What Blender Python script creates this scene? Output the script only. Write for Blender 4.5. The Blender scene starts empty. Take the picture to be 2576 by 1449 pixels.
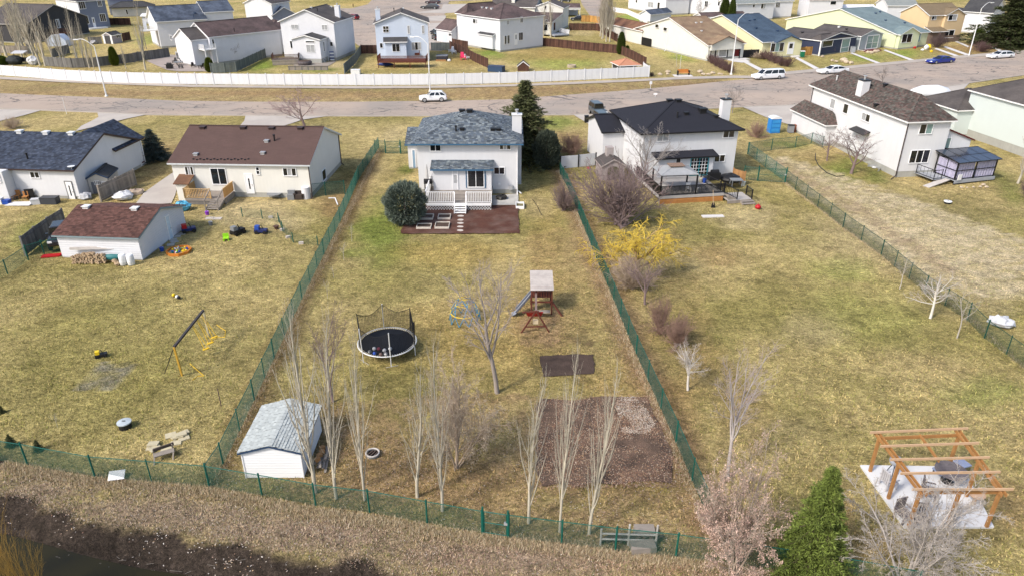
import bpy, math, random
import numpy as np
from mathutils import Vector, Matrix
random.seed(7)
R = math.radians
SC = bpy.context.scene
COL = SC.collection
# ------------------------------------------------------------ camera, light, exposure
CAMH, PITCH, FPX = 24.5, 26.35, 1803.0      # drone height (m), pitch below horizontal, focal length in survey pixels (2576 wide)
cam = bpy.data.objects.new('camera', bpy.data.cameras.new('camera'))
cam.data.sensor_width = 36; cam.data.lens = 36*FPX/2576
cam.data.clip_end = 3000
cam.location = (0, 0, CAMH); cam.rotation_euler = (R(90-PITCH), 0, 0)
COL.objects.link(cam); SC.camera = cam
SUN_EL, SUN_AZ = 44.0, 232.0                # azimuth clockwise from +y (north): light comes from the left and behind the camera
w = bpy.data.worlds.new('World'); SC.world = w; w.use_nodes = True
nt = w.node_tree
sky = nt.nodes.new('ShaderNodeTexSky'); sky.sky_type = 'NISHITA'; sky.sun_disc = False
sky.sun_elevation = R(SUN_EL); sky.sun_rotation = R(SUN_AZ)
sky.air_density = 1.0; sky.dust_density = 3.0; sky.ozone_density = 1.0
bg = nt.nodes['Background']; bg.inputs['Strength'].default_value = 0.15
nt.links.new(sky.outputs[0], bg.inputs[0])
sl = bpy.data.lights.new('sun', 'SUN'); sl.energy = 2.35; sl.angle = R(8); sl.color = (1, 0.94, 0.86)
so = bpy.data.objects.new('sun', sl); COL.objects.link(so)
_a = R(SUN_AZ); _e = R(SUN_EL)
sdir = Vector((math.sin(_a)*math.cos(_e), math.cos(_a)*math.cos(_e), math.sin(_e)))
so.rotation_euler = (-sdir).to_track_quat('-Z', 'Y').to_euler()
SC.view_settings.view_transform = 'Standard'; SC.view_settings.look = 'None'
SC.view_settings.exposure = 0.58; SC.view_settings.gamma = 1.0
SC.render.engine = 'CYCLES'
SC.cycles.max_bounces = 5; SC.cycles.diffuse_bounces = 2; SC.cycles.transparent_max_bounces = 12
# ------------------------------------------------------------ survey helpers: pixel of the survey photo -> point of the place
_p = R(PITCH)
def RAY(u, v):
  x = u-1288.0; y = 724.0-v
  return Vector((x, FPX*math.cos(_p)+y*math.sin(_p), -FPX*math.sin(_p)+y*math.cos(_p)))
CAMP = Vector((0, 0, CAMH))
def G(u, v, z=0.0):
  r = RAY(u, v); t = (z-CAMH)/r.z
  return Vector((r.x*t, r.y*t, z))
def HZ(u, v, v2):
  """height above the ground point seen at (u,v) that is seen at row v2"""
  g = G(u, v); lo, hi = -5.0, CAMH-.01
  for _ in range(50):
    m = (lo+hi)/2; dz = m-CAMH
    d = g.y*math.cos(_p)-dz*math.sin(_p); up = g.y*math.sin(_p)+dz*math.cos(_p)
    if 724-FPX*up/d > v2: lo = m
    else: hi = m
  return lo
def sheet(x0, y0, k):
  return lambda x, y: (x0+x*k, y0+y*k)
F_ = lambda x, y: (x, y)
r1 = sheet(0, 0, .25); r2 = sheet(644, 0, .25); r3 = sheet(1288, 0, .25); r4 = sheet(1932, 0, .25)
r5 = sheet(0, 257.6, .3081); r6 = sheet(644, 257.6, .25); r7 = sheet(1288, 188.9, .25); r8 = sheet(1932, 154.6, .25)
s1 = sheet(0, 0, 1/7.5); s2 = sheet(300.5, 0, 1/6); s3 = sheet(1288, 0, 1/7.5); s4 = sheet(1545.7, 0, 1/6)
s5 = sheet(1975, 0, 1/7.5); s6 = sheet(2275.5, 0, 1/7.5); s7 = sheet(729.9, 0, 1/7.5); s8 = sheet(987.5, 0, 1/7.5)
n1 = sheet(0, 687, .25); n2 = sheet(0, 1047.6, .2768); n3 = sheet(558.2, 901.6, .3259); n4 = sheet(815.8, 601, .2844)
n5 = sheet(1202.2, 901.6, .3259); n6 = sheet(1459.8, 515.2, .3318); n7 = sheet(1932, 472.3, .2667); n8 = sheet(1760.4, 987.5, .3183)
# ------------------------------------------------------------ materials
MATS = {}
def mat(name, col, rough=.8, var=.15, scale=3.0, fine=0.0, bump=0.0, bscale=20.0, lap=0.0, metal=0.0, island=0.0, col2=None,
    spec=.3, streak=False, attr=False, brick=None, coat=0.0, wear=0.0):
  if name in MATS: return MATS[name]
  m = bpy.data.materials.new(name); m.use_nodes = True; MATS[name] = m
  t = m.node_tree; N = t.nodes; Lk = t.links.new
  b = N['Principled BSDF']; b.inputs['Roughness'].default_value = rough; b.inputs['Metallic'].default_value = metal
  b.inputs['Specular IOR Level'].default_value = spec
  if coat: b.inputs['Coat Weight'].default_value = coat; b.inputs['Coat Roughness'].default_value = .05
  tc = N.new('ShaderNodeTexCoord')
  def mth(op, a, bb=None, c=None):
    n = N.new('ShaderNodeMath'); n.operation = op
    for i, vv in enumerate((a, bb, c)):
      if vv is None: continue
      if isinstance(vv, (int, float)): n.inputs[i].default_value = vv
      else: Lk(vv, n.inputs[i])
    return n.outputs[0]
  def noise(s, det=4, co=None, rg=.6):
    n = N.new('ShaderNodeTexNoise'); n.inputs['Scale'].default_value = s; n.inputs['Detail'].default_value = det
    n.inputs['Roughness'].default_value = rg
    Lk(co if co is not None else tc.outputs['Object'], n.inputs['Vector']); return n.outputs['Fac']
  if attr:
    at = N.new('ShaderNodeAttribute'); at.attribute_name = 'col'; base = at.outputs['Color']
  else:
    rgb = N.new('ShaderNodeRGB'); rgb.outputs[0].default_value = (*col, 1); base = rgb.outputs[0]
  f = mth('MULTIPLY', mth('SUBTRACT', noise(scale), .5), 2*var*1.6)
  if fine: f = mth('ADD', f, mth('MULTIPLY', mth('SUBTRACT', noise(scale*14, 3), .5), 2*fine))
  if streak:
    mp = N.new('ShaderNodeMapping'); mp.inputs['Scale'].default_value = (1, 1, .08); Lk(tc.outputs['Object'], mp.inputs[0])
    f = mth('ADD', f, mth('MULTIPLY', mth('SUBTRACT', noise(5.0, 4, mp.outputs[0]), .5), 2*var))
  if island:
    g = N.new('ShaderNodeNewGeometry')
    f = mth('ADD', f, mth('MULTIPLY', mth('SUBTRACT', g.outputs['Random Per Island'], .5), 2*island))
  hs = None
  if brick:
    uv = N.new('ShaderNodeUVMap'); uv.uv_map = 'uv'
    br = N.new('ShaderNodeTexBrick'); br.inputs['Scale'].default_value = 1.0
    br.inputs['Brick Width'].default_value = brick[0]; br.inputs['Row Height'].default_value = brick[1]
    br.inputs['Mortar Size'].default_value = brick[2]; br.inputs['Color1'].default_value = (.35, .35, .35, 1)
    br.inputs['Color2'].default_value = (.65, .65, .65, 1); br.inputs['Mortar'].default_value = (.12, .12, .12, 1)
    br.inputs['Bias'].default_value = 0
    Lk(uv.outputs[0], br.inputs['Vector'])
    sp = N.new('ShaderNodeSeparateColor'); Lk(br.outputs['Color'], sp.inputs[0])
    f = mth('ADD', f, mth('MULTIPLY', mth('SUBTRACT', sp.outputs[0], .5), brick[3]))
    hs = sp.outputs[0]
  fac = mth('ADD', f, 1.0)
  if col2:
    mx = N.new('ShaderNodeMix'); mx.data_type = 'RGBA'
    cr = N.new('ShaderNodeMapRange'); cr.inputs[1].default_value = .42; cr.inputs[2].default_value = .62
    if island:
      g2 = N.new('ShaderNodeNewGeometry'); mm = mth('FRACT', mth('MULTIPLY', g2.outputs['Random Per Island'], 7.31)); Lk(mm, cr.inputs[0])
    else: Lk(noise(scale*.6, 5), cr.inputs[0])
    Lk(cr.outputs[0], mx.inputs[0]); Lk(base, mx.inputs[6]); mx.inputs[7].default_value = (*col2, 1); base = mx.outputs[2]
  vm = N.new('ShaderNodeVectorMath'); vm.operation = 'SCALE'; Lk(base, vm.inputs[0]); Lk(fac, vm.inputs['Scale'])
  out = vm.outputs[0]
  Lk(out, b.inputs['Base Color'])
  h = None
  if lap:
    sx = N.new('ShaderNodeSeparateXYZ'); Lk(tc.outputs['Object'], sx.inputs[0])
    fr = mth('FRACT', mth('DIVIDE', sx.outputs[2], lap)); h = mth('MULTIPLY', mth('SUBTRACT', 1.0, fr), .02)
    edge = mth('GREATER_THAN', fr, .9)
    k = mth('SUBTRACT', 1.0, mth('MULTIPLY', edge, .10))
    vm2 = N.new('ShaderNodeVectorMath'); vm2.operation = 'SCALE'; Lk(out, vm2.inputs[0]); Lk(k, vm2.inputs['Scale'])
    Lk(vm2.outputs[0], b.inputs['Base Color'])
  if hs is not None: h = mth('MULTIPLY', hs, .02)
  if bump:
    hb = mth('MULTIPLY', noise(bscale, 4), bump); h = hb if h is None else mth('ADD', h, hb)
  if h is not None:
    bp = N.new('ShaderNodeBump'); bp.inputs['Strength'].default_value = 1; bp.inputs['Distance'].default_value = 1
    Lk(h, bp.inputs['Height']); Lk(bp.outputs[0], b.inputs['Normal'])
  return m
white = mat('white_stucco', (.63, .635, .65), .9, .06, .6, bump=.004, bscale=40, streak=True)
cream = mat('cream_stucco', (.68, .67, .62), .9, .05, .6, streak=True, bump=.004)
siding = mat('white_siding', (.64, .65, .68), .7, .05, .7, lap=.2, streak=True)
siding_cream = mat('cream_siding', (.66, .65, .59), .7, .05, .7, lap=.2, streak=True)
siding_blue = mat('pale_blue_siding', (.53, .60, .71), .7, .04, .7, lap=.2)
siding_grey = mat('blue_grey_siding', (.20, .225, .29), .7, .05, .7, lap=.2)
trim = mat('white_trim', (.82, .82, .82), .5, .02)
concrete = mat('concrete', (.42, .41, .38), .9, .12, 1.5, fine=.08, col2=(.34, .33, .31))
pad_c = mat('pale_concrete', (.60, .58, .56), .9, .08, 1.2, fine=.05)
found = mat('foundation_concrete', (.36, .36, .33), .9, .12, 1.0, streak=True)
glassd = mat('dark_glass', (.012, .014, .017), .08, .3, .8, spec=.8)
glassl = mat('curtained_glass', (.34, .35, .36), .12, .25, 2.5, spec=.6)
glassg = mat('green_glass', (.20, .30, .29), .12, .1, 2.5, spec=.6)
blackm = mat('black_metal', (.012, .012, .014), .45, .1)
blackp = mat('black_plastic', (.015, .015, .017), .5, .2, 4)
navy = mat('navy_trim', (.03, .06, .12), .5, .1)
bluetrim = mat('blue_trim', (.05, .13, .23), .5, .1)
browntrim = mat('brown_trim', (.05, .03, .028), .5, .1)
steel = mat('galvanised_steel', (.50, .51, .52), .45, .08, 6, metal=.5)
alu = mat('white_metal', (.72, .73, .73), .4, .05, 3, metal=.1)
green_m = mat('green_vinyl', (.006, .10, .075), .45, .1, 3)
wood_w = mat('weathered_wood', (.25, .22, .19), .85, .25, 2, fine=.2, island=.25)
wood_c = mat('cedar_wood', (.33, .18, .075), .8, .2, 2, fine=.2, island=.2)
wood_o = mat('orange_stained_wood', (.42, .19, .06), .7, .2, 2, fine=.15, island=.15)
wood_r = mat('red_stained_wood', (.115, .034, .022), .7, .25, 2, island=.2)
wood_d = mat('dark_brown_wood', (.085, .042, .03), .8, .3, 1.0, fine=.15, island=.4, streak=True)
wood_g = mat('grey_fence_wood', (.16, .155, .145), .85, .2, 1.0, island=.25, streak=True)
wood_gg = mat('grey_green_fence_wood', (.13, .15, .145), .85, .2, 1.0, island=.15, streak=True)
wood_y = mat('new_cedar_wood', (.45, .25, .075), .8, .2, 1.0, island=.25, streak=True)
dirt = mat('dark_soil', (.075, .05, .038), .95, .5, 1.6, fine=.5, bump=.05, bscale=12)
mulch = mat('red_mulch', (.085, .034, .022), .95, .35, .9, fine=.55, col2=(.12, .07, .055), bump=.04, bscale=16)
bark_pale = mat('pale_bark', (.46, .42, .33), .85, .18, 2, fine=.15)
bark_grey = mat('grey_bark', (.30, .26, .23), .85, .2, 2)
bark_brown = mat('brown_bark', (.13, .09, .075), .9, .2, 2)
bark_purple = mat('purple_brown_twig', (.20, .145, .14), .9, .2, 2)
bark_white = mat('whitened_bark', (.62, .58, .52), .85, .15, 3)
bark_yellow = mat('yellow_willow_twig', (.62, .45, .07), .8, .25, 1.2)
bark_red = mat('russet_twig', (.30, .195, .15), .9, .2, 2)
bark_tan = mat('tan_twig', (.42, .33, .25), .9, .2, 2)
def roofm(name, c, c2=None, var=.12, bw=.33, bh=.16, contrast=.5):
  return mat(name, c, .9, var, .7, fine=.1, col2=c2, brick=(bw, bh, .012, contrast), bump=.006, bscale=50)
rf_brown = roofm('brown_shingles', (.095, .058, .050), None, .10, .6, .2, .35)
rf_black = roofm('black_shingles', (.017, .018, .026), None, .10, .33, .16, .3)
rf_navy = roofm('navy_shingles', (.042, .052, .078), (.03, .038, .062), .22, .45, .22, .8)
rf_slate = roofm('slate_blue_shingles', (.085, .105, .145), (.045, .057, .082), .3, .5, .25, 1.0)
rf_mauve = roofm('mauve_brown_shingles', (.115, .080, .077), (.075, .055, .053), .25, .4, .2, .7)
rf_grey = roofm('grey_brown_shingles', (.095, .083, .078), (.07, .062, .06), .2, .4, .2, .5)
rf_char = roofm('charcoal_shingles', (.06, .06, .062), (.045, .045, .048), .15, .4, .2, .5)
rf_tan = roofm('tan_shingles', (.26, .185, .115), (.20, .13, .085), .22, .4, .2, .4)
rf_rust = roofm('rusty_brown_shingles', (.15, .075, .048), (.21, .11, .06), .3, .4, .2, .4)
rf_blue = roofm('blue_shingles', (.055, .085, .125), (.042, .066, .10), .2, .4, .2, .5)
rf_teal = roofm('pale_teal_shingles', (.17, .225, .235), (.14, .19, .205), .15, .4, .2, .35)
rf_tan2 = roofm('olive_tan_shingles', (.19, .145, .09), None, .15, .4, .2, .35)
rf_orange = roofm('salmon_shingles', (.46, .215, .13), None, .12, .4, .2, .3)
tabm = mat('variegated_blue_grey_tab', (.085, .105, .13), .9, .12, .9, island=.4, col2=(.16, .185, .20), fine=.1)
tabred = mat('variegated_brown_tab', (.105, .052, .042), .9, .15, .9, island=.4, fine=.1)
tabgrey = mat('pale_grey_tab', (.40, .43, .42), .9, .06, .9, island=.14, fine=.06)
tabspec = mat('speckled_brown_tab', (.088, .080, .070), .9, .15, .7, island=.4, col2=(.098, .068, .060), fine=.15)
tabnavy = mat('variegated_navy_tab', (.048, .060, .088), .9, .2, .9, island=.4, col2=(.032, .042, .066), fine=.1)
under = mat('roof_underlay', (.03, .03, .03), .9, .1)
# ------------------------------------------------------------ things and meshes
class Thing:
  def __init__(s, name, label, cat, loc=(0, 0, 0), rz=0.0, group=None, kind=None):
    o = bpy.data.objects.new(name, None); COL.objects.link(o); o.empty_display_size = .3
    o.location = loc; o.rotation_euler = (0, 0, rz); s.o = o
    s.M = Matrix.Translation(Vector(loc)) @ Matrix.Rotation(rz, 4, 'Z'); s.I = s.M.inverted()
    tag(o, label, cat, group, kind)
def tag(o, label=None, cat=None, group=None, kind=None):
  if label: o['label'] = label
  if cat: o['category'] = cat
  if group: o['group'] = group
  if kind: o['kind'] = kind
  return o
class MB:
  def __init__(s): s.v = []; s.f = []; s.m = []; s.uv = {}
  def add(s, vs, fs, m=0):
    n = len(s.v); s.v += [tuple(q) for q in vs]; s.f += [tuple(i+n for i in f) for f in fs]; s.m += [m]*len(fs); return s
  def box(s, x0, x1, y0, y1, z0, z1, m=0):
    return s.add([(x0,y0,z0),(x1,y0,z0),(x1,y1,z0),(x0,y1,z0),(x0,y0,z1),(x1,y0,z1),(x1,y1,z1),(x0,y1,z1)],
       [(0,3,2,1),(4,5,6,7),(0,1,5,4),(1,2,6,5),(2,3,7,6),(3,0,4,7)], m)
  def cbox(s, c, dx, dy, dz, rz=0, m=0, tilt=0):
    M = Matrix.Translation(Vector(c)) @ Matrix.Rotation(rz, 4, 'Z') @ Matrix.Rotation(tilt, 4, 'X')
    vs = [M @ Vector((a*dx/2, b*dy/2, e*dz/2)) for e in (-1, 1) for (a, b) in ((-1,-1),(1,-1),(1,1),(-1,1))]
    return s.add(vs, [(0,3,2,1),(4,5,6,7),(0,1,5,4),(1,2,6,5),(2,3,7,6),(3,0,4,7)], m)
  def prism(s, poly, z0, z1, m=0):
    n = len(poly)
    vs = [(p[0], p[1], z0) for p in poly]+[(p[0], p[1], z1) for p in poly]
    return s.add(vs, [tuple(range(n-1, -1, -1)), tuple(range(n, 2*n))]+[(i, (i+1)%n, n+(i+1)%n, n+i) for i in range(n)], m)
  def slab(s, poly, t, m=0, ms=None):
    """polygon of 3-D points thickened downwards"""
    n = len(poly); vs = [tuple(p) for p in poly]+[(p[0], p[1], p[2]-t) for p in poly]
    s.add(vs, [tuple(range(n))], m)
    k = len(s.v)-2*n
    fs = [tuple(range(2*n-1, n-1, -1))]+[((i+1)%n, i, n+i, n+(i+1)%n) for i in range(n)]
    s.f += [tuple(i+k for i in f) for f in fs]; s.m += [m if ms is None else ms]*len(fs); return s
  def bar(s, a, b, w, h=None, m=0):
    a = Vector(a); b = Vector(b); h = h or w; d = (b-a)
    if d.length < 1e-6: return s
    d.normalize(); up = Vector((0, 0, 1)) if abs(d.z) < .95 else Vector((1, 0, 0))
    x = d.cross(up).normalized(); y = x.cross(d)
    vs = []
    for p in (a, b):
      for (i, j) in ((-1,-1),(1,-1),(1,1),(-1,1)): vs.append(p+x*(i*w/2)+y*(j*h/2))
    return s.add(vs, [(0,3,2,1),(4,5,6,7),(0,1,5,4),(1,2,6,5),(2,3,7,6),(3,0,4,7)], m)
  def tube(s, pts, r, n=8, m=0, caps=True):
    pts = [Vector(p) for p in pts]; rr = r if isinstance(r, (list, tuple)) else [r]*len(pts)
    vs = []; prev = None
    for i, p in enumerate(pts):
      d = (pts[min(i+1, len(pts)-1)]-pts[max(i-1, 0)]).normalized()
      if prev is None: x = d.orthogonal().normalized()
      else:
        x = prev-d*prev.dot(d); x = x.normalized() if x.length > 1e-5 else d.orthogonal().normalized()
      prev = x; y = d.cross(x)
      for k in range(n):
        a = 2*math.pi*k/n; vs.append(p+(x*math.cos(a)+y*math.sin(a))*rr[i])
    fs = [(i*n+k, i*n+(k+1)%n, (i+1)*n+(k+1)%n, (i+1)*n+k) for i in range(len(pts)-1) for k in range(n)]
    if caps: fs += [tuple(range(n-1, -1, -1)), tuple(range((len(pts)-1)*n, len(pts)*n))]
    return s.add(vs, fs, m)
  def lathe(s, prof, n=16, c=(0, 0, 0), m=0):
    vs = [(c[0]+r*math.cos(2*math.pi*k/n), c[1]+r*math.sin(2*math.pi*k/n), c[2]+z) for (r, z) in prof for k in range(n)]
    fs = [(i*n+k, i*n+(k+1)%n, (i+1)*n+(k+1)%n, (i+1)*n+k) for i in range(len(prof)-1) for k in range(n)]
    fs += [tuple(range(n-1, -1, -1)), tuple(range((len(prof)-1)*n, len(prof)*n))]
    return s.add(vs, fs, m)
  def ball(s, c, r, sq=1.0, n=10, rings=6, m=0, jit=0, rng=None):
    prof = [(max(.001, r*math.sin(math.pi*i/rings)), -r*sq*math.cos(math.pi*i/rings)) for i in range(rings+1)]
    k = len(s.v); s.lathe(prof, n, c, m)
    if jit:
      rng = rng or random
      for i in range(k, len(s.v)):
        q = s.v[i]; s.v[i] = tuple(q[j]+rng.uniform(-jit, jit) for j in range(3))
    return s
  def build(s, name, mats, parent=None, smooth=False, label=None, world=False, kind=None):
    if not isinstance(mats, (list, tuple)): mats = [mats]
    me = bpy.data.meshes.new(name)
    vs = s.v
    if world and parent is not None:
      I = parent.I if isinstance(parent, Thing) else world
      vs = [tuple(I @ Vector(q)) for q in vs]
    me.from_pydata(vs, [], s.f)
    for q in mats: me.materials.append(q)
    if len(mats) > 1: me.polygons.foreach_set('material_index', s.m)
    if smooth: me.polygons.foreach_set('use_smooth', [True]*len(me.polygons))
    if s.uv:
      ul = me.uv_layers.new(name='uv')
      for pi, uvs in s.uv.items():
        p = me.polygons[pi]
        for li, q in zip(p.loop_indices, uvs): ul.data[li].uv = q
    o = bpy.data.objects.new(name, me); COL.objects.link(o)
    if parent is not None: o.parent = parent.o if isinstance(parent, Thing) else parent
    if label: o['label'] = label
    if kind: o['kind'] = kind
    return o
def raw(name, V, Fa, mats, parent=None, cols=None, smooth=False, kind=None):
  """mesh from numpy arrays; Fa is (n,3) or (n,4)"""
  me = bpy.data.meshes.new(name); V = np.asarray(V, dtype=np.float32); Fa = np.asarray(Fa, dtype=np.int32)
  k = Fa.shape[1]
  me.vertices.add(len(V)); me.vertices.foreach_set('co', V.ravel())
  me.loops.add(Fa.size); me.loops.foreach_set('vertex_index', Fa.ravel())
  me.polygons.add(len(Fa)); me.polygons.foreach_set('loop_start', np.arange(0, Fa.size, k, dtype=np.int32))
  if cols is not None:
    a = me.color_attributes.new('col', 'FLOAT_COLOR', 'POINT')
    c = np.ones((len(V), 4), dtype=np.float32); c[:, :3] = cols; a.data.foreach_set('color', c.ravel())
  me.update(calc_edges=True)
  if smooth: me.polygons.foreach_set('use_smooth', np.ones(len(Fa), dtype=bool))
  for q in (mats if isinstance(mats, (list, tuple)) else [mats]): me.materials.append(q)
  o = bpy.data.objects.new(name, me); COL.objects.link(o)
  if parent is not None: o.parent = parent.o if isinstance(parent, Thing) else parent
  if kind: o['kind'] = kind
  return o
def copy_tree(o, parent=None):
  c = o.copy(); COL.objects.link(c)
  if parent is not None: c.parent = parent
  for ch in list(o.children): copy_tree(ch, c)
  return c
def place(o, loc, rz=None, sc=None, label=None, group=None):
  o.location = loc
  if rz is not None: o.rotation_euler[2] = rz
  if sc is not None: o.scale = (sc, sc, sc) if isinstance(sc, (int, float)) else sc
  if label: o['label'] = label
  if group: o['group'] = group
  return o
def one(name, mb, m, label, cat, loc=(0, 0, 0), rz=0, group=None, smooth=False):
  """a thing that is one mesh"""
  o = mb.build(name, m, None, smooth); o.location = loc; o.rotation_euler[2] = rz
  return tag(o, label, cat, group)
# ------------------------------------------------------------ ground
nrng = np.random.default_rng(3)
def vnoise(x, y, s, seed=0):
  """smooth value noise in [0,1]"""
  X = x/s; Y = y/s; xi = np.floor(X).astype(int); yi = np.floor(Y).astype(int); fx = X-xi; fy = Y-yi
  fx = fx*fx*(3-2*fx); fy = fy*fy*(3-2*fy)
  def h(a, b):
    n = (a*374761393+b*668265263+seed*974711) & 0x7fffffff; n = ((n ^ (n >> 13))*1274126177) & 0x7fffffff
    return ((n ^ (n >> 16)) & 0xffff)/65535.0
  return (h(xi, yi)*(1-fx)+h(xi+1, yi)*fx)*(1-fy)+(h(xi, yi+1)*(1-fx)+h(xi+1, yi+1)*fx)*fy
def fbm(x, y, s, seed=0):
  return sum(vnoise(x, y, s/2**i, seed+i*17)*.5**i for i in range(4))/1.875
STRAW = np.array([.47, .365, .17]); OLIVE = np.array([.265, .222, .082]); GREEN = np.array([.135, .185, .03])
BROWN = np.array([.22, .14, .065]); PALE = np.array([.50, .40, .22]); DARK = np.array([.05, .038, .03]); LEAF = np.array([.30, .215, .165])
GOLD = np.array([.40, .285, .10])
# colour spots of the ground: survey pixel, half sizes in pixels, colour, strength
SPOTS = [
 (450,900,480,330,OLIVE*1.15,.5),(200,1000,260,150,OLIVE*1.25,.45),(560,760,200,60,STRAW,.4),(650,545,150,45,PALE*.95,.85),(560,660,180,60,STRAW,.5),
 (90,590,80,50,GREEN*1.5,.45),(60,680,40,30,OLIVE,.5),(860,500,60,70,BROWN*1.1,.75),(880,410,40,60,OLIVE*.7,.75),(960,600,90,110,GREEN*1.15,.75),(1020,427,26,14,GREEN*.9,1.0),(1000,420,40,50,OLIVE,.5),
 (900,380,60,50,STRAW*.9,.5),(1150,640,200,40,GOLD,.6),(1000,700,150,60,OLIVE*1.1,.5),(1200,900,250,120,GOLD*.95,.5),(1150,830,150,80,GOLD,.5),(1010,1000,80,80,OLIVE*.85,.6),
 (1230,980,60,60,OLIVE*.75,.6),(830,1100,60,130,BROWN*1.2,.6),(900,1150,100,100,BROWN*1.25,.5),(1100,1200,260,110,BROWN*1.5,.65),(1350,900,120,60,GOLD*.9,.5),(1330,800,60,60,BROWN*1.4,.7),(1360,800,120,90,BROWN*1.5,.4),
 (1560,960,120,60,GOLD,.5),(1640,1240,120,80,GOLD*.95,.6),(1510,1240,140,30,GOLD,.5),(1370,650,60,180,GOLD*.9,.5),(1480,760,80,160,OLIVE,.3),(1380,460,60,40,OLIVE*.8,.5),(1350,520,50,40,PALE*.8,.5),
 (1760,580,80,45,OLIVE*.9,.75),(1800,640,70,40,BROWN*1.2,.5),(1880,545,100,40,PALE,.75),(2020,600,80,80,OLIVE*1.2,.5),(2130,680,90,45,GREEN*1.5,.4),(1980,730,90,50,OLIVE,.5),(2200,800,200,90,GREEN*1.6,.22),(2280,850,120,40,OLIVE,.5),
 (1950,900,160,100,STRAW,.5),(2050,830,90,50,PALE*.85,.5),(1750,900,70,120,BROWN*1.4,.5),(1700,1050,60,120,BROWN*1.3,.6),(2000,1150,180,90,STRAW*.95,.5),(2150,1040,120,60,STRAW,.6),(2450,1000,140,60,GREEN*1.3,.45),(2540,1280,60,90,BROWN*1.3,.5),(2330,970,150,40,STRAW,.4),
 (2200,1380,90,60,BROWN*1.4,.5),(2120,1280,40,80,BROWN*1.3,.5),(1850,1000,60,80,BROWN*1.2,.4),
 (2300,600,330,110,PALE*.92,.6),(2300,560,240,50,PALE,.8),(2120,420,140,40,BROWN*1.8,.35),(2350,620,260,60,PALE,.55),(2480,740,90,70,PALE*.9,.6),(2450,560,140,40,OLIVE,.55),(2230,505,120,25,OLIVE,.6),(2110,440,60,30,GREEN*1.1,.75),(2150,410,60,20,GREEN,.6),(2200,440,50,25,GREEN*.8,.7),(2400,520,100,30,OLIVE*.8,.5),(2540,480,50,60,GREEN*.8,.6),
 (1990,365,70,12,GREEN*.9,.8),(1930,400,50,40,OLIVE,.4),(1400,310,60,20,GREEN*1.25,.7),(1400,370,50,25,STRAW,.4),(1430,345,50,20,BROWN*1.3,.6),(1900,310,40,30,STRAW,.6),
 (170,300,90,25,STRAW*.95,.85),(480,305,120,12,OLIVE*1.25,.7),(420,335,60,20,STRAW,.6),(400,400,50,60,BROWN*1.1,.7),(330,440,40,50,BROWN,.6),(930,300,110,8,OLIVE,.7),(900,330,80,15,STRAW*.95,.7),(990,340,40,25,PALE*.9,.6),
 (500,235,700,8,BROWN*1.65,.75),(1400,225,250,9,BROWN*1.55,.75),(1000,240,400,10,BROWN*1.8,.75),(1750,212,120,6,BROWN*.9,.9),
 (330,112,90,18,STRAW*1.05,.9),(380,100,40,20,GREEN*1.5,.6),(200,160,90,25,GOLD,.6),(385,165,60,12,STRAW,.7),
 (665,165,35,18,GREEN*1.3,.9),(850,165,40,18,PALE,.8),(800,178,60,6,GREEN*1.3,.7),(1000,165,70,20,GOLD*.95,.8),(1150,155,60,22,GOLD*.9,.8),(1040,180,200,5,OLIVE*1.1,.7),
 (1230,135,45,15,GREEN*1.4,.8),(1400,140,140,30,GOLD*.9,.85),(1420,160,120,15,GREEN*1.8,.5),(1490,92,45,14,OLIVE*1.2,.8),(1470,85,30,8,PALE,.5),(1590,50,40,18,GREEN*1.7,.8),(1570,65,60,10,STRAW,.5),
 (1660,110,90,25,STRAW,.8),(1700,140,60,22,GREEN*1.6,.7),(1640,150,70,25,STRAW*1.05,.8),(1740,170,80,14,STRAW*.9,.7),(1820,175,60,15,STRAW*.9,.7),(1890,155,40,14,OLIVE*1.2,.7),
 (2060,155,90,22,OLIVE*1.25,.85),(2180,145,60,15,GREEN*1.6,.6),(2270,135,60,15,GREEN*1.7,.7),(2340,130,60,20,OLIVE*1.2,.7),(2440,125,120,15,BROWN*1.4,.8),(900,10,50,8,GOLD*1.2,.7),
 (100,1230,110,40,LEAF*1.0,.7),(400,1290,300,50,LEAF*1.05,.75),(800,1330,350,50,LEAF*1.1,.85),(1300,1400,500,60,LEAF*1.1,.9),(300,1250,200,25,OLIVE*1.5,.35),(900,1250,350,35,BROWN*1.3,.5),(1400,1340,300,30,BROWN*1.3,.5),
 (1900,1400,200,60,BROWN*1.2,.5),(640,1250,80,20,OLIVE,.5),
]
def spot(x, y, c):
  """ground colour at world x,y (arrays) for base colour array c"""
  for (u, v, ru, rv, k, st) in SPOTS:
    g = G(u, v); a = G(u+ru, v); b0 = G(u, v-rv); b1 = G(u, v+rv)
    wx = abs(a.x-g.x); dy = y-g.y; dx = x-g.x*(1+dy/max(g.y, 1)*.6)
    wy = np.where(dy > 0, b0.y-g.y, g.y-b1.y)
    d = np.sqrt((dx/wx)**2+(dy/wy)**2)+(fbm(x, y, max(2.0, wx*.6), 5)-.5)*1.1
    t = np.clip(1.25-d, 0, 1); t = t*t*(3-2*t)*st
    c = c*(1-t[..., None])+k*t[..., None]
  return c
def in_poly(x, y, poly):
  r = np.zeros(x.shape, bool); n = len(poly)
  for i in range(n):
    x0, y0 = poly[i][0], poly[i][1]; x1, y1 = poly[(i+1)%n][0], poly[(i+1)%n][1]
    if y0 == y1: continue
    c = ((y0 > y) != (y1 > y)) & (x < (x1-x0)*(y-y0)/(y1-y0)+x0); r ^= c
  return r
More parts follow.
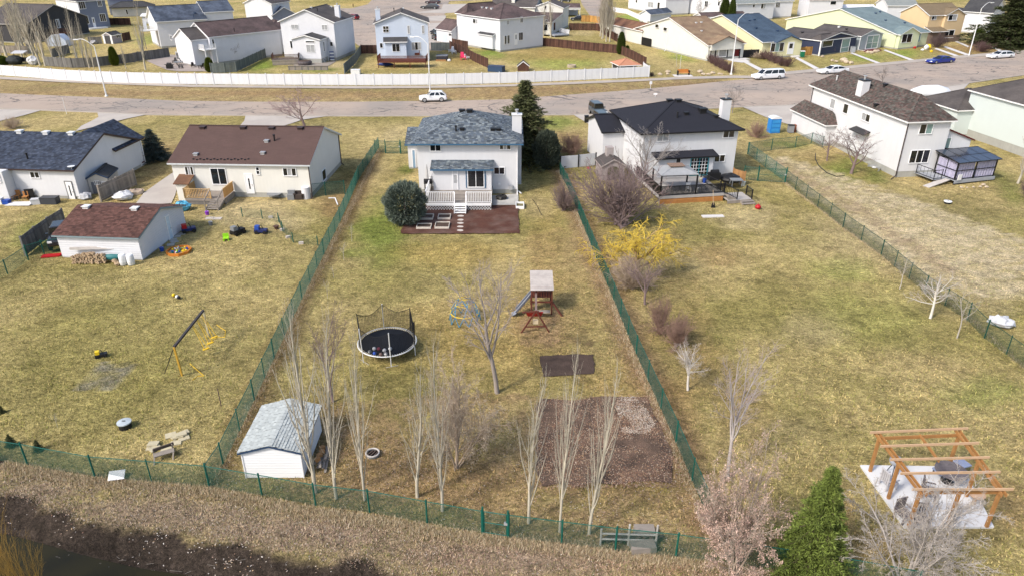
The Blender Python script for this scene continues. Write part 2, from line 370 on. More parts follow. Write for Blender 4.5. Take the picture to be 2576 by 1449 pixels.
def dist_line(x, y, pts):
  d = np.full(x.shape, 1e9)
  for a, b in zip(pts[:-1], pts[1:]):
    ax, ay, bx, by = a[0], a[1], b[0], b[1]; L = (bx-ax)**2+(by-ay)**2
    t = np.clip(((x-ax)*(bx-ax)+(y-ay)*(by-ay))/L, 0, 1)
    d = np.minimum(d, np.hypot(x-ax-t*(bx-ax), y-ay-t*(by-ay)))
  return d
POLYS = [([(q.x, q.y) for q in [G(*p) for p in pl]], k_, st) for pl, k_, st in (([n1(*p) for p in ((975,900),(1380,915),(1130,1190),(745,1180))], np.array([.235, .215, .165]), .85), ([n4(*p) for p in ((2150,850),(2320,850),(2410,900),(2390,945),(2270,940),(2200,890))], np.array([.06,.045,.035]), .95),
 ([(1885,385),(1990,398),(2300,500),(2600,610),(2600,760),(2450,745),(2330,690),(2130,560),(1985,452)], np.array([.56,.46,.30]), .95),
 ([(1930,405),(1960,402),(2140,500),(2420,690),(2380,690),(2120,520)], np.array([.36,.26,.165]), .7),
 ([(-60,1150),(240,1203),(527,1228),(790,1280),(1100,1328),(1278,1352),(1520,1385),(2040,1449),(2100,1560),(900,1560),(-80,1500)], np.array([.30,.225,.15]), .85),
 ([(-200,186),(0,199),(320,213),(644,221),(900,223),(1288,217),(1613,204),(1840,198),(1838,204),(1713,217),(1563,230),(1335,247),(1269,252),(1040,256),(644,257),(450,255),(270,247),(0,236),(-200,225)], np.array([.30,.205,.115]), .75),
 ([(790,1280),(700,1240),(860,1010),(1230,985),(1350,1000),(1330,1200),(1700,1240),(1790,1330),(1700,1400),(1278,1352)], np.array([.31,.21,.115]), .75),
 ([(1450,540),(1520,650),(1650,890),(1790,1290),(1880,1300),(1950,1020),(1800,870),(1760,700),(1700,570)], np.array([.33,.24,.105]), .5),
 ([(1320,600),(1440,560),(1530,760),(1640,1010),(1500,1000),(1380,860)], np.array([.36,.245,.12]), .5),
 ([n4(*p) for p in ((1760,690),(1960,640),(2080,620),(2110,760),(2080,900),(2000,960),(1760,950),(1700,830))], np.array([.33,.22,.125]), .8))]
BANK = [G(*p) for p in [(-60,1240),(5,1243),(95,1252),(100,1275),(150,1285),(200,1303),(290,1322),(400,1335),(460,1343),(560,1362),(650,1372),(700,1388),(800,1393),(920,1410),(1010,1440),(1150,1475)]]
FENCE_L = [G(*p) for p in [(953,378),(820,640),(760,752),(690,900),(527,1225)]]
FENCE_R = [G(*p) for p in [(1411,430),(1448,520),(1600,890),(1700,1110),(1788,1318)]]
FENCE_B = [G(*p) for p in [(-40,1152),(240,1200),(527,1225),(790,1278),(1100,1325),(1215,1342)]]
FENCE_B2 = [G(*p) for p in [(1278,1350),(1520,1380),(1788,1408),(2020,1449),(2300,1500)]]
FENCE_RR = [G(*p) for p in [(1876,450),(1975,460),(2120,572),(2280,690),(2440,800),(2576,925)]]
def ground_z(x, y):
  z = (fbm(x, y, 3.0, 40)-.5)*.10
  bx = np.interp(x, [b.x for b in BANK], [b.y for b in BANK], left=BANK[0].y+3, right=BANK[-1].y-8)
  d = bx-y                                            # metres beyond the bank edge towards the camera
  z = z-np.clip(d-.2, 0, 1.2)*.6-np.clip(d-1.4, 0, 30)*.05
  return z, d
def colour(x, y):
  n1 = fbm(x, y, 9, 1); n2 = fbm(x, y, 2.2, 2); n3 = fbm(x, y, 24, 3)
  t = np.clip((n1*.5+n3*.3+fbm(x, y, 3.2, 6)*.2-.38)*4.2, 0, 1)[..., None]
  c = STRAW*t+(OLIVE*1.15)*(1-t)
  c = spot(x, y, c)
  c = c*(1+(n2-.5)[..., None]*.5)
  for P_, k_, st in POLYS:
    e = (fbm(x, y, .9, 8)-.5)*.6; f_ = (fbm(x, y, .5, 18)-.3)*2; mk = in_poly(x+e, y+e, P_); c = np.where(mk[..., None], c*(1-st*np.clip(f_+.3, .25, 1)[..., None])+k_*(st*np.clip(f_+.3, .25, 1)[..., None]), c)
  for ln, wd, k, st, sd in ((FENCE_L, 1.0, BROWN*1.05, .8, 1), (FENCE_R, 1.3, np.array([.28, .17, .10]), .8, -1), (FENCE_B, 1.0, OLIVE, .3, 0)):
    d = dist_line(x, y, ln)+(n2-.5)*.8; t = np.clip(1.3-d/wd, 0, 1)[..., None]*st; c = c*(1-t)+k*t
  _, d = ground_z(x, y)
  t = np.clip((d+.15+(fbm(x, y, 1.6, 9)-.5)*1.1)*2.5, 0, 1)[..., None]
  c = c*(1-t)+DARK*(.85+n2[..., None]*.5)*t
  return c
def axis(a, b, n, p):
  t = np.linspace(0, 1, n); return a+(b-a)*t**p
ys = np.concatenate([axis(8, 75, 300, 1.15), axis(75, 420, 150, 1.5)[1:], [700, 1500]])
t = np.linspace(-1, 1, 330); xs = np.sign(t)*(np.abs(t)*42+np.abs(t)**6*160); xs = np.concatenate([[-1500, -500], xs, [500, 1500]])
XX, YY = np.meshgrid(xs, ys)
ZZ, _ = ground_z(XX, YY); CC = colour(XX, YY)
nx, ny = len(xs), len(ys)
V = np.stack([XX, YY, ZZ], -1).reshape(-1, 3)
i = np.arange(nx*ny).reshape(ny, nx)
Fq = np.stack([i[:-1, :-1], i[:-1, 1:], i[1:, 1:], i[1:, :-1]], -1).reshape(-1, 4)
def grass_material():
  m = bpy.data.materials.new('winter_lawn'); m.use_nodes = True; t = m.node_tree; N = t.nodes; L = t.links.new
  b = N['Principled BSDF']; b.inputs['Roughness'].default_value = .95; b.inputs['Specular IOR Level'].default_value = .1
  tc = N.new('ShaderNodeTexCoord'); at = N.new('ShaderNodeAttribute'); at.attribute_name = 'col'
  def noise(s, det, rg=.65, vec=None, dist=0):
    n = N.new('ShaderNodeTexNoise'); n.inputs['Scale'].default_value = s; n.inputs['Detail'].default_value = det; n.inputs['Roughness'].default_value = rg
    n.inputs['Distortion'].default_value = dist
    L(vec or tc.outputs['Object'], n.inputs['Vector']); return n.outputs['Fac']
  def rng(a, lo, hi, o0, o1):
    n = N.new('ShaderNodeMapRange'); L(a, n.inputs[0])
    for k, vv in zip((1, 2, 3, 4), (lo, hi, o0, o1)): n.inputs[k].default_value = vv
    return n.outputs[0]
  a = noise(1.1, 6, .7, dist=.6); bb = noise(5.0, 5, .75, dist=.8); c = noise(22, 3, .7)
  # greener hollows against strawy tops
  mx = N.new('ShaderNodeMix'); mx.data_type = 'RGBA'; L(rng(bb, .42, .58, 0, .8), mx.inputs[0]); L(at.outputs['Color'], mx.inputs[6])
  hs = N.new('ShaderNodeHueSaturation'); hs.inputs['Hue'].default_value = .511; hs.inputs['Saturation'].default_value = 1.05; hs.inputs['Value'].default_value = .63
  L(at.outputs['Color'], hs.inputs['Color']); L(hs.outputs[0], mx.inputs[7])
  mul = N.new('ShaderNodeMath'); mul.operation = 'MULTIPLY'; L(rng(a, .34, .66, .72, 1.45), mul.inputs[0]); L(rng(c, .3, .7, .55, 1.5), mul.inputs[1])
  mp = N.new('ShaderNodeMapping'); mp.inputs['Scale'].default_value = (1, 1.7, 1); mp.inputs['Rotation'].default_value = (0, 0, .5); L(tc.outputs['Object'], mp.inputs[0])
  e = noise(2.8, 5, .75, mp.outputs[0], 1.2); mu2 = N.new('ShaderNodeMath'); mu2.operation = 'MULTIPLY'; L(mul.outputs[0], mu2.inputs[0]); L(rng(e, .36, .64, .62, 1.45), mu2.inputs[1]); mul = mu2
  vm = N.new('ShaderNodeVectorMath'); vm.operation = 'SCALE'; L(mx.outputs[2], vm.inputs[0]); L(mul.outputs[0], vm.inputs['Scale'])
  L(vm.outputs[0], b.inputs['Base Color'])
  ad = N.new('ShaderNodeMath'); ad.operation = 'ADD'; L(rng(bb, 0, 1, 0, .30), ad.inputs[0]); L(rng(c, 0, 1, 0, .05), ad.inputs[1])
  bp = N.new('ShaderNodeBump'); bp.inputs['Strength'].default_value = .9; bp.inputs['Distance'].default_value = 1; L(ad.outputs[0], bp.inputs['Height']); L(bp.outputs[0], b.inputs['Normal'])
  return m
lawn = grass_material()
g = raw('ground', V, Fq, lawn, None, CC.reshape(-1, 3), smooth=True, kind='structure')
# ------------------------------------------------------------ flat sheets: roads, pavement, paths, pads
def asphalt_material():
  m = mat('pinkish_asphalt', (.375, .302, .245), .9, .10, .12, fine=.06, col2=(.30, .258, .222))
  t = m.node_tree; N = t.nodes; L = t.links.new; b = N['Principled BSDF']; tc = N.new('ShaderNodeTexCoord')
  src = b.inputs['Base Color'].links[0].from_socket
  def crack(scale, wd, st, sq):
    mp = N.new('ShaderNodeMapping'); mp.inputs['Scale'].default_value = sq
    nz = N.new('ShaderNodeTexNoise'); nz.inputs['Scale'].default_value = .35; nz.inputs['Detail'].default_value = 4; L(tc.outputs['Object'], nz.inputs['Vector'])
    ad = N.new('ShaderNodeVectorMath'); ad.operation = 'MULTIPLY_ADD'; L(nz.outputs['Color'], ad.inputs[0]); ad.inputs[1].default_value = (4, 4, 0); L(tc.outputs['Object'], ad.inputs[2])
    L(ad.outputs[0], mp.inputs[0])
    v = N.new('ShaderNodeTexVoronoi'); v.feature = 'DISTANCE_TO_EDGE'; v.inputs['Scale'].default_value = scale; L(mp.outputs[0], v.inputs['Vector'])
    r = N.new('ShaderNodeMapRange'); L(v.outputs['Distance'], r.inputs[0]); r.inputs[1].default_value = wd*.5; r.inputs[2].default_value = wd; r.inputs[3].default_value = st; r.inputs[4].default_value = 0
    # only some of the seams have opened
    n2 = N.new('ShaderNodeTexNoise'); n2.inputs['Scale'].default_value = .11; L(tc.outputs['Object'], n2.inputs['Vector'])
    r2 = N.new('ShaderNodeMapRange'); L(n2.outputs['Fac'], r2.inputs[0]); r2.inputs[1].default_value = .38; r2.inputs[2].default_value = .5; r2.inputs[3].default_value = 0; r2.inputs[4].default_value = 1
    q = N.new('ShaderNodeMath'); q.operation = 'MULTIPLY'; L(r.outputs[0], q.inputs[0]); L(r2.outputs[0], q.inputs[1]); return q.outputs[0]
  a = crack(.16, .016, .75, (.45, 1.6, 1)); c = crack(.45, .026, .5, (.8, 1.3, 1))
  mxm = N.new('ShaderNodeMath'); mxm.operation = 'MAXIMUM'; L(a, mxm.inputs[0]); L(c, mxm.inputs[1])
  mx = N.new('ShaderNodeMix'); mx.data_type = 'RGBA'; L(mxm.outputs[0], mx.inputs[0]); L(src, mx.inputs[6]); mx.inputs[7].default_value = (.06, .06, .065, 1)
  L(mx.outputs[2], b.inputs['Base Color'])
  return m
asph = asphalt_material()
def flat(name, pts, z, m, kind='structure', wob=0.0, t=None, label=None, cat=None, group=None):
  """a level sheet (or low slab when t is given) whose outline was surveyed at the given pixels"""
  P = [G(*p) for p in pts]
  if wob:
    Q = []
    for k in range(len(P)):
      a = P[k]; b = P[(k+1)%len(P)]; n = max(1, int((b-a).length/ (wob*2.5)))
      for j in range(n):
        q = a.lerp(b, j/n); Q.append(Vector((q.x+random.uniform(-wob, wob)*.6, q.y+random.uniform(-wob, wob)*.6, 0)))
    P = Q
  mb = MB()
  if t: mb.prism([(p.x, p.y) for p in P], z-t, z)
  else: mb.add([(p.x, p.y, z) for p in P], [tuple(range(len(P)))])
  o = mb.build(name, m)
  if kind: o['kind'] = kind
  if label: tag(o, label, cat, group)
  return o
Z0 = .075
road = [(-200,225),(0,236),(80,239.5),(270,247),(450,255),(644,257.5),(900,257.5),(1040,256),(1269,252),(1335,247),(1563,230),(1713,217),(1838,204),(1898,199),(1975,190),(2132,175),(2342,155),(2576,134),(2800,112),
    (2800,165),(2576,190),(2440,210),(2300,232),(2200,247),(2070,262),(1985,266),(1870,270),(1600,283),(1440,290),(1355,291),(1050,293),(820,293.5),(620,292),(370,290),(245,284),(105,279),(0,274),(-200,262)]
flat('road', road, Z0, asph)
flat('road', [(862,60),(845,22),(885,22),(925,12),(936,0),(950,-18),(1290,-18),(1290,-2),(1130,4),(1118,40),(1112,130),(905,118),(880,100)], Z0-.008, asph)
flat('road', [(1455,-18),(1500,-18),(1535,20),(1548,55),(1575,68),(1610,73),(1645,72),(1642,84),(1600,86),(1545,88),(1515,75),(1490,50),(1463,10)], Z0-.004, asph)
# verge, pavement
pavem = mat('pavement_concrete', (.40, .35, .30), .9, .08, .5, fine=.06, col2=(.35, .31, .27))
up = [(-200,182),(0,194),(160,202),(320,209),(480,214.5),(644,216.5),(900,218),(1100,217),(1288,213.5),(1450,207),(1613,200),(1700,195.5),(1843,191.5),(1898,192)]
dn = [(1898,199),(1843,198),(1700,201.5),(1613,206),(1450,213),(1288,219),(1100,223),(900,224.5),(644,222.5),(480,220.5),(320,215),(160,208.5),(0,200.5),(-200,188)]
flat('pavement', up+dn, Z0+.01, pavem)
flat('pavement', [(1898,191.5),(1975,182.5),(2132,168),(2342,148.5),(2576,127.5),(2800,105),(2800,112),(2576,134),(2342,155),(2132,175),(1975,190),(1898,199)], .15, pavem, t=.2)
for pts in ([(1859,152),(1868,150),(1930,181),(1916,183)],[(2000,148),(2006,145),(2062,174),(2050,176)],[(2138,135),(2143,133),(2219,161),(2210,163)],[(2222,128),(2227,126),(2303,153),(2293,155)],
      [(2350,124),(2356,122),(2417,143),(2407,145)],[(2373,120),(2378,117),(2446,141),(2436,143)],[(2402,106),(2407,104),(2440,118),(2434,120)],[(2484,117),(2490,115),(2520,127),(2512,129)]):
  flat('path', pts, Z0, pad_c)
# driveways
drivem = mat('driveway_concrete', (.44, .40, .355), .9, .08, .4, fine=.06, col2=(.39, .35, .315))
m = MB(); E_ = [(-200,262),(0,274),(105,279),(245,284),(370,290),(620,292),(820,293.5),(1050,293),(1355,291),(1440,290),(1600,283),(1870,270),(1985,266),(2070,262),(2200,247),(2300,232),(2440,210),(2576,190),(2800,165)]
for a_, b_ in zip(E_[:-1], E_[1:]): m.bar(G(*a_)+Vector((0, 0, .05)), G(*b_)+Vector((0, 0, .05)), .32, .16)
m.build('kerb', pavem, kind='structure')
flat('driveway', [(-120,272),(105,279),(60,292),(0,306),(-140,310)], Z0+.004, drivem)
flat('driveway', [(245,284),(370,290),(320,300),(285,309),(190,332),(205,318),(230,306),(248,296)], Z0+.004, drivem)
flat('driveway', [(618,291),(828,293.4),(760,303),(735,312),(700,322),(600,322),(615,305)], Z0+.004, drivem)
flat('driveway', [(1440,289),(1570,284),(1560,330),(1500,330),(1478,312)], Z0+.004, drivem)
flat('driveway', [(1866,270),(2072,262),(2040,300),(2020,325),(1975,312),(1930,298)], Z0+.004, drivem)
flat('driveway', [(2300,231),(2440,209),(2400,250),(2330,262)], Z0+.004, drivem)
flat('driveway', [r5(*p) for p in ((1425,570),(1450,690),(1432,760),(1400,830),(1100,845),(1180,740),(1300,655))], Z0, drivem)
flat('driveway', [(1042,33),(1110,24),(1115,12),(1200,10),(1200,30),(1120,34)], Z0+.004, drivem)
flat('driveway', [(1075,42),(1122,40),(1120,54),(1078,53)], Z0+.004, drivem)
flat('driveway', [(1078,60),(1122,58),(1112,105),(1080,110)], Z0+.004, drivem)
# pads and beds
flat('garden_bed', [r6(*p) for p in ((1560,1050),(1950,1050),(2150,1055),(2380,1045),(2640,1045),(2650,1325),(1450,1330),(1480,1250),(1620,1180))], Z0+.004, mulch, wob=.12)
flat('garden_bed', [n4(*p) for p in ((1912,1040),(2385,1022),(2392,1195),(1930,1228))], Z0+.004, dirt, wob=.14)
flat('garden_bed', [n5(*p) for p in ((470,325),(860,318),(1090,300),(1290,312),(1370,430),(1450,600),(1525,880),(1490,968),(930,975),(480,985),(455,860),(462,480))], Z0+.004, mat('leafy_garden_soil', (.125, .082, .058), .95, .5, .9, fine=.6, col2=(.06, .042, .033), bump=.04, bscale=14), wob=.32)
flat('patio', [s2(*p) for p in ((400,925),(760,830),(1000,850),(1060,1000),(1400,1010),(1340,1085),(900,1085),(720,1065))], Z0, mat('patio_stone', (.33, .28, .25), .9, .2, .8, fine=.2))
flat('patio', [s7(*p) for p in ((400,1110),(600,1200),(860,1150),(860,1175),(715,1260),(60,1252),(100,1200))], Z0, wood_w)
flat('patio', [r6(*p) for p in ((2375,945),(2640,925),(2640,1040),(2375,1042))], Z0+.008, concrete)
flat('patio', [s4(*p) for p in ((1640,900),(1900,880),(2055,935),(1930,955),(1800,940))], Z0+.01, pad_c)
# pond below the bank
pw = bpy.data.materials.new('pond_water'); pw.use_nodes = True
b = pw.node_tree.nodes['Principled BSDF']; b.inputs['Base Color'].default_value = (.022, .018, .004, 1); b.inputs['Roughness'].default_value = .12; b.inputs['Specular IOR Level'].default_value = .25
P = [G(*n2(*p), -.66) for p in ((-400,1000),(120,1080),(440,1165),(650,1225),(900,1290),(1250,1370),(1700,1440),(2100,1500),(2100,2600),(-500,2600))]
mb = MB(); mb.add([(p.x, p.y, -.66) for p in P], [tuple(range(len(P)))]); o = mb.build('pond', pw); o['kind'] = 'structure'
# ------------------------------------------------------------ buildings
def poly_area_normal(P):
  n = Vector((0, 0, 0))
  for i in range(len(P)): a = Vector(P[i]); b = Vector(P[(i+1)%len(P)]); n += a.cross(b)
  n.normalize(); return n if n.z > 0 else -n
def add_tabs(mb, poly, w, h, lift=.035, rng=random):
  P = [Vector(p) for p in poly]; n = poly_area_normal(P)
  ex = Vector((0, 0, 1)).cross(n)
  if ex.length < 1e-4: ex = Vector((1, 0, 0))
  ex.normalize(); ey = n.cross(ex)
  if ey.z < 0: ey = -ey
  o = P[0]; Q = [((p-o).dot(ex), (p-o).dot(ey)) for p in P]
  t0 = min(q[1] for q in Q); t1 = max(q[1] for q in Q)
  rows = max(1, int(round((t1-t0)/h))); h = (t1-t0)/rows
  for r in range(rows):
    ta = t0+r*h; tb = ta+h; tm = (ta+tb)/2; xs_ = []
    for i in range(len(Q)):
      (xa, ya), (xb, yb) = Q[i], Q[(i+1)%len(Q)]
      if (ya > tm) != (yb > tm): xs_.append(xa+(xb-xa)*(tm-ya)/(yb-ya))
    if len(xs_) < 2: continue
    a, b = min(xs_), max(xs_); x = a+(rng.random()*w if r % 2 else rng.random()*w*.3)-w
    while x < b:
      xa = max(a, x)+.006; xb = min(b, x+w)-.006; x += w
      if xb-xa < .03: continue
      l = lift*(.6+rng.random()*.8)
      p = [o+ex*xa+ey*(ta-.01), o+ex*xb+ey*(ta-.01), o+ex*xb+ey*(tb+.01), o+ex*xa+ey*(tb+.01)]
      mb.add([p[0]+n*l, p[1]+n*l, p[2]+n*.008, p[3]+n*.008, p[0]+n*.0, p[1]+n*.0], [(0, 1, 2, 3), (4, 5, 1, 0)])
class House:
  def __init__(s, label, A, B, C, z, name='house', cat='house', inset=0.0, depth=None, group=None, head=None):
    a = G(*A, z); b = G(*B, z); u = (b-a); u.z = 0
    if head is not None: hv = Vector((math.cos(R(head)), math.sin(R(head)), 0)); u = hv*u.dot(hv)
    W = u.length; u.normalize(); v = Vector((-u.y, u.x, 0))
    D = depth if depth else (G(*C, z)-a).dot(v)
    a = a+u*inset+v*inset; s.W = W-2*inset; s.D = D-2*inset if not depth else depth
    rz = math.atan2(u.y, u.x); s.T = Thing(name, label, cat, (a.x, a.y, 0), rz, group); s.roofs = []; s.z = z; s.rz = rz
  def L(s, u, v, z): return s.T.I @ G(u, v, z)
  def hit(s, u, v, ax, val):
    o = s.T.I @ CAMP; d = (s.T.I.to_3x3()) @ RAY(u, v); t = (val-o[ax])/d[ax]; return o+d*t
  def block(s, x0, x1, y0, y1, ze, kind='gx', rise=1.5, wm=white, rm=None, fm=trim, ov=.4, z0=0, fz=.35, tabs=None, walls=True, fdn=True, ovx=None, ridge=None, t=.16, rlabel=None, sofm=None):
    """one rectangular mass with its roof; ze = height of the eave edge; rise above it, or ('x'|'y', u, v): the survey pixel of the ridge"""
    ovx = ov if ovx is None else ovx
    X0, X1, Y0, Y1 = x0-ovx, x1+ovx, y0-ov, y1+ov; mx = (X0+X1)/2; my = (Y0+Y1)/2
    if ridge is not None:
      if kind == 'gx': my = ridge
      else: mx = ridge
    if isinstance(rise, tuple):
      p = s.hit(rise[1], rise[2], 0 if rise[0] == 'x' else 1, mx if rise[0] == 'x' else my); rise = p.z-ze
    zr = ze+rise
    c = [(X0, Y0, ze), (X1, Y0, ze), (X1, Y1, ze), (X0, Y1, ze)]
    def zroof(y, lo, mid, hi): return ze+rise*((y-lo)/(mid-lo) if y < mid else (hi-y)/(hi-mid))
    if kind == 'hip':
      if X1-X0 >= Y1-Y0:
        k = (Y1-Y0)/2; a = (X0+k, my, zr); b = (X1-k, my, zr)
        pol = [[c[0], c[1], b, a], [c[1], c[2], b], [c[2], c[3], a, b], [c[3], c[0], a]]
      else:
        k = (X1-X0)/2; a = (mx, Y0+k, zr); b = (mx, Y1-k, zr)
        pol = [[c[0], c[1], a], [c[1], c[2], b, a], [c[2], c[3], b], [c[3], c[0], a, b]]
      sl = rise/k
    elif kind == 'gx':
      a = (X0, my, zr); b = (X1, my, zr); pol = [[c[0], c[1], b, a], [c[2], c[3], a, b]]; sl = rise/(my-Y0)
    elif kind == 'gy':
      a = (mx, Y0, zr); b = (mx, Y1, zr); pol = [[c[3], c[0], a, b], [c[1], c[2], b, a]]; sl = rise/(mx-X0)
    elif kind == 'sy': pol = [[c[0], c[1], (X1, Y1, zr), (X0, Y1, zr)]]; sl = rise/(Y1-Y0)
    elif kind == 'sx0': pol = [[c[0], (X1, Y0, zr), (X1, Y1, zr), c[3]]]; sl = rise/(X1-X0)
    elif kind == 'sx1': pol = [[(X0, Y0, zr), c[1], c[2], (X0, Y1, zr)]]; sl = rise/(X1-X0)
    elif kind == 'flat': pol = [c]; sl = 0
    zw = ze+sl*ov-t+.02
    if walls:
      m = MB()
      if kind == 'gx':
        P = [(y0, z0+fz), (y1, z0+fz), (y1, ze+rise*(Y1-y1)/(Y1-my)-t), (my, zr-t), (y0, ze+rise*(y0-Y0)/(my-Y0)-t)]
        vs = [(x0, q[0], q[1]) for q in P]+[(x1, q[0], q[1]) for q in P]
        m.add(vs, [(4,3,2,1,0), (5,6,7,8,9)]+[(i, (i+1)%5, 5+(i+1)%5, 5+i) for i in range(5)])
      elif kind == 'gy':
        P = [(x0, z0+fz), (x1, z0+fz), (x1, ze+rise*(X1-x1)/(X1-mx)-t), (mx, zr-t), (x0, ze+rise*(x0-X0)/(mx-X0)-t)]
        vs = [(q[0], y0, q[1]) for q in P]+[(q[0], y1, q[1]) for q in P]
        m.add(vs, [(0,1,2,3,4), (9,8,7,6,5)]+[((i+1)%5, i, 5+i, 5+(i+1)%5) for i in range(5)])
      elif kind in ('sy', 'sx0', 'sx1'):
        def zz(x, y): return ze+rise*((y-Y0)/(Y1-Y0) if kind == 'sy' else (x-X0)/(X1-X0) if kind == 'sx0' else (X1-x)/(X1-X0))-t
        q = [(x0, y0), (x1, y0), (x1, y1), (x0, y1)]
        m.add([(a_, b_, z0+fz) for a_, b_ in q]+[(a_, b_, zz(a_, b_)) for a_, b_ in q], [(0,3,2,1),(4,5,6,7),(0,1,5,4),(1,2,6,5),(2,3,7,6),(3,0,4,7)])
      else: m.box(x0, x1, y0, y1, z0+fz, zw)
      m.build('wall', wm, s.T)
      if fz > 0 and fdn and z0 == 0: MB().box(x0+.03, x1-.03, y0+.03, y1-.03, -.3, fz+.01).build('foundation', found, s.T)
    m = MB(); i = 0
    for P in pol:
      P = [Vector(q) for q in P]; n = poly_area_normal(P)
      nn = Vector((0, 0, 0))
      for k in range(len(P)): nn += P[k].cross(P[(k+1)%len(P)])
      if nn.z < 0: P.reverse()
      m.slab(P, t, 0, 1)
      ex = Vector((0, 0, 1)).cross(n); ex = ex.normalized() if ex.length > 1e-4 else Vector((1, 0, 0)); ey = n.cross(ex)
      m.uv[i] = [(q.dot(ex), q.dot(ey)) for q in P]; i = len(m.f)
      s.roofs.append([q.copy() for q in P])
    ro = m.build('roof', [under if tabs else rm, fm], s.T, label=rlabel); s.lastroof = ro
    if tabs:
      m = MB()
      for P in pol: add_tabs(m, P, tabs[1], tabs[2])
      m.build('shingles', tabs[0], ro, kind='stuff')
    if kind in ('gx', 'gy', 'hip') and rm is not None and not tabs:
      m = MB(); m.bar(Vector(a)+Vector((0, 0, .015)), Vector(b)+Vector((0, 0, .015)), .28, .05)
      if kind == 'hip':
        for q in c: m.bar(Vector(q)+Vector((0, 0, .0)), min((Vector(a), Vector(b)), key=lambda e: (e-Vector(q)).length)+Vector((0, 0, .01)), .2, .05)
      m.build('ridge_cap', rm, ro)
    return ro
  def onroof(s, u, v):
    o = s.T.I @ CAMP; d = (s.T.I.to_3x3()) @ RAY(u, v); best = None
    for P in s.roofs:
      n = poly_area_normal(P); dn = d.dot(n)
      if abs(dn) < 1e-6: continue
      t = (P[0]-o).dot(n)/dn; q = o+d*t; cx = sum(p.x for p in P)/len(P); cy = sum(p.y for p in P)/len(P)
      if in_poly(np.array([q.x]), np.array([q.y]), [(cx+(p.x-cx)*1.02, cy+(p.y-cy)*1.02) for p in P])[0] and (best is None or t < best[0]): best = (t, q)
    return best[1] if best else None
  def vent(s, pts, m=blackp, w=.4, h=.28, pipe=False):
    for p in pts:
      q = s.onroof(*p)
      if q is None: print('vent off roof', p); continue
      b = MB()
      if pipe: b.tube([q-Vector((0, 0, .2)), q+Vector((0, 0, h*1.6))], w*.22, 8); b.tube([q+Vector((0, 0, h*1.6)), q+Vector((0, 0, h*1.9))], w*.32, 8)
      else: b.box(q.x-w*.5, q.x+w*.5, q.y-w*.45, q.y+w*.45, q.z-.2, q.z+h*.55); b.box(q.x-w*.62, q.x+w*.62, q.y-w*.6, q.y+w*.6, q.z+h*.55, q.z+h*.8)
      b.build('roof_vent' if not pipe else 'vent_pipe', m, s.T)
  def chimney(s, u, v, w=.9, d=.7, h=1.6, m=white, cap=alu, q=None, base=None):
    q = q or s.onroof(u, v)
    if q is None: print('chimney off', u, v); return
    b = MB(); b.box(q.x-w/2, q.x+w/2, q.y-d/2, q.y+d/2, (base if base is not None else q.z-1.0), q.z+h)
    c = b.build('chimney', m, s.T)
    b = MB(); b.box(q.x-w/2-.06, q.x+w/2+.06, q.y-d/2-.06, q.y+d/2+.06, q.z+h, q.z+h+.09); b.build('cap', cap, c)
    b = MB(); b.tube([(q.x, q.y, q.z+h+.09), (q.x, q.y, q.z+h+.45)], .12, 8); b.tube([(q.x, q.y, q.z+h+.45), (q.x, q.y, q.z+h+.55)], .2, 8); b.build('flue', steel, c)
  def win(s, face, c, p0, p1, n=2, tones='d', fr=trim, name='window', th=.07, muntin=None, split=None, barm=None):
    """face 'f' (front wall y=c), 'l' or 'r' (side wall x=c); p0 top-left and p1 bottom-right survey pixels of the frame"""
    ax = 1 if face == 'f' else 0
    a = s.hit(*p0, ax, c); b = s.hit(*p1, ax, c)
    if face == 'f': s0, s1 = a.x, b.x; P = lambda q, o, z: (q, c-o, z)
    elif face == 'r': s0, s1 = a.y, b.y; P = lambda q, o, z: (c+o, q, z)
    else: s0, s1 = b.y, a.y; P = lambda q, o, z: (c-o, q, z)
    if s1 < s0: s0, s1 = s1, s0
    z1, z0 = a.z, b.z
    if z1 < z0: z0, z1 = z1, z0
    return s.winm(P, s0, s1, z0, z1, n, tones, fr, name, th, muntin, split, barm)
  def winm(s, P, s0, s1, z0, z1, n, tones, fr, name, th=.07, muntin=None, split=None, barm=None):
    def bx(m, a, b, c0, c1, o0, o1):
      vs = [P(a, o1, c0), P(b, o1, c0), P(b, o0, c0), P(a, o0, c0), P(a, o1, c1), P(b, o1, c1), P(b, o0, c1), P(a, o0, c1)]
      m.add(vs, [(0,3,2,1),(4,5,6,7),(0,1,5,4),(1,2,6,5),(2,3,7,6),(3,0,4,7)])
    m = MB(); o = .07
    bx(m, s0-th, s1+th, z1, z1+th, -.02, o); bx(m, s0-th, s1+th, z0-th, z0, -.02, o+.02)
    bx(m, s0-th, s0, z0, z1, -.02, o); bx(m, s1, s1+th, z0, z1, -.02, o)
    wd = (s1-s0)/n
    for k in range(1, n): bx(m, s0+k*wd-.03, s0+k*wd+.03, z0, z1, -.02, o-.01)
    if split: bx(m, s0, s1, z0+(z1-z0)*split-.03, z0+(z1-z0)*split+.03, -.02, o-.012)
    w = m.build(name, fr, s.T)
    for k in range(n):
      tn = tones[k % len(tones)]; m = MB()
      bx(m, s0+k*wd+(.03 if k else 0), s0+(k+1)*wd-(.03 if k < n-1 else 0), z0, z1, -.02, .02)
      m.build('pane', {'d': glassd, 'l': glassl, 'g': glassg}[tn], w)
    if muntin:
      m = MB()
      for k in range(n):
        for i in range(1, muntin[0]): q = s0+k*wd+wd*i/muntin[0]; bx(m, q-.02, q+.02, z0, z1, .018, .045)
      for j in range(1, muntin[1]): q = z0+(z1-z0)*j/muntin[1]; bx(m, s0, s1, q-.02, q+.02, .02, .047)
      m.build('glazing_bars', barm or fr, w)
    return w
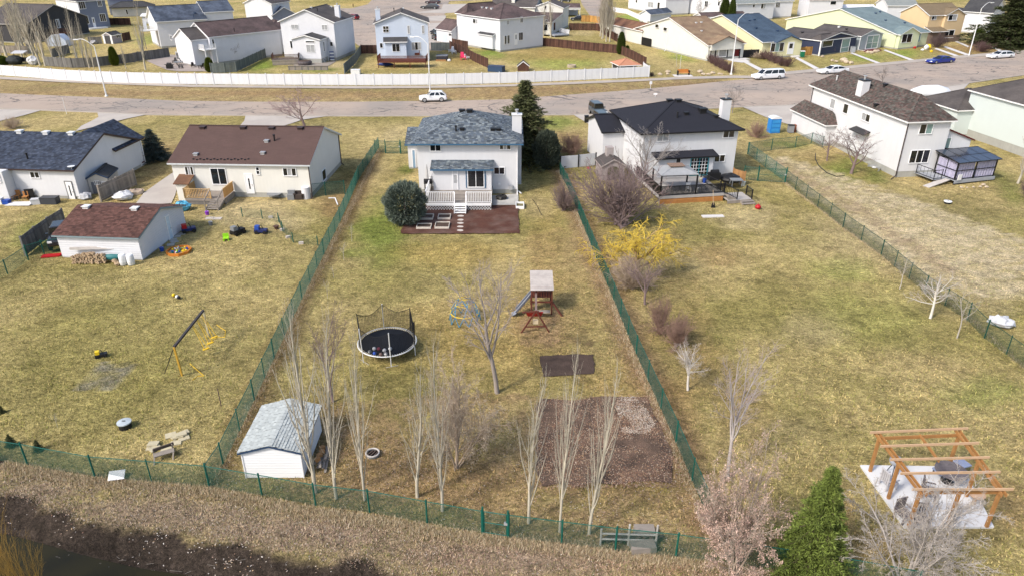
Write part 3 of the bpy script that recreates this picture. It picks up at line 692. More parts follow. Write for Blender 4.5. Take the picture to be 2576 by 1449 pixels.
  def door(s, face, c, p0, p1, m=trim, pane=None, tone='d', fr=trim):
    ax = 1 if face == 'f' else 0
    a = s.hit(*p0, ax, c); b = s.hit(*p1, ax, c)
    if face == 'f': s0, s1 = a.x, b.x; P = lambda q, o, z: (q, c-o, z)
    else:
      s0, s1 = sorted((a.y, b.y)); sg = 1 if face == 'r' else -1; P = lambda q, o, z: (c+sg*o, q, z)
    z0, z1 = sorted((a.z, b.z))
    def bx(mm, a, b, c0, c1, o0, o1):
      vs = [P(a, o1, c0), P(b, o1, c0), P(b, o0, c0), P(a, o0, c0), P(a, o1, c1), P(b, o1, c1), P(b, o0, c1), P(a, o0, c1)]
      mm.add(vs, [(0,3,2,1),(4,5,6,7),(0,1,5,4),(1,2,6,5),(2,3,7,6),(3,0,4,7)])
    mb = MB(); bx(mb, s0, s1, z0, z1, -.02, .05)
    d = mb.build('door', m, s.T)
    mb = MB(); bx(mb, s0-.08, s0, z0, z1+.08, -.02, .07); bx(mb, s1, s1+.08, z0, z1+.08, -.02, .07); bx(mb, s0, s1, z1, z1+.08, -.02, .07); mb.build('door_frame', fr, d)
    w = s1-s0; h = z1-z0
    if pane:
      mb = MB(); bx(mb, s0+w*pane[0], s0+w*pane[1], z0+h*pane[2], z0+h*pane[3], .045, .06); mb.build('pane', {'d': glassd, 'l': glassl, 'g': glassg}[tone], d)
    mb = MB(); bx(mb, s1-w*.14, s1-w*.08, z0+h*.44, z0+h*.50, .05, .11); mb.build('handle', steel, d)
  def spout(s, x, y, z1, m=trim, kick=(0, -.6), z0=.25):
    b = MB(); b.bar((x, y, z1), (x, y, z0), .09, .07); b.bar((x, y, z0), (x+kick[0], y+kick[1], .08), .09, .07); b.build('downspout', m, s.T)
  def box(s, name, m, x0, x1, y0, y1, z0, z1, parent=None, label=None): return MB().box(x0, x1, y0, y1, z0, z1).build(name, m, parent or s.T, label=label)
def railing(parent, pts, h, m, step=.14, post=.09, bal=.03, name='railing', posts=True):
  """posts, two rails and balusters along local points (x, y, zfloor)"""
  for a, b in zip(pts[:-1], pts[1:]):
    a = Vector(a); b = Vector(b); mb = MB(); L_ = (b-a).length
    up = Vector((0, 0, h))
    mb.bar(a+up, b+up, .08, .05); mb.bar(a+Vector((0, 0, .1)), b+Vector((0, 0, .1)), .05, .05)
    n = max(1, int(L_/step))
    for k in range(1, n):
      q = a.lerp(b, k/n); mb.bar(q+Vector((0, 0, .1)), q+up, bal, bal)
    mb.bar(a, a+up*1.06, post, post); mb.bar(b, b+up*1.06, post, post)
    mb.build(name, m, parent)
def steps(parent, a, b, width_dir, w, n, m, name='step', string=True):
  """a top point, b bottom point (local), treads of width w along width_dir"""
  a = Vector(a); b = Vector(b); wd = Vector(width_dir).normalized(); run = (b-a); hd = Vector((run.x, run.y, 0)); tl = hd.length/n; hd.normalize()
  for k in range(n):
    q = a.lerp(b, (k+.5)/n); mb = MB(); mb.cbox((q.x, q.y, q.z), w, tl*1.02, .05, math.atan2(wd.y, wd.x)); mb.build(name, m, parent)
  if string:
    mb = MB()
    for sg in (-1, 1): mb.bar(a+wd*sg*w/2+Vector((0, 0, -.12)), b+wd*sg*w/2+Vector((0, 0, -.02)), .05, .26)
    mb.build('stringer', m, parent)
# ---- main house with the variegated blue roof
zv = HZ(1293, 487, 355)
V_ = House('white two-storey house with variegated blue-grey hip roof and white back deck in the middle', (1048,355), (1303,355), (1046,297), zv, cat='house')
h = V_; W, D = h.W, h.D; print('V', W, D, zv)
D = min(max(D, 8.0), 11.5)
ze = zv-.15
h.block(0, W, 0, D, ze, 'hip', ('y', 1168, 276.5), white, rf_slate, bluetrim, ov=.55, fz=.45, tabs=(tabm, .30, .2))
gl = h.L(1029, 425, 0); gz = HZ(1034, 425, 362)
h.block(gl.x, 1.5, gl.y, D+4.5, gz, 'gx', 1.2, white, rf_slate, bluetrim, ov=.3, fz=.2, tabs=(tabm, .30, .2))
h.door('f', gl.y, (1037,378), (1046,422), mat('blue_grey_door', (.22, .33, .45), .5), fr=trim)
zdk = HZ(1155, 530, 511)                      # deck floor
dk0 = h.L(1072, 530, 0); dk1 = h.L(1236, 530, 0); yb = -1.25; xb0 = h.hit(1089, 430, 1, yb).x; xb1 = h.hit(1236, 430, 1, yb).x
zb = h.hit(1160, 424, 1, yb).z
h.block(xb0, xb1, yb, -.01, zb, 'sy', ('y', 0, 0) if False else h.hit(1160, 402, 1, 0).z-zb+.05, white, rf_slate, bluetrim, ov=.35, fz=zdk, fdn=False, tabs=(tabm, .30, .2), ovx=.25)
h.win('f', yb, r6(2132,683), r6(2292,850), 2, 'dd', trim, 'patio_door', th=.08, split=None)
for sx in (2113, 2302): h.win('f', yb, r6(sx, 672), r6(sx+6, 855), 1, 'd', bluetrim, 'door_trim', th=.05)
h.door('f', yb, r6(1980,680), r6(2030,880), white, (.15, .85, .35, .75), 'l', trim)
h.win('f', 0, r6(1752,405), r6(1858,488), 2, 'dd')
h.win('f', 0, r6(2454,397), r6(2558,472), 3, 'dld')
h.win('f', 0, r6(2398,657), r6(2498,720), 2, 'dd')
h.vent([r6(1968,88), r6(2075,97), r6(2150,97), r6(2240,85)], blackp, .55, .35)
h.vent([r6(2075,280), r6(2382,283), r6(2440,283)], blackp, .4, .3); h.vent([r6(2012,290)], blackp, .4, .3, True)
q = h.hit(1282, 300, 0, W-.25); h.chimney(0, 0, 1.0, .8, 0, white, q=Vector((W-.1, 3.4, HZ(0, 0, 0) if False else zv+1.9)), base=0)
h.spout(W-.06, -.06, ze, trim); h.box('wall_vent', alu, W-2.05, W-1.8, -.12, 0, .9, 1.15)
h.box('gas_meter', steel, W-.9, W-.55, -.35, -.05, .5, .95)
# white deck (own thing)
DK = Thing('deck', 'white deck with picket railing, lattice skirt and centre stairs on the blue-roofed house', 'deck', h.T.M @ Vector((dk0.x, dk0.y, 0)), h.rz)
dW = (dk1-dk0).x; dD = -dk0.y-.02;
m = MB(); nb = int(dD/.14)
for k in range(nb): m.box(0, dW, k*dD/nb, (k+1)*dD/nb-.012, zdk-.05, zdk)
m.build('deck_floor', wood_w, DK)
MB().box(0, dW, -.03, 0, zdk-.28, zdk).build('fascia', trim, DK); MB().box(-.03, 0, 0, dD, zdk-.28, zdk).build('fascia', trim, DK)
xs0 = h.hit(*r6(1995, 1000), 1, dk0.y).x-dk0.x; xs1 = h.hit(*r6(2120, 1000), 1, dk0.y).x-dk0.x
rh = HZ(1155, 530, 483.5)-zdk
railing(DK, [(0, dD, zdk), (0, 0, zdk), (xs0, 0, zdk)], rh, trim, .17, .1, .055)
railing(DK, [(xs1, 0, zdk), (dW, 0, zdk)], rh, trim, .17, .1, .055)
for xa, xc in ((0, xs0), (xs1, dW)):
  m = MB(); Lx = xc-xa; Hz = zdk-.3
  k = -Hz
  while k < Lx:
    for sg in (0, 1):
      x_a, x_b = max(0, k), min(Lx, k+Hz)
      if x_b-x_a > .02:
        za, zb_ = (x_a-k, x_b-k) if sg == 0 else (Hz-(x_a-k), Hz-(x_b-k))
        m.bar((xa+x_a, .01+.014*sg, .02+za), (xa+x_b, .01+.014*sg, .02+zb_), .012, .032)
    k += .27
  m.build('lattice_panel', trim, DK)
steps(DK, (xs0/2+xs1/2, -.02, zdk-.12), (xs0/2+xs1/2, -1.1, .08), (1, 0, 0), (xs1-xs0)*.92, 4, trim)
for xx in (xs0+.06, xs1-.06): MB().bar((xx, 0, zdk+rh), (xx, -1.05, .95), .05).bar((xx, -1.05, 0), (xx, -1.05, .98), .07).build('handrail', trim, DK)
# ---- house with the black roof
zw_ = HZ(1839, 446, 321)
h = W_ = House('white two-storey house with plain black hip roof, white chimney and dark deck', (1620.5,331.4), (1859,321), (1560,276), zw_)
W, D = h.W, h.D; print('W', W, D, zw_); D = min(max(D, 7.5), 11)
h.block(0, W, 0, D, zw_-.12, 'hip', ('y', 1720, 250.5), white, rf_black, blackm, ov=.5, fz=.35)
p = h.hit(*r7(1130, 562), 0, 0.0); zg = p.z; yg = p.y; pl = h.L(*r7(975, 618), zg); print('W garage', yg, zg, pl)
h.block(pl.x, -.02, max(.5, yg), max(.5, yg)+6.5, zg, 'gx', ('y', *r7(1000, 392)), white, rf_black, blackm, ov=.3, fz=.15)
ybw = -1.3
zc = h.hit(*r7(1780, 828), 1, ybw-.4).z
xa = h.hit(*r7(1465, 845), 1, ybw-.4).x; xc = h.hit(*r7(2035, 812), 1, ybw).x
h.block(xa+.3, xc, ybw, -.01, zc, 'sy', h.hit(*r7(1780, 752), 1, 0).z-zc, white, rf_black, blackm, ov=.4, fz=.7, fdn=False)
h.win('f', ybw, r7(1806,842), r7(1955,1000), 2, 'dd', mat('turquoise_trim', (.02, .27, .33), .5), 'french_door', th=.08, muntin=(3, 5), barm=trim)
h.win('f', ybw, r7(1655,835), r7(1690,905), 1, 'd')
h.win('f', 0, r7(1468,578), r7(1570,660), 2, 'll'); h.win('f', 0, r7(2134,548), r7(2230,624), 2, 'dd'); h.win('f', 0, r7(2042,810), r7(2134,868), 2, 'dd')
h.vent([r7(1585,265), r7(1675,265), r7(1765,265), r7(1842,258)], blackp, .55, .3); h.vent([r7(1915,375)], blackp, .7, .6); h.vent([r7(1752,398), r7(2053,428)], blackp, .42, .35); h.vent([r7(1663,430)], blackp, .42, .35, True)
h.chimney(0, 0, 1.0, .8, 0, white, blackm, q=Vector((W-.15, 3.6, zw_+2.3)), base=0)
# ---- bungalow with the brown roof
zx = HZ(779, 501, 416)
h = X_ = House('white bungalow with smooth chocolate-brown gable roof and small raised deck', (419,411), (779,416), (845,337.6), zx, inset=.3, cat='bungalow')
W, D = h.W, h.D; print('X', W, D, zx)
h.block(0, W, 0, D, zx, 'gx', ('y', 806, 319), cream, rf_brown, mat('pale_gutter', (.55, .58, .60), .5), ov=.3, ovx=.3, fz=.5)
for a in (0, W): pass
h.win('f', 0, r5(1510,528), r5(1584,590), 3, 'dld'); h.win('f', 0, r5(1718,541), r5(1858,668), 2, 'dd', trim, 'patio_door'); h.door('f', 0, r5(1998,590), r5(2078,745), trim, (.4, .6, .25, .8))
h.win('f', 0, r6(0,655), r6(38,722), 1, 'd', split=.5); h.win('f', 0, r6(272,665), r6(406,738), 3, 'dld')
h.vent([r6(157,268), r6(447,268), r5(1655,212), r5(1985,214)], browntrim, .5, .25); h.vent([r6(108,397), r6(70,517), r5(1600,430)], steel, .4, .25); h.vent([r6(187,388)], blackp, .4, .35, True)
for k in range(17):
  q = (r5(1580+k*28, 466-2*(k % 2)*0+(k % 2)*6)); pt = h.onroof(*q)
  if pt: h.box('snow_guard', blackp, pt.x-.07, pt.x+.07, pt.y-.07, pt.y+.07, pt.z-.02, pt.z+.1)
h.spout(W+.06, -.06, zx, browntrim, (.1, -.5)); h.spout(W+.06, D*.98, zx, browntrim, (.3, -.1))
h.win('r', W, r6(660,700), r6(705,760), 1, 'd')
# ---- long navy-roofed house at the left edge
zy = HZ(*r5(650, 805), r5(600, 560)[1])
h = Y_ = House('long white house with navy-blue gable roof cut by the left edge', r5(0,541), r5(600,557), r5(1075,300), zy, inset=.0)
W, D = h.W, h.D; print('Y', W, D, zy)
h.block(-9, W-.35, .35, D-.35, zy, 'gx', ('y', *r5(812, 251)), white, rf_navy, browntrim, ov=.35, fz=.3, tabs=(tabnavy, .3, .22))
pw_ = h.L(*r5(1168, 290), zy); print('Y wing', pw_)
h.block(pw_.x-6.2, pw_.x-.3, D*.62, pw_.y, zy, 'gy', ('x', *r5(868, 160)), white, rf_navy, browntrim, ov=.3, fz=.3, tabs=(tabnavy, .3, .22), walls=False)
h.box('wall', white, pw_.x-5.9, W-.4, D-.4, pw_.y-.3, .0, zy-.1)
for yy in (D+.6, pw_.y-.4): h.box('post', trim, pw_.x-.55, pw_.x-.4, yy, yy+.15, 0, zy-.1)
b0 = h.L(*r5(205, 755), 0)
h.box('wall', white, -9, b0.x, -.9, .34, .25, zy-.05); h.box('foundation', found, -8.9, b0.x-.04, -.86, .3, -.2, .26)
h.win('f', .35, r5(245,570), r5(326,616), 2, 'dd'); h.door('f', .35, r5(530,648), r5(622,800), trim, (.4, .6, .25, .8), fr=mat('grey_door_frame', (.2, .2, .2))); h.win('f', -.9, r5(-30,585), r5(10,650), 1, 'd')
h.vent([r5(165,248), r5(380,257), r5(585,262)], alu, .55, .35); h.vent([r5(228,465)], blackp, .4, .35, True)
# porch rail of the wing
railing(h.T, [(pw_.x-.5, D+.7, .5), (pw_.x-.5, pw_.y-.4, .5)], .95, blackm, .15)
h.box('porch_floor', wood_r, W-.3, pw_.x-.3, D-.2, pw_.y-.3, .35, .5)
# ---- garage with the red-brown roof
zz_ = HZ(359, 659.7, 600)
h = Z_ = House('white detached garage with red-brown shingle gable roof beside the woodpile', (128,592), (348,599), (454,515), zz_, name='garage', cat='garage', inset=.25)
W, D = h.W, h.D; print('Z', W, D, zz_)
h.block(0, W, 0, D, zz_, 'gx', ('y', *r5(1278, 857)), siding, rf_brown, mat('grey_teal_fascia', (.20, .26, .29), .5), ov=.25, ovx=.25, fz=.1, tabs=(tabred, .3, .2))
h.door('r', W, r5(1345,940), r5(1412,1110), mat('pale_blue_door', (.55, .66, .75), .5)); h.vent([r5(708,860), r5(1103,874)], alu, .5, .25)
# ---- storage shed near the camera
zs = HZ(690, 1202, 1136)
h = S_ = House('white garden shed with pale grey shingle roof and navy trim inside the near fence corner', (620,1202), (765,1202), (805.9,1084), 0, name='garden_shed', cat='shed')
W, D = h.W, h.D; print('S', W, D, zs)
h.block(0, W, 0, D, zs, 'gy', ('x', 680.4, 1109.5), mat('shed_siding', (.78, .79, .80), .7, .03, .7, lap=.16), rf_teal, navy, ov=.12, ovx=.16, fz=.05, t=.10, tabs=(tabgrey, .26, .15))
m = MB()
for xx in (0, W): m.box(xx-.03, xx+.03, -.03, .03, .02, zs+.02)
m.build('corner_trim', trim, h.T)
# ---- white house with the speckled roof at the right
zt = HZ(2252, 450.9, 308)
h = T_ = House('large white two-storey house with speckled brown hip roof and chimney, corner-on at the right', r8(1410,612), r8(1865,578), r8(495,232), zt, inset=.4, head=7.5)
W, D = h.W, h.D; print('T', W, D, zt)
h.block(0, W, 0, D, zt, 'hip', 2.3, cream if False else white, rf_grey, trim, ov=.4, fz=.7, tabs=(tabspec, .3, .2))
p = h.hit(*r8(600, 640), 0, 0); g0 = h.L(*r8(545, 690), 0)
zg = 2.75
a = h.L(*r8(220, 480), zg); b = h.L(*r8(580, 645), zg); print('T wing', a, b)
h.block(min(b.x, -1.5)+.3, .6, b.y+.3, a.y-.3, zg, 'hip', 1.5, white, rf_grey, trim, ov=.3, fz=.3, tabs=(tabspec, .3, .2))
h.win('f', 0, r8(1540,635), r8(1640,725), 2, 'dg'); h.win('f', 0, r8(1445,900), r8(1600,1015), 3, 'ddd')
h.win('l', 0, r8(640,375), r8(665,480), 1, 'l'); h.win('l', 0, r8(772,425), r8(798,530), 1, 'd'); h.win('l', 0, r8(955,515), r8(1018,615), 2, 'dl')
h.chimney(*r8(945,320), .95, 1.1, 1.5, white, blackm); h.vent([r8(1085,452), r8(1180,250), r8(1015,255)], blackp, .4, .35); h.vent([r8(690,190)], alu, .35, .3, True)
h.spout(-.06, -.06, zt, browntrim, (-.9, -.6)); h.spout(-.08, D-.3, zt, browntrim, (-.1, -.1), z0=2.9)
m = MB(); m.slab([(-.9, D*.30, 3.3), (-.02, D*.30, 3.6), (-.02, D*.30+3.0, 3.6), (-.9, D*.30+3.0, 3.3)], .12); m.build('side_awning', rf_char, h.T)
# right annex under the dark red fascia
rr = mat('dark_red_fascia', (.10, .016, .018), .6)
x1 = W+3.4
h.block(W+.01, x1, .55, D*.5, 3.9, 'sx1', 1.55, white, rf_grey, rr, ov=.2, ovx=.35, fz=.6)
h.win('f', .55, r8(1755,775), r8(1812,885), 1, 'g'); h.win('f', .55, r8(1722,903), r8(1778,940), 1, 'g')
# ---- pale house at the right edge
zu = 5.9
h = U_ = House('pale mint-white two-storey house with grey-brown roof cut by the right edge', r8(2576,437), r8(2015,285), r8(2490,100), zu, inset=0) if False else None
pA = G(*r8(2015, 285), zu); pB = G(*r8(2576, 437), zu)
h = U_ = House('pale mint-white two-storey house with grey-brown roof cut by the right edge', r8(2576,437), (r8(2576,437)[0]+120, r8(2576,437)[1]-12), r8(2015,285), zu, inset=0)
u = (G(*r8(2015, 285), zu)-G(*r8(2576, 437), zu)); ang = math.atan2(u.y, u.x)-math.pi/2
h.T.o.rotation_euler[2] = ang; h.T.M = Matrix.Translation(h.T.o.location) @ Matrix.Rotation(ang, 4, 'Z'); h.T.I = h.T.M.inverted(); h.rz = ang
D = u.length
mint = mat('mint_stucco', (.57, .63, .61), .9, .03, .6)
h.block(.3, 9, -6, D-.3, zu, 'hip', 2.3, mint, rf_grey, trim, ov=.35, fz=1.0)
w0 = h.L(*r8(1610, 385), 2.8); print('U', D, w0)
h.block(-1.9, 6, D-1.5, D+6.0, 3.6, 'hip', 2.0, mint, rf_grey, trim, ov=.3, fz=.3)
h.win('l', .3, r8(2290,890), r8(2365,940), 1, 'd', split=None)
# ---- houses beyond the street
zg_ = HZ(843, 153.7, 57); print('G z', zg_)
h = G_ = House('white gable-fronted two-storey house with glazed sunroom and white chimney, behind the white fence', r2(215,218), r2(790,228), r2(918,165), zg_, inset=.4)
W, D = h.W, h.D; print('G', W, D)
h.block(0, W, 0, D, zg_, 'gy', ('x', *r2(485,97)), siding, rf_grey, trim, ov=.4, fz=.6)
p = h.L(*s7(710,688), 3.6); q = h.L(*s7(600,1200), 0); q0 = h.L(*s7(230,1130), 0); print('G sun', p, q, q0)
zr_ = h.hit(*s7(575,750), 1, q.y).z
h.block(q0.x, q.x, q.y, 0, zr_, 'gy', ('x', *s7(345,640)), siding, rf_char, trim, ov=.35, fz=.9)
h.win('f', q.y, s7(292,778), s7(460,808), 1, 'd'); h.win('f', q.y, s7(305,850), s7(470,990), 2, 'll')
h.win('r', q.x, s7(612,800), s7(660,965), 1, 'l'); h.win('r', q.x, s7(640,1110), s7(665,1165), 1, 'd')
h.win('f', 0, s7(20,470), s7(160,553), 2, 'll'); h.win('f', 0, s7(595,478), s7(707,565), 2, 'll'); h.win('f', 0, s7(-3,780), s7(145,915), 3, 'dld'); h.win('f', 0, s7(752,795), s7(808,875), 1, 'd')
h.win('r', W, s7(865,785), s7(883,865), 1, 'l')
h.chimney(*s7(905,320), 1.0, .9, 2.2, siding); h.vent([s7(535,95), s7(465,125), s7(395,155), s7(775,135)], alu, .4, .25); h.vent([s7(515,215)], blackp, .35, .35, True)
p = h.L(*s7(1090,800), 0); print('G garage', p)
h.block(W+.01, W+2.4, p.y, p.y+5.5, 2.9, 'gx', 1.9, siding_grey if False else siding, rf_char, trim, ov=.3, fz=.3)
# blue gable house
h = H_ = House('pale blue gable-fronted two-storey house with big red-brown deck behind the street lamp', r2(1175,240), r2(1748,232), (1004,12), zg_, inset=.4, depth=9.5)
W, D = h.W, h.D; print('H', W, D)
h.block(0, W, 0, D, zg_, 'gy', ('x', *r2(1458,112)), siding_blue, rf_grey, trim, ov=.4, fz=.5)
yb = -1.6; xa = h.hit(*s7(1795,900), 1, yb).x; xc = h.hit(*s7(2190,900), 1, yb).x
zr_ = h.hit(*s7(1990,795), 1, yb-.3).z
h.block(xa, xc, yb, -.01, zr_, 'sy', h.hit(*s7(1990,690), 1, 0).z-zr_, siding_blue, rf_char, trim, ov=.35, fz=.8, fdn=False)
h.win('f', yb, s7(1925,835), s7(2068,972), 2, 'dd'); h.win('f', 0, s7(1752,503), s7(1860,610), 2, 'dd', split=.5); h.win('f', 0, s7(2212,490), s7(2258,635), 1, 'l'); h.win('f', 0, s7(2484,490), s7(2530,632), 1, 'l')
h.win('f', 0, s7(2295,805), s7(2470,942), 3, 'ldl'); h.win('f', 0, s7(1692,820), s7(1748,905), 1, 'd')
h.chimney(0, 0, .95, .9, 2.0, siding_blue, q=Vector((.6, 3.0, zg_+.4))); h.vent([s7(2120,125), s7(2130,170)], alu, .35, .3); h.vent([s8(540,268)], browntrim, .4, .3); h.vent([s7(1960,225), s8(28,215)], blackp, .35, .35, True)
# deck
def deck(label, a, b, zf, floor, railm, skirt=None, depth=None, back=None, posts=3, step=.15, rh=1.0, front=True, rails='lfr', skirtm=None):
  """a, b: survey pixels of the two front ground corners"""
  A = G(*a); B = G(*b); u = B-A; W = u.length; rz = math.atan2(u.y, u.x)
  T = Thing('deck', label, 'deck', A, rz)
  D = depth
  n = max(2, int(D/.15)); m = MB()
  for k in range(n): m.box(0, W, k*D/n, (k+1)*D/n-.014, zf-.04, zf)
  m.build('deck_floor', floor, T)
  MB().box(0, W, -.04, 0, zf-.28, zf-.001).build('fascia', floor, T); MB().box(-.04, 0, 0, D, zf-.28, zf-.001).build('fascia', floor, T); MB().box(W, W+.04, 0, D, zf-.28, zf-.001).build('fascia', floor, T)
  for k in range(posts):
    x = .1+(W-.2)*k/(posts-1); MB().box(x-.07, x+.07, .05, .19, 0, zf-.04).build('post', floor if skirt is None else wood_w, T)
  if skirtm:
    m = MB(); k = 0
    while k < zf-.3: m.box(.05, W-.05, .0, .03, k+.01, min(k+.15, zf-.29)); k += .16
    m.build('skirting', skirtm, T)
  pts = {'l': [(0, D, zf), (0, 0, zf)], 'f': [(0, 0, zf), (W, 0, zf)], 'r': [(W, 0, zf), (W, D, zf)]}
  for c in rails: railing(T, pts[c], rh, railm, step, .11, .07)
  return T, W, D
T, dw, dd = deck('red-brown stained deck with red railings behind the pale blue house', s7(1660,1290), s8(640,1290), 1.35, wood_r, wood_r, depth=3.6, posts=4)
T, dw, dd = deck('weathered brown deck with railings beside the glazed sunroom', s7(-330,1240), s7(170,1225), 1.1, wood_w, wood_d, depth=3.0, skirtm=wood_w)
# big white house with hip roof
zi = HZ(1257, 132.7, 49.5)
h = I_ = House('large white two-storey house with mauve-brown hip roof, corner-on behind the white fence', s8(1290,275), s8(2025,370), s8(2570,255), zi, inset=.35)
W, D = h.W, h.D; print('I', W, D, zi)
h.block(0, W, 0, D, zi, 'hip', 2.6, siding, rf_mauve, trim, ov=.35, fz=.35)
h.block(-3.5, .5, .7, D-1, zi, 'hip', 2.2, siding, rf_mauve, trim, ov=.35, fz=.35)
h.win('f', 0, s8(1520,362), s8(1605,450), 2, 'dl'); h.win('r', W, s8(2410,325), s8(2455,425), 2, 'dd'); h.win('r', W, s8(2155,395), s8(2200,465), 1, 'l')
h.win('r', W, s8(2110,680), s8(2205,825), 3, 'dld'); h.door('r', W, s8(2305,640), s8(2350,845), trim, (.2, .8, .5, .9), 'l'); h.win('r', W, s8(2385,622), s8(2455,755), 2, 'dd')
a = h.hit(*s8(1620,640), 1, -.75); b = h.hit(*s8(1885,655), 1, -.75)
h.block(a.x, b.x, -.75, -.01, (a.z+b.z)/2-.1, 'sy', .5, siding, rf_char, trim, ov=.25, fz=.5, fdn=False)
a = h.L(*s8(850,790), 0); print('I wing', a)
h.block(a.x, -3.6, a.y-.2, a.y+6, 3.1, 'gx', 2.2, siding, rf_mauve, trim, ov=.3, fz=.2)
h.door('f', a.y-.2, s8(945,640), s8(1040,800), siding_blue); h.win('f', a.y-.2, s8(1062,632), s8(1115,685), 2, 'dd')
h.vent([s8(1690,155), s8(1780,160), s8(1872,175)], alu, .45, .3); h.vent([s8(1518,225)], blackp, .35, .35, True)
# beige house with bay behind it
h = J_ = House('beige two-storey house with bay window, beyond the brown board fence', s3(-420,118), s3(450,140), None, 5.9, depth=9)
W, D = h.W, h.D; print('J', W, D)
h.block(.4, W-.4, .4, D, 5.8, 'gx', 2.4, siding_cream, rf_grey, trim, ov=.4, fz=.5)
a = h.L(*s3(480,685), 0); b = h.L(*s3(750,680), 0); print('J bay', a, b)
h.block(W-1.0, b.x+.2, .9, D, 5.8, 'gy', 1.6, siding_cream, rf_grey, trim, ov=.3, fz=.5)
h.block(W-.2, b.x+.1, a.y+.3, .9, 3.6, 'sy', 1.0, siding_cream, rf_mauve, trim, ov=.3, fz=.4, fdn=False)
y_ = a.y+.3
h.win('f', y_, s3(530,465), s3(668,580), 2, 'dd'); h.win('f', y_, s3(535,372), s3(668,395), 3, 'ddd'); h.win('f', .4, s3(340,455), s3(385,525), 1, 'd'); h.win('r', b.x+.1, s3(780,440), s3(815,570), 1, 'd')
h.win('f', .9, s3(620,110), s3(650,170), 1, 'd'); h.chimney(*s3(30,40), .9, .9, 1.8, siding_cream)
# deck of the beige house
T, dw, dd = deck('grey deck with white railing at the beige bay-windowed house', s3(800,712), s3(1075,690), .6, mat('grey_deck_boards', (.33, .35, .38), .7, .1, 2, island=.1), trim, depth=4.5, posts=2, rails='r')
# carport and playhouse shed beyond
h = House('low brown-roofed carport building with a mural-painted white end wall', s3(810,140), s3(1290,140), None, 2.9, name='carport', cat='carport', depth=6)
W = h.W; h.block(.2, W-.2, .2, 5.8, 2.7, 'gx', 1.1, siding, rf_mauve, trim, ov=.3, fz=0, walls=False)
h.box('wall', siding, .2, W-.2, 5.5, 5.7, 0, 2.7); h.box('beam', trim, .0, W, .1, .25, 2.1, 2.65)
h.box('wall', siding, .1, W*.48, -.9, 5.4, 0, 2.0); m = MB(); m.slab([(0,-1.2,1.95),(W*.5,-1.2,1.95),(W*.5,.4,2.6),(0,.4,2.6)], .12); m.build('shed_roof', rf_char, h.T)
m = MB()
for rr_ in (1.3, 1.0):
  pts = [(W*.48-rr_*math.cos(t), -.93, .1+rr_*1.1*math.sin(t)) for t in [i*math.pi/2/8 for i in range(9)]]
  m.tube(pts, .055, 4)
m.build('painted_arc', mat('mauve_paint', (.32, .25, .25), .7), h.T, kind='stuff')
for xx in (W*.5, W-.15): h.box('post', trim, xx, xx+.12, .0, .12, 0, 2.1)
# tan bungalow on the corner
zl = HZ(1781, 155, 115); print('L z', zl)
h = L_ = House('cream bungalow with tan shingle roof and red door beside the orange bench', (1782,115.5), s4(2000,657), s4(835,410), zl, inset=.35, cat='bungalow')
W, D = h.W, h.D; print('L', W, D)
h.block(0, W, 0, D, zl, 'gx', ('x', *s4(1075,308)) if False else h.hit(*s4(1075,310), 0, -.35).z-zl, siding_cream, rf_tan, trim, ov=.35, fz=.3)
a = h.hit(*s4(1465,700), 1, -.5).x; b = h.hit(*s4(1925,660), 1, -.5).x; zf = h.hit(*s4(1480,675), 1, -.9).z
h.block(a, b, -.6, 2.2, zf, 'gy', ('x', *s4(1705,545)), siding_cream, rf_tan, browntrim, ov=.35, ovx=.1, fz=2.2, fdn=False, t=.12)
h.win('f', 0, s4(1590,712), s4(1680,850), 1, 'l', trim, th=.3); h.door('f', 0, s4(1810,700), s4(1885,850), mat('red_door', (.12, .012, .012), .5), fr=trim)
for xx in (a+.15, b-.15): h.box('post', blackm, xx-.08, xx+.08, -.45, -.3, .2, zf)
m = MB(); xa_ = h.hit(*s4(1530,700), 1, -.05).x; xb_ = h.hit(*s4(1725,700), 1, -.05).x; m.box(xa_, xa_+.28, -.12, -.0, .5, zf-.1); m.build('shutter', blackm, h.T); MB().box(xb_-.28, xb_, -.12, 0, .5, zf-.1).build('shutter', blackm, h.T)
m = MB(); m.box(xa_, xb_+1.2, -.14, -.02, .45, .6); m.build('trim_board', blackm, h.T)
h.box('porch_slab', pad_c, xb_+.2, W+.8, -1.6, -.02, 0, .18)
h.spout(-.06, D*.52, zl+1.6, trim, (-.9, -.9)); h.vent([s4(1232,352), s4(1310,345), s4(1315,475)], alu, .35, .25);
qq = h.onroof(*s4(1658,355));
if qq: m = MB(); m.tube([qq, qq+Vector((0,0,2.0))], .14, 8); m.tube([qq+Vector((0,0,2.0)), qq+Vector((0,0,2.2))], .24, 8); m.build('flue_pipe', alu, h.T)
gA = h.L(*s4(585,322), zl); print('L garage', gA)
h.block(-.15, 5.6, D*.86, gA.y-.2, zl, 'gy', 1.35, siding_cream, rf_rust, trim, ov=.35, fz=.1)
h.win('l', -.15, s4(622,368), s4(662,425), 1, 'd'); h.win('l', -.15, s4(745,415), s4(790,475), 1, 'd')
h.box('side_gate', blackm, -.28, -.2, D*.72, D*.86, .1, 1.9)
DL = D
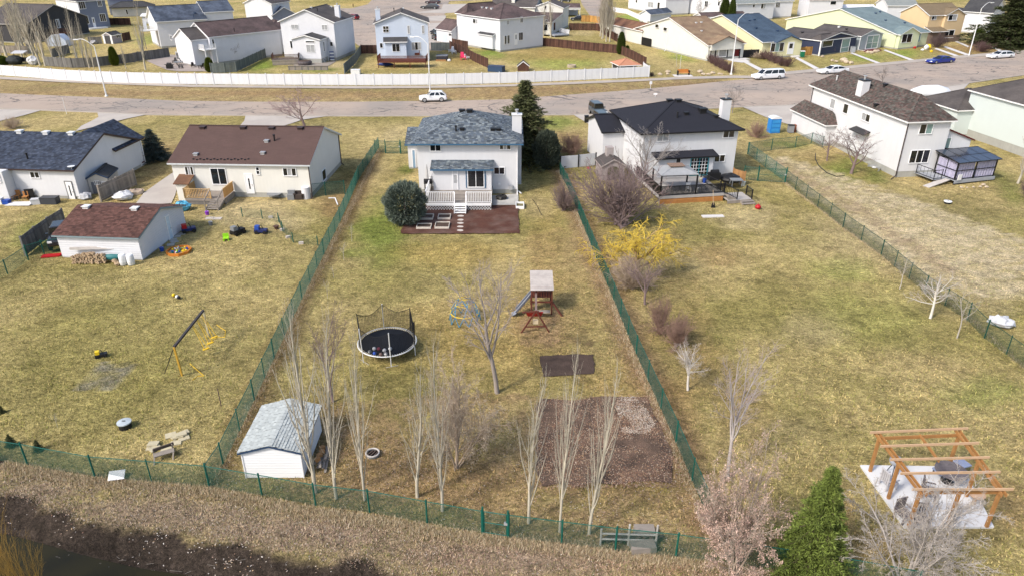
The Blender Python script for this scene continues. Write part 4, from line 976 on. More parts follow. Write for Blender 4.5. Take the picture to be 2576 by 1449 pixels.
# yellow house with blue roof
h = M_ = House('pale yellow bungalow with blue shingle roof and front gable', s4(2240,642), r4(345,405), None, zl+.1, inset=.35, depth=DL, cat='bungalow')
W, D = h.W, DL; print('M', W, D); yel = mat('pale_yellow_siding', (.72, .68, .42), .7, .03, .7, lap=.2)
h.block(0, W, 0, D, zl+.1, 'gx', h.hit(*s4(1900,270), 0, -.35).z-zl-.1, yel, rf_blue, trim, ov=.35, fz=.3)
a = W*.28; zf = zl+.05
h.block(W*.3, W*.98, -1.0, 2.0, zf, 'gy', 1.25, yel, rf_blue, navy, ov=.3, fz=.3)
h.win('f', -1.0, r4(35,440), r4(150,515), 3, 'dgd'); h.door('f', -1.0, r4(208,430), r4(245,545), trim, (.2, .8, .5, .9))
h.vent([s4(2035,320), s4(2112,308), s4(2135,435), s4(2460,475)], navy, .4, .3)
h.box('step', pad_c, W*.72, W*.98, -2.3, -1.02, 0, .25)
# navy-walled duplex half and grey half
h = N_ = House('low navy-walled house with brown-grey hip roof and white corner post', s5(680,775), s5(1380,690), s5(250,680), zl, inset=.3, cat='house')
W, D = h.W, max(h.D, 9); print('N', W, h.D); nv = mat('navy_siding', (.035, .045, .085), .7, .04, .7, lap=.2)
h.block(0, W, 0, 12, zl, 'gy', 1.3, nv, rf_grey, trim, ov=.3, fz=.25)
h.block(.001, W-.001, -.2, 3, zl+.01, 'hip', 1.1, nv, rf_grey, trim, ov=.1, fz=.25, fdn=False)
h.win('f', -.2, s5(718,780), s5(885,870), 1, 'd'); h.win('f', -.2, s5(1085,750), s5(1185,970), 1, 'g', split=.35); h.box('post', trim, -.3, -.05, -.45, -.2, 0, zl)
h.vent([s5(205,495), s5(325,625)], blackp, .4, .3); h.vent([s5(430,500), s5(635,540)], alu, .4, .3)
h = O_ = House('grey duplex half with brown-grey gable roof and tall white-framed front window', s5(1440,690), s5(1885,642), None, zl, inset=.3, depth=13, cat='house')
W = h.W; gsd = mat('grey_siding', (.36, .41, .43), .7, .04, .7, lap=.2); print('O', W)
h.block(0, W, 0, 13, zl, 'gy', ('x', *s5(1710,562)), gsd, rf_grey, trim, ov=.3, fz=.25)
h.win('f', 0, s5(1565,690), s5(1725,900), 2, 'gg', trim, th=.2, split=.45); h.spout(-.05, -.05, zl, trim, (.9, -1.2)); h.vent([s5(1160,560), s5(1225,455), s5(1490,510), s5(1035,460)], blackp, .4, .3); h.vent([s5(1020,520), s5(950,445)], alu, .5, .35)
h.box('privacy_panel', trim, W+.1, W+3.2, 1.6, 1.7, .1, 2.1)
# pale green with teal roof
h = P_ = House('pale green bungalow with light teal gable roof and bay window', s5(2110,652), r4(1640,322), s5(1095,302), zl+.1, inset=.35, cat='bungalow')
W, D = h.W, h.D; print('P', W, D); pg = mat('pale_green_siding', (.62, .66, .44), .7, .03, .7, lap=.2)
h.block(0, W, 0, D, zl+.1, 'gx', h.hit(*s5(1450,210), 0, -.35).z-zl-.1, pg, rf_teal, trim, ov=.35, fz=.3)
h.block(.25, W*.62, -.9, 2, zl+.05, 'gy', 1.6, pg, rf_teal, trim, ov=.3, fz=.3)
h.win('f', -.9, s5(2225,655), s5(2370,800), 2, 'dd'); h.win('f', 0, s6(225,625), s6(275,790), 1, 'g'); h.vent([s5(1790,235), s5(1893,395), s5(2255,442), s5(1708,262)], navy, .4, .3)
# tan two-storey
zq = HZ(2402, 106.7, 38);
h = Q_ = House('tan two-storey house with olive-tan roof and brown stone base', s6(480,300), s6(1150,272), None, zq, inset=.35, depth=9, cat='house')
W, D = h.W, h.D; print('Q', W, D, zq); ts = mat('tan_siding', (.62, .47, .28), .7, .04, .7, lap=.2)
h.block(0, W, 0, D, zq, 'gx', 2.3, ts, rf_tan2, trim, ov=.35, fz=.5)
h.block(W*.42, W, -.7, 3, zq, 'gy', 1.5, ts, rf_tan2, trim, ov=.3, fz=.5)
h.block(-.3, W*.4, -2.2, -.02, 2.9, 'sy', .9, ts, rf_tan2, trim, ov=.3, fz=.0, walls=False)
h.box('porch_wall', mat('brown_stone', (.17, .125, .10), .9, .3, 3, fine=.3), W*.05, W*.4, -1.8, -.02, 0, 2.8); h.box('stone_base', mat('brown_stone', (.17, .125, .10)), W*.42, W+.02, -.78, -.6, 0, 1.6)
h.win('f', 0, s6(525,305), s6(590,375), 2, 'dl'); h.win('f', -.7, s6(845,290), s6(970,380), 2, 'dl', trim, th=.15); h.win('f', -.7, s6(755,580), s6(910,705), 2, 'dd', trim, th=.12)
h = House('grey house with dark porch roof beside the big spruce', s6(1050,330), s6(1390,300), None, 2.9, inset=0, depth=7)
W = h.W; print('R', W); h.block(0, W+.5, 0, 7, 3.0, 'gy', 2.0, mat('grey_render', (.45, .45, .43), .9), rf_char, trim, ov=.2, fz=.3); h.win('f', 0, s6(1040,570), s6(1110,700), 1, 'd')
h = House('grey-roofed white house behind the spruce and the tall lamp', s6(1110,215), s6(1660,250), None, 5.4, inset=0, depth=12)
W = h.W; h.block(0, W, 0, 12, 5.4, 'gx', 3.2, siding, rf_char, trim, ov=.4, fz=.3)
# ---- left background
za = HZ(72, 110, 62); print('A z', za)
char = mat('charcoal_siding', (.045, .045, .05), .75, .1, .7, lap=.2, streak=True)
h = A_ = House('charcoal-walled house with grey-brown gable roof behind the tall bare poplars', (-60,58.5), (64,62), s1(1190,290), za, inset=.3)
W, D = h.W, h.D; print('A', W, D)
h.block(0, W, 0, D, za, 'gx', h.hit(105, 14.7, 0, W+.3).z-za, char, rf_grey, mat('pale_fascia', (.45, .43, .42), .6), ov=.3, fz=.2)
h.win('r', W, s1(1050,380), s1(1140,520), 2, 'dl', trim, 'patio_door', th=.12)
deck('dark raised deck with railing at the back of the charcoal house', s1(1020,770), s1(1400,745), 1.7, wood_d, wood_d, depth=3.0, posts=3)
zb_ = HZ(212, 75, 4)
h = B_ = House('blue-grey two-storey house with white side wall and white-framed windows', (212,75), (279,69), None, 0, inset=0, depth=15)
W, D = h.W, h.D; print('B', W, zb_)
h.block(0, W, 0, D, zb_, 'hip', 2.2, siding_grey, rf_char, trim, ov=.4, fz=.4)
MB().box(-.05, -.005, 0, D, .4, zb_-.05).build('side_cladding', siding, h.T)
h.win('f', 0, s1(1470,30), s1(1620,165), 3, 'ddd', th=.12); h.win('f', 0, s1(1825,-10), s1(1925,115), 3, 'ddd', th=.12); h.win('f', 0, s1(1545,315), s1(1685,450), 3, 'ddd', th=.12); h.win('f', 0, s1(1870,270), s1(2005,400), 3, 'ddd', th=.12)
h.door('f', 0, s1(1730,340), s1(1815,525), trim, (.25, .75, .5, .9))
h.box('landing', trim, W*.1, W*.8, -1.6, -.02, .0, .35)
h = House('grey house with dark hipped porch roof behind the brown fence', s1(2070,150), s1(2900,120), None, 2.9, depth=6)
W = h.W; h.block(.4, W, 0, 6, 2.9, 'hip', 1.5, mat('grey_render', (.45, .45, .43)), rf_char, blackm, ov=.6, fz=.2); h.win('f', 0, s1(2370,190), s1(2420,275), 1, 'd')
h.block(-.5, W*.55, 7, 14, 5.6, 'hip', 2, siding_grey, rf_char, trim, ov=.4, fz=.2)
ze_ = HZ(405, 123, 56)
h = E_ = House('white house with big slate-blue roof and white balcony behind the brown-roofed house', s2(540,335), s2(1050,305), None, ze_, inset=.3, depth=11)
W = h.W; print('E', W, ze_)
h.block(0, W+4.2, 0, 11, ze_, 'gx', h.hit(*s2(510,48), 0, -.3).z-ze_ if False else 3.0, siding, rf_slate, trim, ov=.35, fz=.4)
h.vent([s2(698,48), s2(905,42), s2(1100,35), s2(1302,27), s2(1445,20)], navy, .5, .3); h.vent([s2(1140,205)], navy, .4, .3); h.vent([s2(1120,260)], navy, .35, .4, True)
a = h.L(*s2(1610,260), 3.5)
h.block(W+4.4, W+11, 1.2, 10, ze_+1.4, 'gx', 2.2, siding, rf_slate, trim, ov=.35, fz=.4)
# balcony
BT = Thing('balcony', 'white raised balcony with pickets on posts beside the slate-roofed house', 'balcony', h.T.M @ Vector((-3.3, .8, 0)), h.rz)
bz = ze_-1.9
MB().box(0, 3.2, 0, 3.0, bz-.15, bz).build('floor', trim, BT); railing(BT, [(0, 3, bz), (0, 0, bz), (3.2, 0, bz)], 1.0, trim, .14, .1, .05)
for xx, yy in ((.1, .1), (3.1, .1), (.1, 2.9)): MB().box(xx-.07, xx+.07, yy-.07, yy+.07, 0, bz-.15).build('post', wood_w, BT)
MB().box(.9, 1.6, 2.6, 2.7, bz, bz+1.9).build('screen', trim, BT)
zf_ = HZ(537, 164, 94); print('F z', zf_)
h = Fh = House('white house with mauve-brown gable roof, small balcony and brick patio behind the white fence', s2(1340,567), s2(2440,450), None, zf_, inset=.3, depth=9.5)
W = h.W; D = 9.0; print('F', W)
ris = h.hit(*s2(1060,305), 0, -.3).z-zf_; print('F rise', ris)
h.block(0, W, 0, D, zf_, 'gx', 2.5, siding, rf_mauve, trim, ov=.3, fz=.4)
y0_ = h.hit(*s2(1250,548), 0, -.3)
h.block(-3.4, -.02, .9, D-1.2, zf_-.35, 'gx', 2.0, siding, rf_grey, trim, ov=.3, fz=.2)
h.win('f', 0, s2(1392,600), s2(1440,715), 1, 'd', th=.12); h.win('l', -3.4, s2(762,535), s2(802,605), 2, 'dd'); h.win('l', -3.4, s2(850,790), s2(905,900), 2, 'dd')
h.vent([s2(1735,478)], blackp, .35, .35, True)
h.box('balcony_floor', trim, -2.2, .3, -1.6, .85, zf_-2.3, zf_-2.15)
railing(h.T, [(-2.2, .8, zf_-2.15), (-2.2, -1.6, zf_-2.15), (.3, -1.6, zf_-2.15)], .95, trim, .14, .1, .05)
for xx in (-2.15, .2): h.box('post', trim, xx, xx+.12, -1.55, -1.43, 0, zf_-2.3)
h.block(W-.1, W+5, 2.2, 8.5, zf_-.1, 'hip', 1.6, siding, rf_mauve, trim, ov=.3, fz=.4)
# small dark-roofed buildings between
def simple(label, a, b, z, depth, kind, rise, wm, rm, fm=trim, wins=(), ov=.35, name='house', cat='house', inset=0, **k):
  h = House(label, a, b, None, z, depth=depth, name=name, cat=cat, inset=inset); h.block(0, h.W, 0, depth, z, kind, rise, wm, rm, fm, ov=ov, **k)
  for wv in wins: h.win(*wv)
  return h
simple('slate-roofed grey house between the mauve roof and the cul-de-sac', s2(2120,190), s2(2310,240), 3.0, 7, 'gx', 2.2, siding_grey, rf_slate)
simple('tall white house with blue-grey side behind the slate roofs', s2(2290,60), s2(2560,20), 6.2, 9, 'gx', 2, siding, rf_grey)
simple('low white shed with white roof behind the sloping wooden fence by the slate-roofed house', s2(330,245), s2(500,245), 2.2, 3, 'gx', .6, siding, alu, name='shed', cat='shed')
# ---- right background row
sgr = roofm('light_grey_shingles', (.22, .24, .235), None, .1, .4, .2, .3)
for (lab, a, b, wins) in (
 ('white house with white picket yard behind the corner bungalow garage', s4(205,135), s4(760,235), ((s4(510,30), s4(585,120), 2, 'll'), (s4(655,40), s4(680,135), 1, 'd'), (s4(325,0), s4(345,45), 1, 'd'))),
 ('white house behind the slate-roofed shed, with three narrow windows', s4(760,160), s4(1095,200), ((s4(818,35), s4(840,95), 1, 'd'), (s4(876,35), s4(902,130), 1, 'l'), (s4(1048,30), s4(1075,120), 1, 'd'))),
 ('white house behind the two tall dark cedars', s4(1110,215), s4(1580,250), ((s4(1370,20), s4(1405,105), 2, 'dd'), (s4(1570,10), s4(1600,90), 1, 'd')))):
  h = House(lab, a, b, None, 0, depth=9); h.block(0, h.W, 0, 9, 5.6, 'hip', 1.6, siding, sgr, trim, ov=.35)
  for wv in wins: h.win('f', 0, *wv)
simple('slate-roofed white shed between the white yard fence and the rusty garage roof', s4(545,225), s4(860,190), 2.3, 4, 'gx', 1.2, siding, rf_slate, name='shed', cat='shed')
simple('brown-roofed garage between the cedars and the blue-roofed bungalow', s4(1340,262), s4(1990,240), 2.5, 5, 'gx', 1.0, siding, rf_mauve, name='garage', cat='garage')
h = simple('white gabled house with light grey roof above the blue-roofed bungalow', s4(1850,60), s4(2420,40), 5.0, 9, 'gx', 1.8, siding, sgr)
h.win('f', 0, s4(2090,75), s4(2115,110), 1, 'd'); h.win('f', 0, s4(2218,65), s4(2275,130), 2, 'dl')
h = simple('white house with bay windows right of the light grey roof', s4(2400,20), s4(2700,15), 5.0, 9, 'gx', 1.8, siding, sgr); h.win('f', 0, s4(2440,50), s4(2490,115), 3, 'ddd')
h = simple('tall white house with dark carport opening behind the tan garage roof', s5(470,0), s5(1110,0), 5.6, 9, 'gx', 2, siding, sgr); h.win('f', 0, s5(862,30), s5(955,90), 1, 'd')
simple('wide low white-roofed building behind the teal-roofed bungalow', s5(1150,215), s5(1750,215), 2.2, 9, 'gx', 1.6, siding, mat('white_roof_membrane', (.70, .71, .74), .7, .05))
simple('tan-roofed garage with pale gable behind the grey duplex', s5(700,375), s5(1250,390), 2.3, 6, 'gx', 1.3, siding_cream, rf_tan, name='garage', cat='garage')
h = simple('white house with grey roof at the very top behind the white-roofed building', s5(1950,110), s5(2500,110), 5, 8, 'gx', 2, siding, sgr)
# ------------------------------------------------------------ fences
MESHCACHE = {}
def chain_mesh(L_, Hh, m, sp=.075):
  """woven diamond wire of one bay, local x along the bay"""
  L_ = round(L_, 1); key = (L_, Hh, m.name)
  if key in MESHCACHE: return MESHCACHE[key]
  r = .0042; V = []; Fc = []
  k = -Hh
  while k < L_:
    for sg in (0, 1):
      xa, xb = max(0, k), min(L_, k+Hh)
      if xb-xa > .03:
        za, zb_ = (xa-k, xb-k) if sg == 0 else (Hh-(xa-k), Hh-(xb-k))
        n = len(V); d = Vector((xb-xa, 0, zb_-za)).normalized(); s1_ = Vector((0, 1, 0)); s2_ = d.cross(s1_)
        for q in (Vector((xa, 0, za)), Vector((xb, 0, zb_))):
          for a in (0, 2.094, 4.189): V.append(q+(s1_*math.cos(a)+s2_*math.sin(a))*r)
        Fc += [(n, n+1, n+4, n+3), (n+1, n+2, n+5, n+4), (n+2, n, n+3, n+5)]
    k += sp
  me = bpy.data.meshes.new('wire_mesh'); me.from_pydata([tuple(v) for v in V], [], Fc); me.materials.append(m); MESHCACHE[key] = me; return me
def chain_fence(label, pts, Hh=1.32, bay=2.75, m=green_m, rail=True, name='chain_link_fence', sp=.075, skip_first=False):
  P = [Vector((p[0], p[1], 0)) for p in pts]
  T = Thing(name, label, 'fence', P[0], 0)
  for j, (a, b) in enumerate(zip(P[:-1], P[1:])):
    d = b-a; n = max(1, round(d.length/bay)); ang = math.atan2(d.y, d.x)
    for k in range(n):
      q0 = a.lerp(b, k/n)-P[0]; q1 = a.lerp(b, (k+1)/n)-P[0]; L_ = (q1-q0).length
      if not (skip_first and j == 0 and k == 0):
        mb = MB(); mb.tube([(0, 0, -.3), (0, 0, Hh+.08)], .033 if k else .045, 6); mb.ball((0, 0, Hh+.09), .045, n=6, rings=4)
        o = mb.build('post', m, T); o.location = q0
      if rail:
        mb = MB(); mb.tube([q0+Vector((0, 0, Hh)), q1+Vector((0, 0, Hh))], .021, 5); mb.build('top_rail', m, T)
      me = chain_mesh(L_, Hh, m, sp); o = bpy.data.objects.new('wire_mesh', me); COL.objects.link(o); o.parent = T.o; o.location = q0; o.rotation_euler = (0, 0, ang); o.scale = (L_/round(L_, 1), 1, 1)
  mb = MB(); mb.tube([(0, 0, -.3), (0, 0, Hh+.08)], .045, 6); o = mb.build('post', m, T); o.location = P[-1]-P[0]
  return T
def gate(label, a, b, Hh=1.32, m=green_m, leaves=1, mid=True):
  a = Vector((a[0], a[1], 0)); b = Vector((b[0], b[1], 0)); d = b-a; ang = math.atan2(d.y, d.x); W = d.length
  T = Thing('chain_link_gate', label, 'gate', a, ang)
  for x in (0, W): MB().tube([(x, 0, -.2), (x, 0, Hh+.25)], .05, 8).build('gate_post', m, T)
  for l in range(leaves):
    x0 = .07+l*(W/leaves); x1 = (l+1)*W/leaves-.07; mb = MB()
    for q, r in (((x0,0,.08),(x1,0,.08)),((x0,0,Hh),(x1,0,Hh)),((x0,0,.08),(x0,0,Hh)),((x1,0,.08),(x1,0,Hh))) + ((((x0,0,Hh*.52),(x1,0,Hh*.52)),) if mid else ()): mb.tube([q, r], .024, 6)
    fr = mb.build('gate_frame', m, T)
    me = chain_mesh(x1-x0, Hh-.08, m); o = bpy.data.objects.new('wire_mesh', me); COL.objects.link(o); o.parent = fr; o.location = (x0, 0, .08)
  MB().box(W-.18, W-.02, -.05, .05, Hh*.55, Hh*.65).build('latch', steel, T)
gp = lambda *pts: [G(*p) for p in pts]
chain_fence('long green chain-link fence along the left side of the middle yard', gp((527,1221),(562,1168),(640,1005),(690,900),(760,752),(815,640),(856,558),(903,450),(953,372)))
chain_fence('long green chain-link fence along the right side of the middle yard', gp((1409,440),(1426,470),(1447,518),(1500,650),(1600,890),(1700,1112),(1788,1318)))
chain_fence('green chain-link fence closing the left neighbour\'s yard above the muddy bank', gp((-60,1148),(70,1168),(240,1200),(527,1224)))
chain_fence('green chain-link fence below the poplars, from left corner post to the small gate', gp((527,1224),(660,1247),(795,1272),(930,1288),(1075,1315),(1213,1340)), skip_first=True)
gate('small green chain-link gate in the bottom fence between two poplars', G(1215,1340), G(1278,1350))
chain_fence('green chain-link fence from the small gate past the log rack', gp((1280,1350),(1413,1367),(1548,1384),(1700,1400),(1840,1420),(2040,1447),(2300,1495)))
chain_fence('dark green chain-link fence crossing the right lawns diagonally', gp((1975,458),(2120,572),(2216,642),(2325,735),(2432,805),(2476,850),(2590,935)), m=mat('dark_green_vinyl', (.008, .06, .045), .45, .1, 3))
chain_fence('short green chain-link fence at the right of the black-roofed house', gp((1870,452),(1905,456)), Hh=1.5)
gate('double green chain-link gate beside the black-roofed house lawn', G(1905,456), G(1975,460), Hh=1.5)
chain_fence('green chain-link fence with open corner in front of the blue portable toilet', gp((1882,388),(1940,378),(2000,372),(2040,362),(2068,372)), Hh=1.4)
chain_fence('green chain-link fence running back from the gate beside the dirt track', gp((1975,458),(1880,388)), Hh=1.4)
chain_fence('green chain-link fence between the bungalow side and the left yard fence', gp((782,497),(820,492),(868,488)), Hh=1.4)
chain_fence('green chain-link fence behind the middle yard next to its gate', gp((944,384),(970,385)), Hh=1.5)
gate('green chain-link yard gate between the long fence and the blue-roofed house', G(970,386), G(1008,387), Hh=1.5)
chain_fence('green chain-link return of the yard gate to the blue-roofed house wall', gp((1009,387),(1029,387)), Hh=1.5)
chain_fence('low green chain-link fence of the far left yard beside the grey wooden fence', gp((-30,715),(20,690),(72,655)), Hh=1.2)
chain_fence('short green chain-link piece in front of the parked white jeep', gp((72,652),(112,640),(160,632)), Hh=1.2)
chain_fence('small dog-run fence of green wire below the bungalow deck', gp((610,545),(660,550),(702,560),(712,583),(738,610),(800,618)), Hh=.85, bay=2.2, name='wire_fence', rail=False, sp=.16)
# white board fence
def board_fence(label, pts, Hh, m, bay=2.5, bw=.14, postm=None, thick=.03, name='board_fence', cap=False, gap=.008, group=None, posts=True):
  P = [Vector((p[0], p[1], 0)) for p in pts]; T = Thing(name, label, 'fence', P[0], 0, group)
  cum = [0]
  for a, b in zip(P[:-1], P[1:]): cum.append(cum[-1]+(b-a).length)
  n = max(1, round(cum[-1]/bay))
  def at(s):
    for i in range(len(P)-1):
      if s <= cum[i+1]+1e-6: return P[i].lerp(P[i+1], (s-cum[i])/(cum[i+1]-cum[i]))
    return P[-1]
  Q = [at(cum[-1]*k/n) for k in range(n+1)]
  for k in range(n):
    a, b = Q[k], Q[k+1]; d = b-a; L_ = d.length; nb = max(1, int(L_/bw)); w = L_/nb; mb = MB()
    for j in range(nb):
      o = random.uniform(-.008, .008); mb.box(j*w+gap/2, (j+1)*w-gap/2, -thick/2+o, thick/2+o, .06+random.uniform(-.01, .01), Hh+random.uniform(-.012, .012))
    for zz in (.3, Hh-.3): mb.box(0, L_, .03, .07, zz-.04, zz+.04)
    o = mb.build('fence_panel', m, T); o.location = a-P[0]; o.rotation_euler = (0, 0, math.atan2(d.y, d.x))
  if posts:
    for q in Q:
      mb = MB(); mb.box(-.07, .07, -.08, .08, 0, Hh+.07)
      if cap: mb.box(-.085, .085, -.095, .095, Hh+.07, Hh+.12)
      o = mb.build('post', postm or m, T); o.location = q-P[0]
  return T
wf = mat('white_fence_boards', (.68, .69, .71), .7, .04, .6, island=.04, streak=True)
board_fence('long white board fence with capped posts beside the street pavement', gp((-60,187),(0,190.5),(80,196),(160,203),(240,207),(320,210),(480,213),(644,214.5),(900,215.5),(1100,214.5),(1288,210),(1450,203),(1632,194.5)), 1.95, wf, bay=3.25, bw=.3, cap=True, name='white_fence')
board_fence('short white board fence end turning back behind the picnic shelter', gp((1632,194),(1617,184)), 1.95, wf, bay=3.0, bw=.3, cap=True, name='white_fence')
bw_ = dict(Hh=1.9, bay=2.5)
board_fence('dark brown board fence between the beige house yard and the big lawn', gp(s3(275,860),s3(540,870),s3(900,905),s3(1400,960),s3(1985,1015)), 1.9, wood_d)
board_fence('dark brown board fence running to the white fence behind the cedars', gp(s3(1990,1010),s3(2250,1120),s3(2520,1270)), 1.9, wood_d)
board_fence('dark red-brown fence at the back of the beige house yard', gp(s3(1080,575),s3(1650,585),s3(1700,640),s3(1985,800)), 1.9, wood_d)
board_fence('new yellow cedar fence beside the black car under the carport', gp(s3(1310,420),s3(1500,420),s3(1650,450)), 1.9, wood_y)
board_fence('brown board fence sloping from the hot tub to the navy storage box', gp(s8(1080,935),s8(1310,1030),s8(1560,1180),s8(1800,1290)), 1.9, wood_d)
board_fence('brown fence section stepping up to the big white house', gp(s8(1130,880),s8(1420,935)), 1.8, wood_d)
board_fence('grey-green fence behind the hot tub', gp(s8(735,960),s8(1075,960)), 1.8, wood_gg)
board_fence('brown fence across the back of the blue house side yard', gp(s7(1350,1020),s7(1655,1020)), 1.9, wood_d)
board_fence('grey-green fence between the sunroom house and the blue house', gp(s7(1350,1010),s7(1230,1210),s7(1030,1400)), 1.9, wood_gg)
board_fence('long grey board fence sloping up beside the mauve-roofed house', gp(s2(1390,1110),s2(1750,1100),s2(2120,920),s2(2380,800)), 1.9, wood_gg)
board_fence('dark grey board fence below the grassy yard with the arched shed', gp(s1(860,1250),s1(1400,1290),s1(1800,1270),s1(2576,1180),s2(230,935),s2(400,915),s2(760,860)), 1.9, wood_g)
board_fence('grey board fence running back to the arched shed', gp(s1(1000,1100),s1(1320,1010)), 1.9, wood_g)
board_fence('old grey fence in front of the charcoal house', gp(s1(-60,1000),s1(100,1010),s1(540,1020)), 1.7, wood_w)
board_fence('dark fence between the arched shed and the grassy yard corner', gp(s1(1690,840),s1(1930,830)), 1.7, wood_g)
board_fence('brown fence behind the arched shed', gp(s1(2090,480),s1(2470,480)), 2.0, wood_d)
board_fence('brown fence beside the tall bare poplar right of the arched shed', gp(s1(2330,790),s1(2470,760)), 2.0, wood_d)
board_fence('grey wooden fence between navy-roofed house and brown-roofed garage', gp(r5(1120,670),r5(900,790),r5(700,900)) if False else gp(r5(1115,680),r5(830,815)), 1.75, wood_w)
board_fence('dark grey wooden fence beside the parked white jeep', gp(r5(540,1015),r5(380,1120),r5(215,1255)), 1.75, wood_g)
board_fence('black fence between the corner bungalow and the yellow house', gp(s4(1905,880),s4(2200,870)), 1.7, mat('black_fence', (.02,.02,.022), .7, .1, 3, island=.2))
board_fence('orange-yellow wooden fence beside the green bin', gp(s5(165,1060),s5(590,1035)), 1.8, wood_y)
board_fence('white picket fence of the far corner yard', gp(s4(-15,185),s4(180,215),s4(430,330),s4(490,390)), 1.5, trim, bw=.3, gap=.09, bay=2.5)
board_fence('pale board screen between garage wall and yard gate of the black-roofed house', gp(r7(485,948),r7(735,925),r7(840,912)), 1.5, mat('white_tarp_panels', (.55,.57,.60), .6, .1, 1), bw=.8, gap=.0, bay=2.6, postm=blackm)
board_fence('small unpainted privacy screen at the corner of the black-roofed house', gp(r7(2215,1075),r7(2330,1110)), 1.5, wood_c, bw=.14)
board_fence('dark fence left of the fence gate beneath the spruce', gp(r6(2600,915),(1400,440)), 1.6, mat('dark_green_board', (.02,.035,.02), .8), bw=.3) if False else None
# lamps
def street_lamp(label, base, top, arm, hook=1, loc=None):
  b = G(*base); hh = HZ(base[0], base[1], top)
  T = Thing('street_lamp', label, 'lamp', b, arm)
  MB().tube([(0,0,0),(0,0,hh*.55),(0,0,hh)], [.13,.10,.07], 8).build('pole', alu, T)
  MB().lathe([(.28,0),(.28,.06),(.15,.3)], 8).build('base', alu, T)
  pts = [(0,0,hh)]+[(hook*2.4*(i/6), 0, hh+1.2*math.sin(i/6*math.pi*.62)) for i in range(1,7)]
  MB().tube(pts, .05, 6).build('arm', alu, T)
  e = pts[-1]; mb = MB(); mb.cbox((e[0]+.3, 0, e[2]-.02), .8, .28, .14); mb.build('lamp_head', alu, T)
  return T
street_lamp('grey street lamp with short arm near the left end of the white fence', (268,243), 118, R(180))
street_lamp('thin white street lamp in front of the pale blue house, beside the white SUV', (1082,231), 112, R(165))
street_lamp('white street lamp beside the corner bungalow hedge', (1839,188), 50, R(20))
street_lamp('tall thick white street lamp with curved arm near the big spruce', (2437,141), 22, R(20))
def pole(label, base, top, name, cat, r=.03, m=alu, head=None):
  b = G(*base); hh = HZ(base[0], base[1], top); T = Thing(name, label, cat, b)
  MB().tube([(0,0,0),(0,0,hh)], r, 6).build('pole', m, T)
  if head: MB().box(-head[0]/2, head[0]/2, -.03, .0, hh-head[1], hh).build('sign_plate', head[2], T)
  return T
pole('thin white utility marker post on the near side of the street, left', (168,288), 246, 'marker_post', 'post', .03)
pole('small sign post with pale plate on the verge below the white fence end', (1636,225), 205, 'sign_post', 'sign', .035, alu, (.45,.5,alu))
pole('small white sign on the near edge of the street above the black roof', (1648,246), 235, 'sign_post', 'sign', .03, alu, (.6,.25,trim))
pole('thin white stake beside the orange bench', (1710,178), 140, 'stake', 'stake', .03, alu)
pole('rusty brown stake standing in the left lawn', n1(2225,1330), n1(0,1160)[1], 'stake', 'stake', .03, bark_brown)
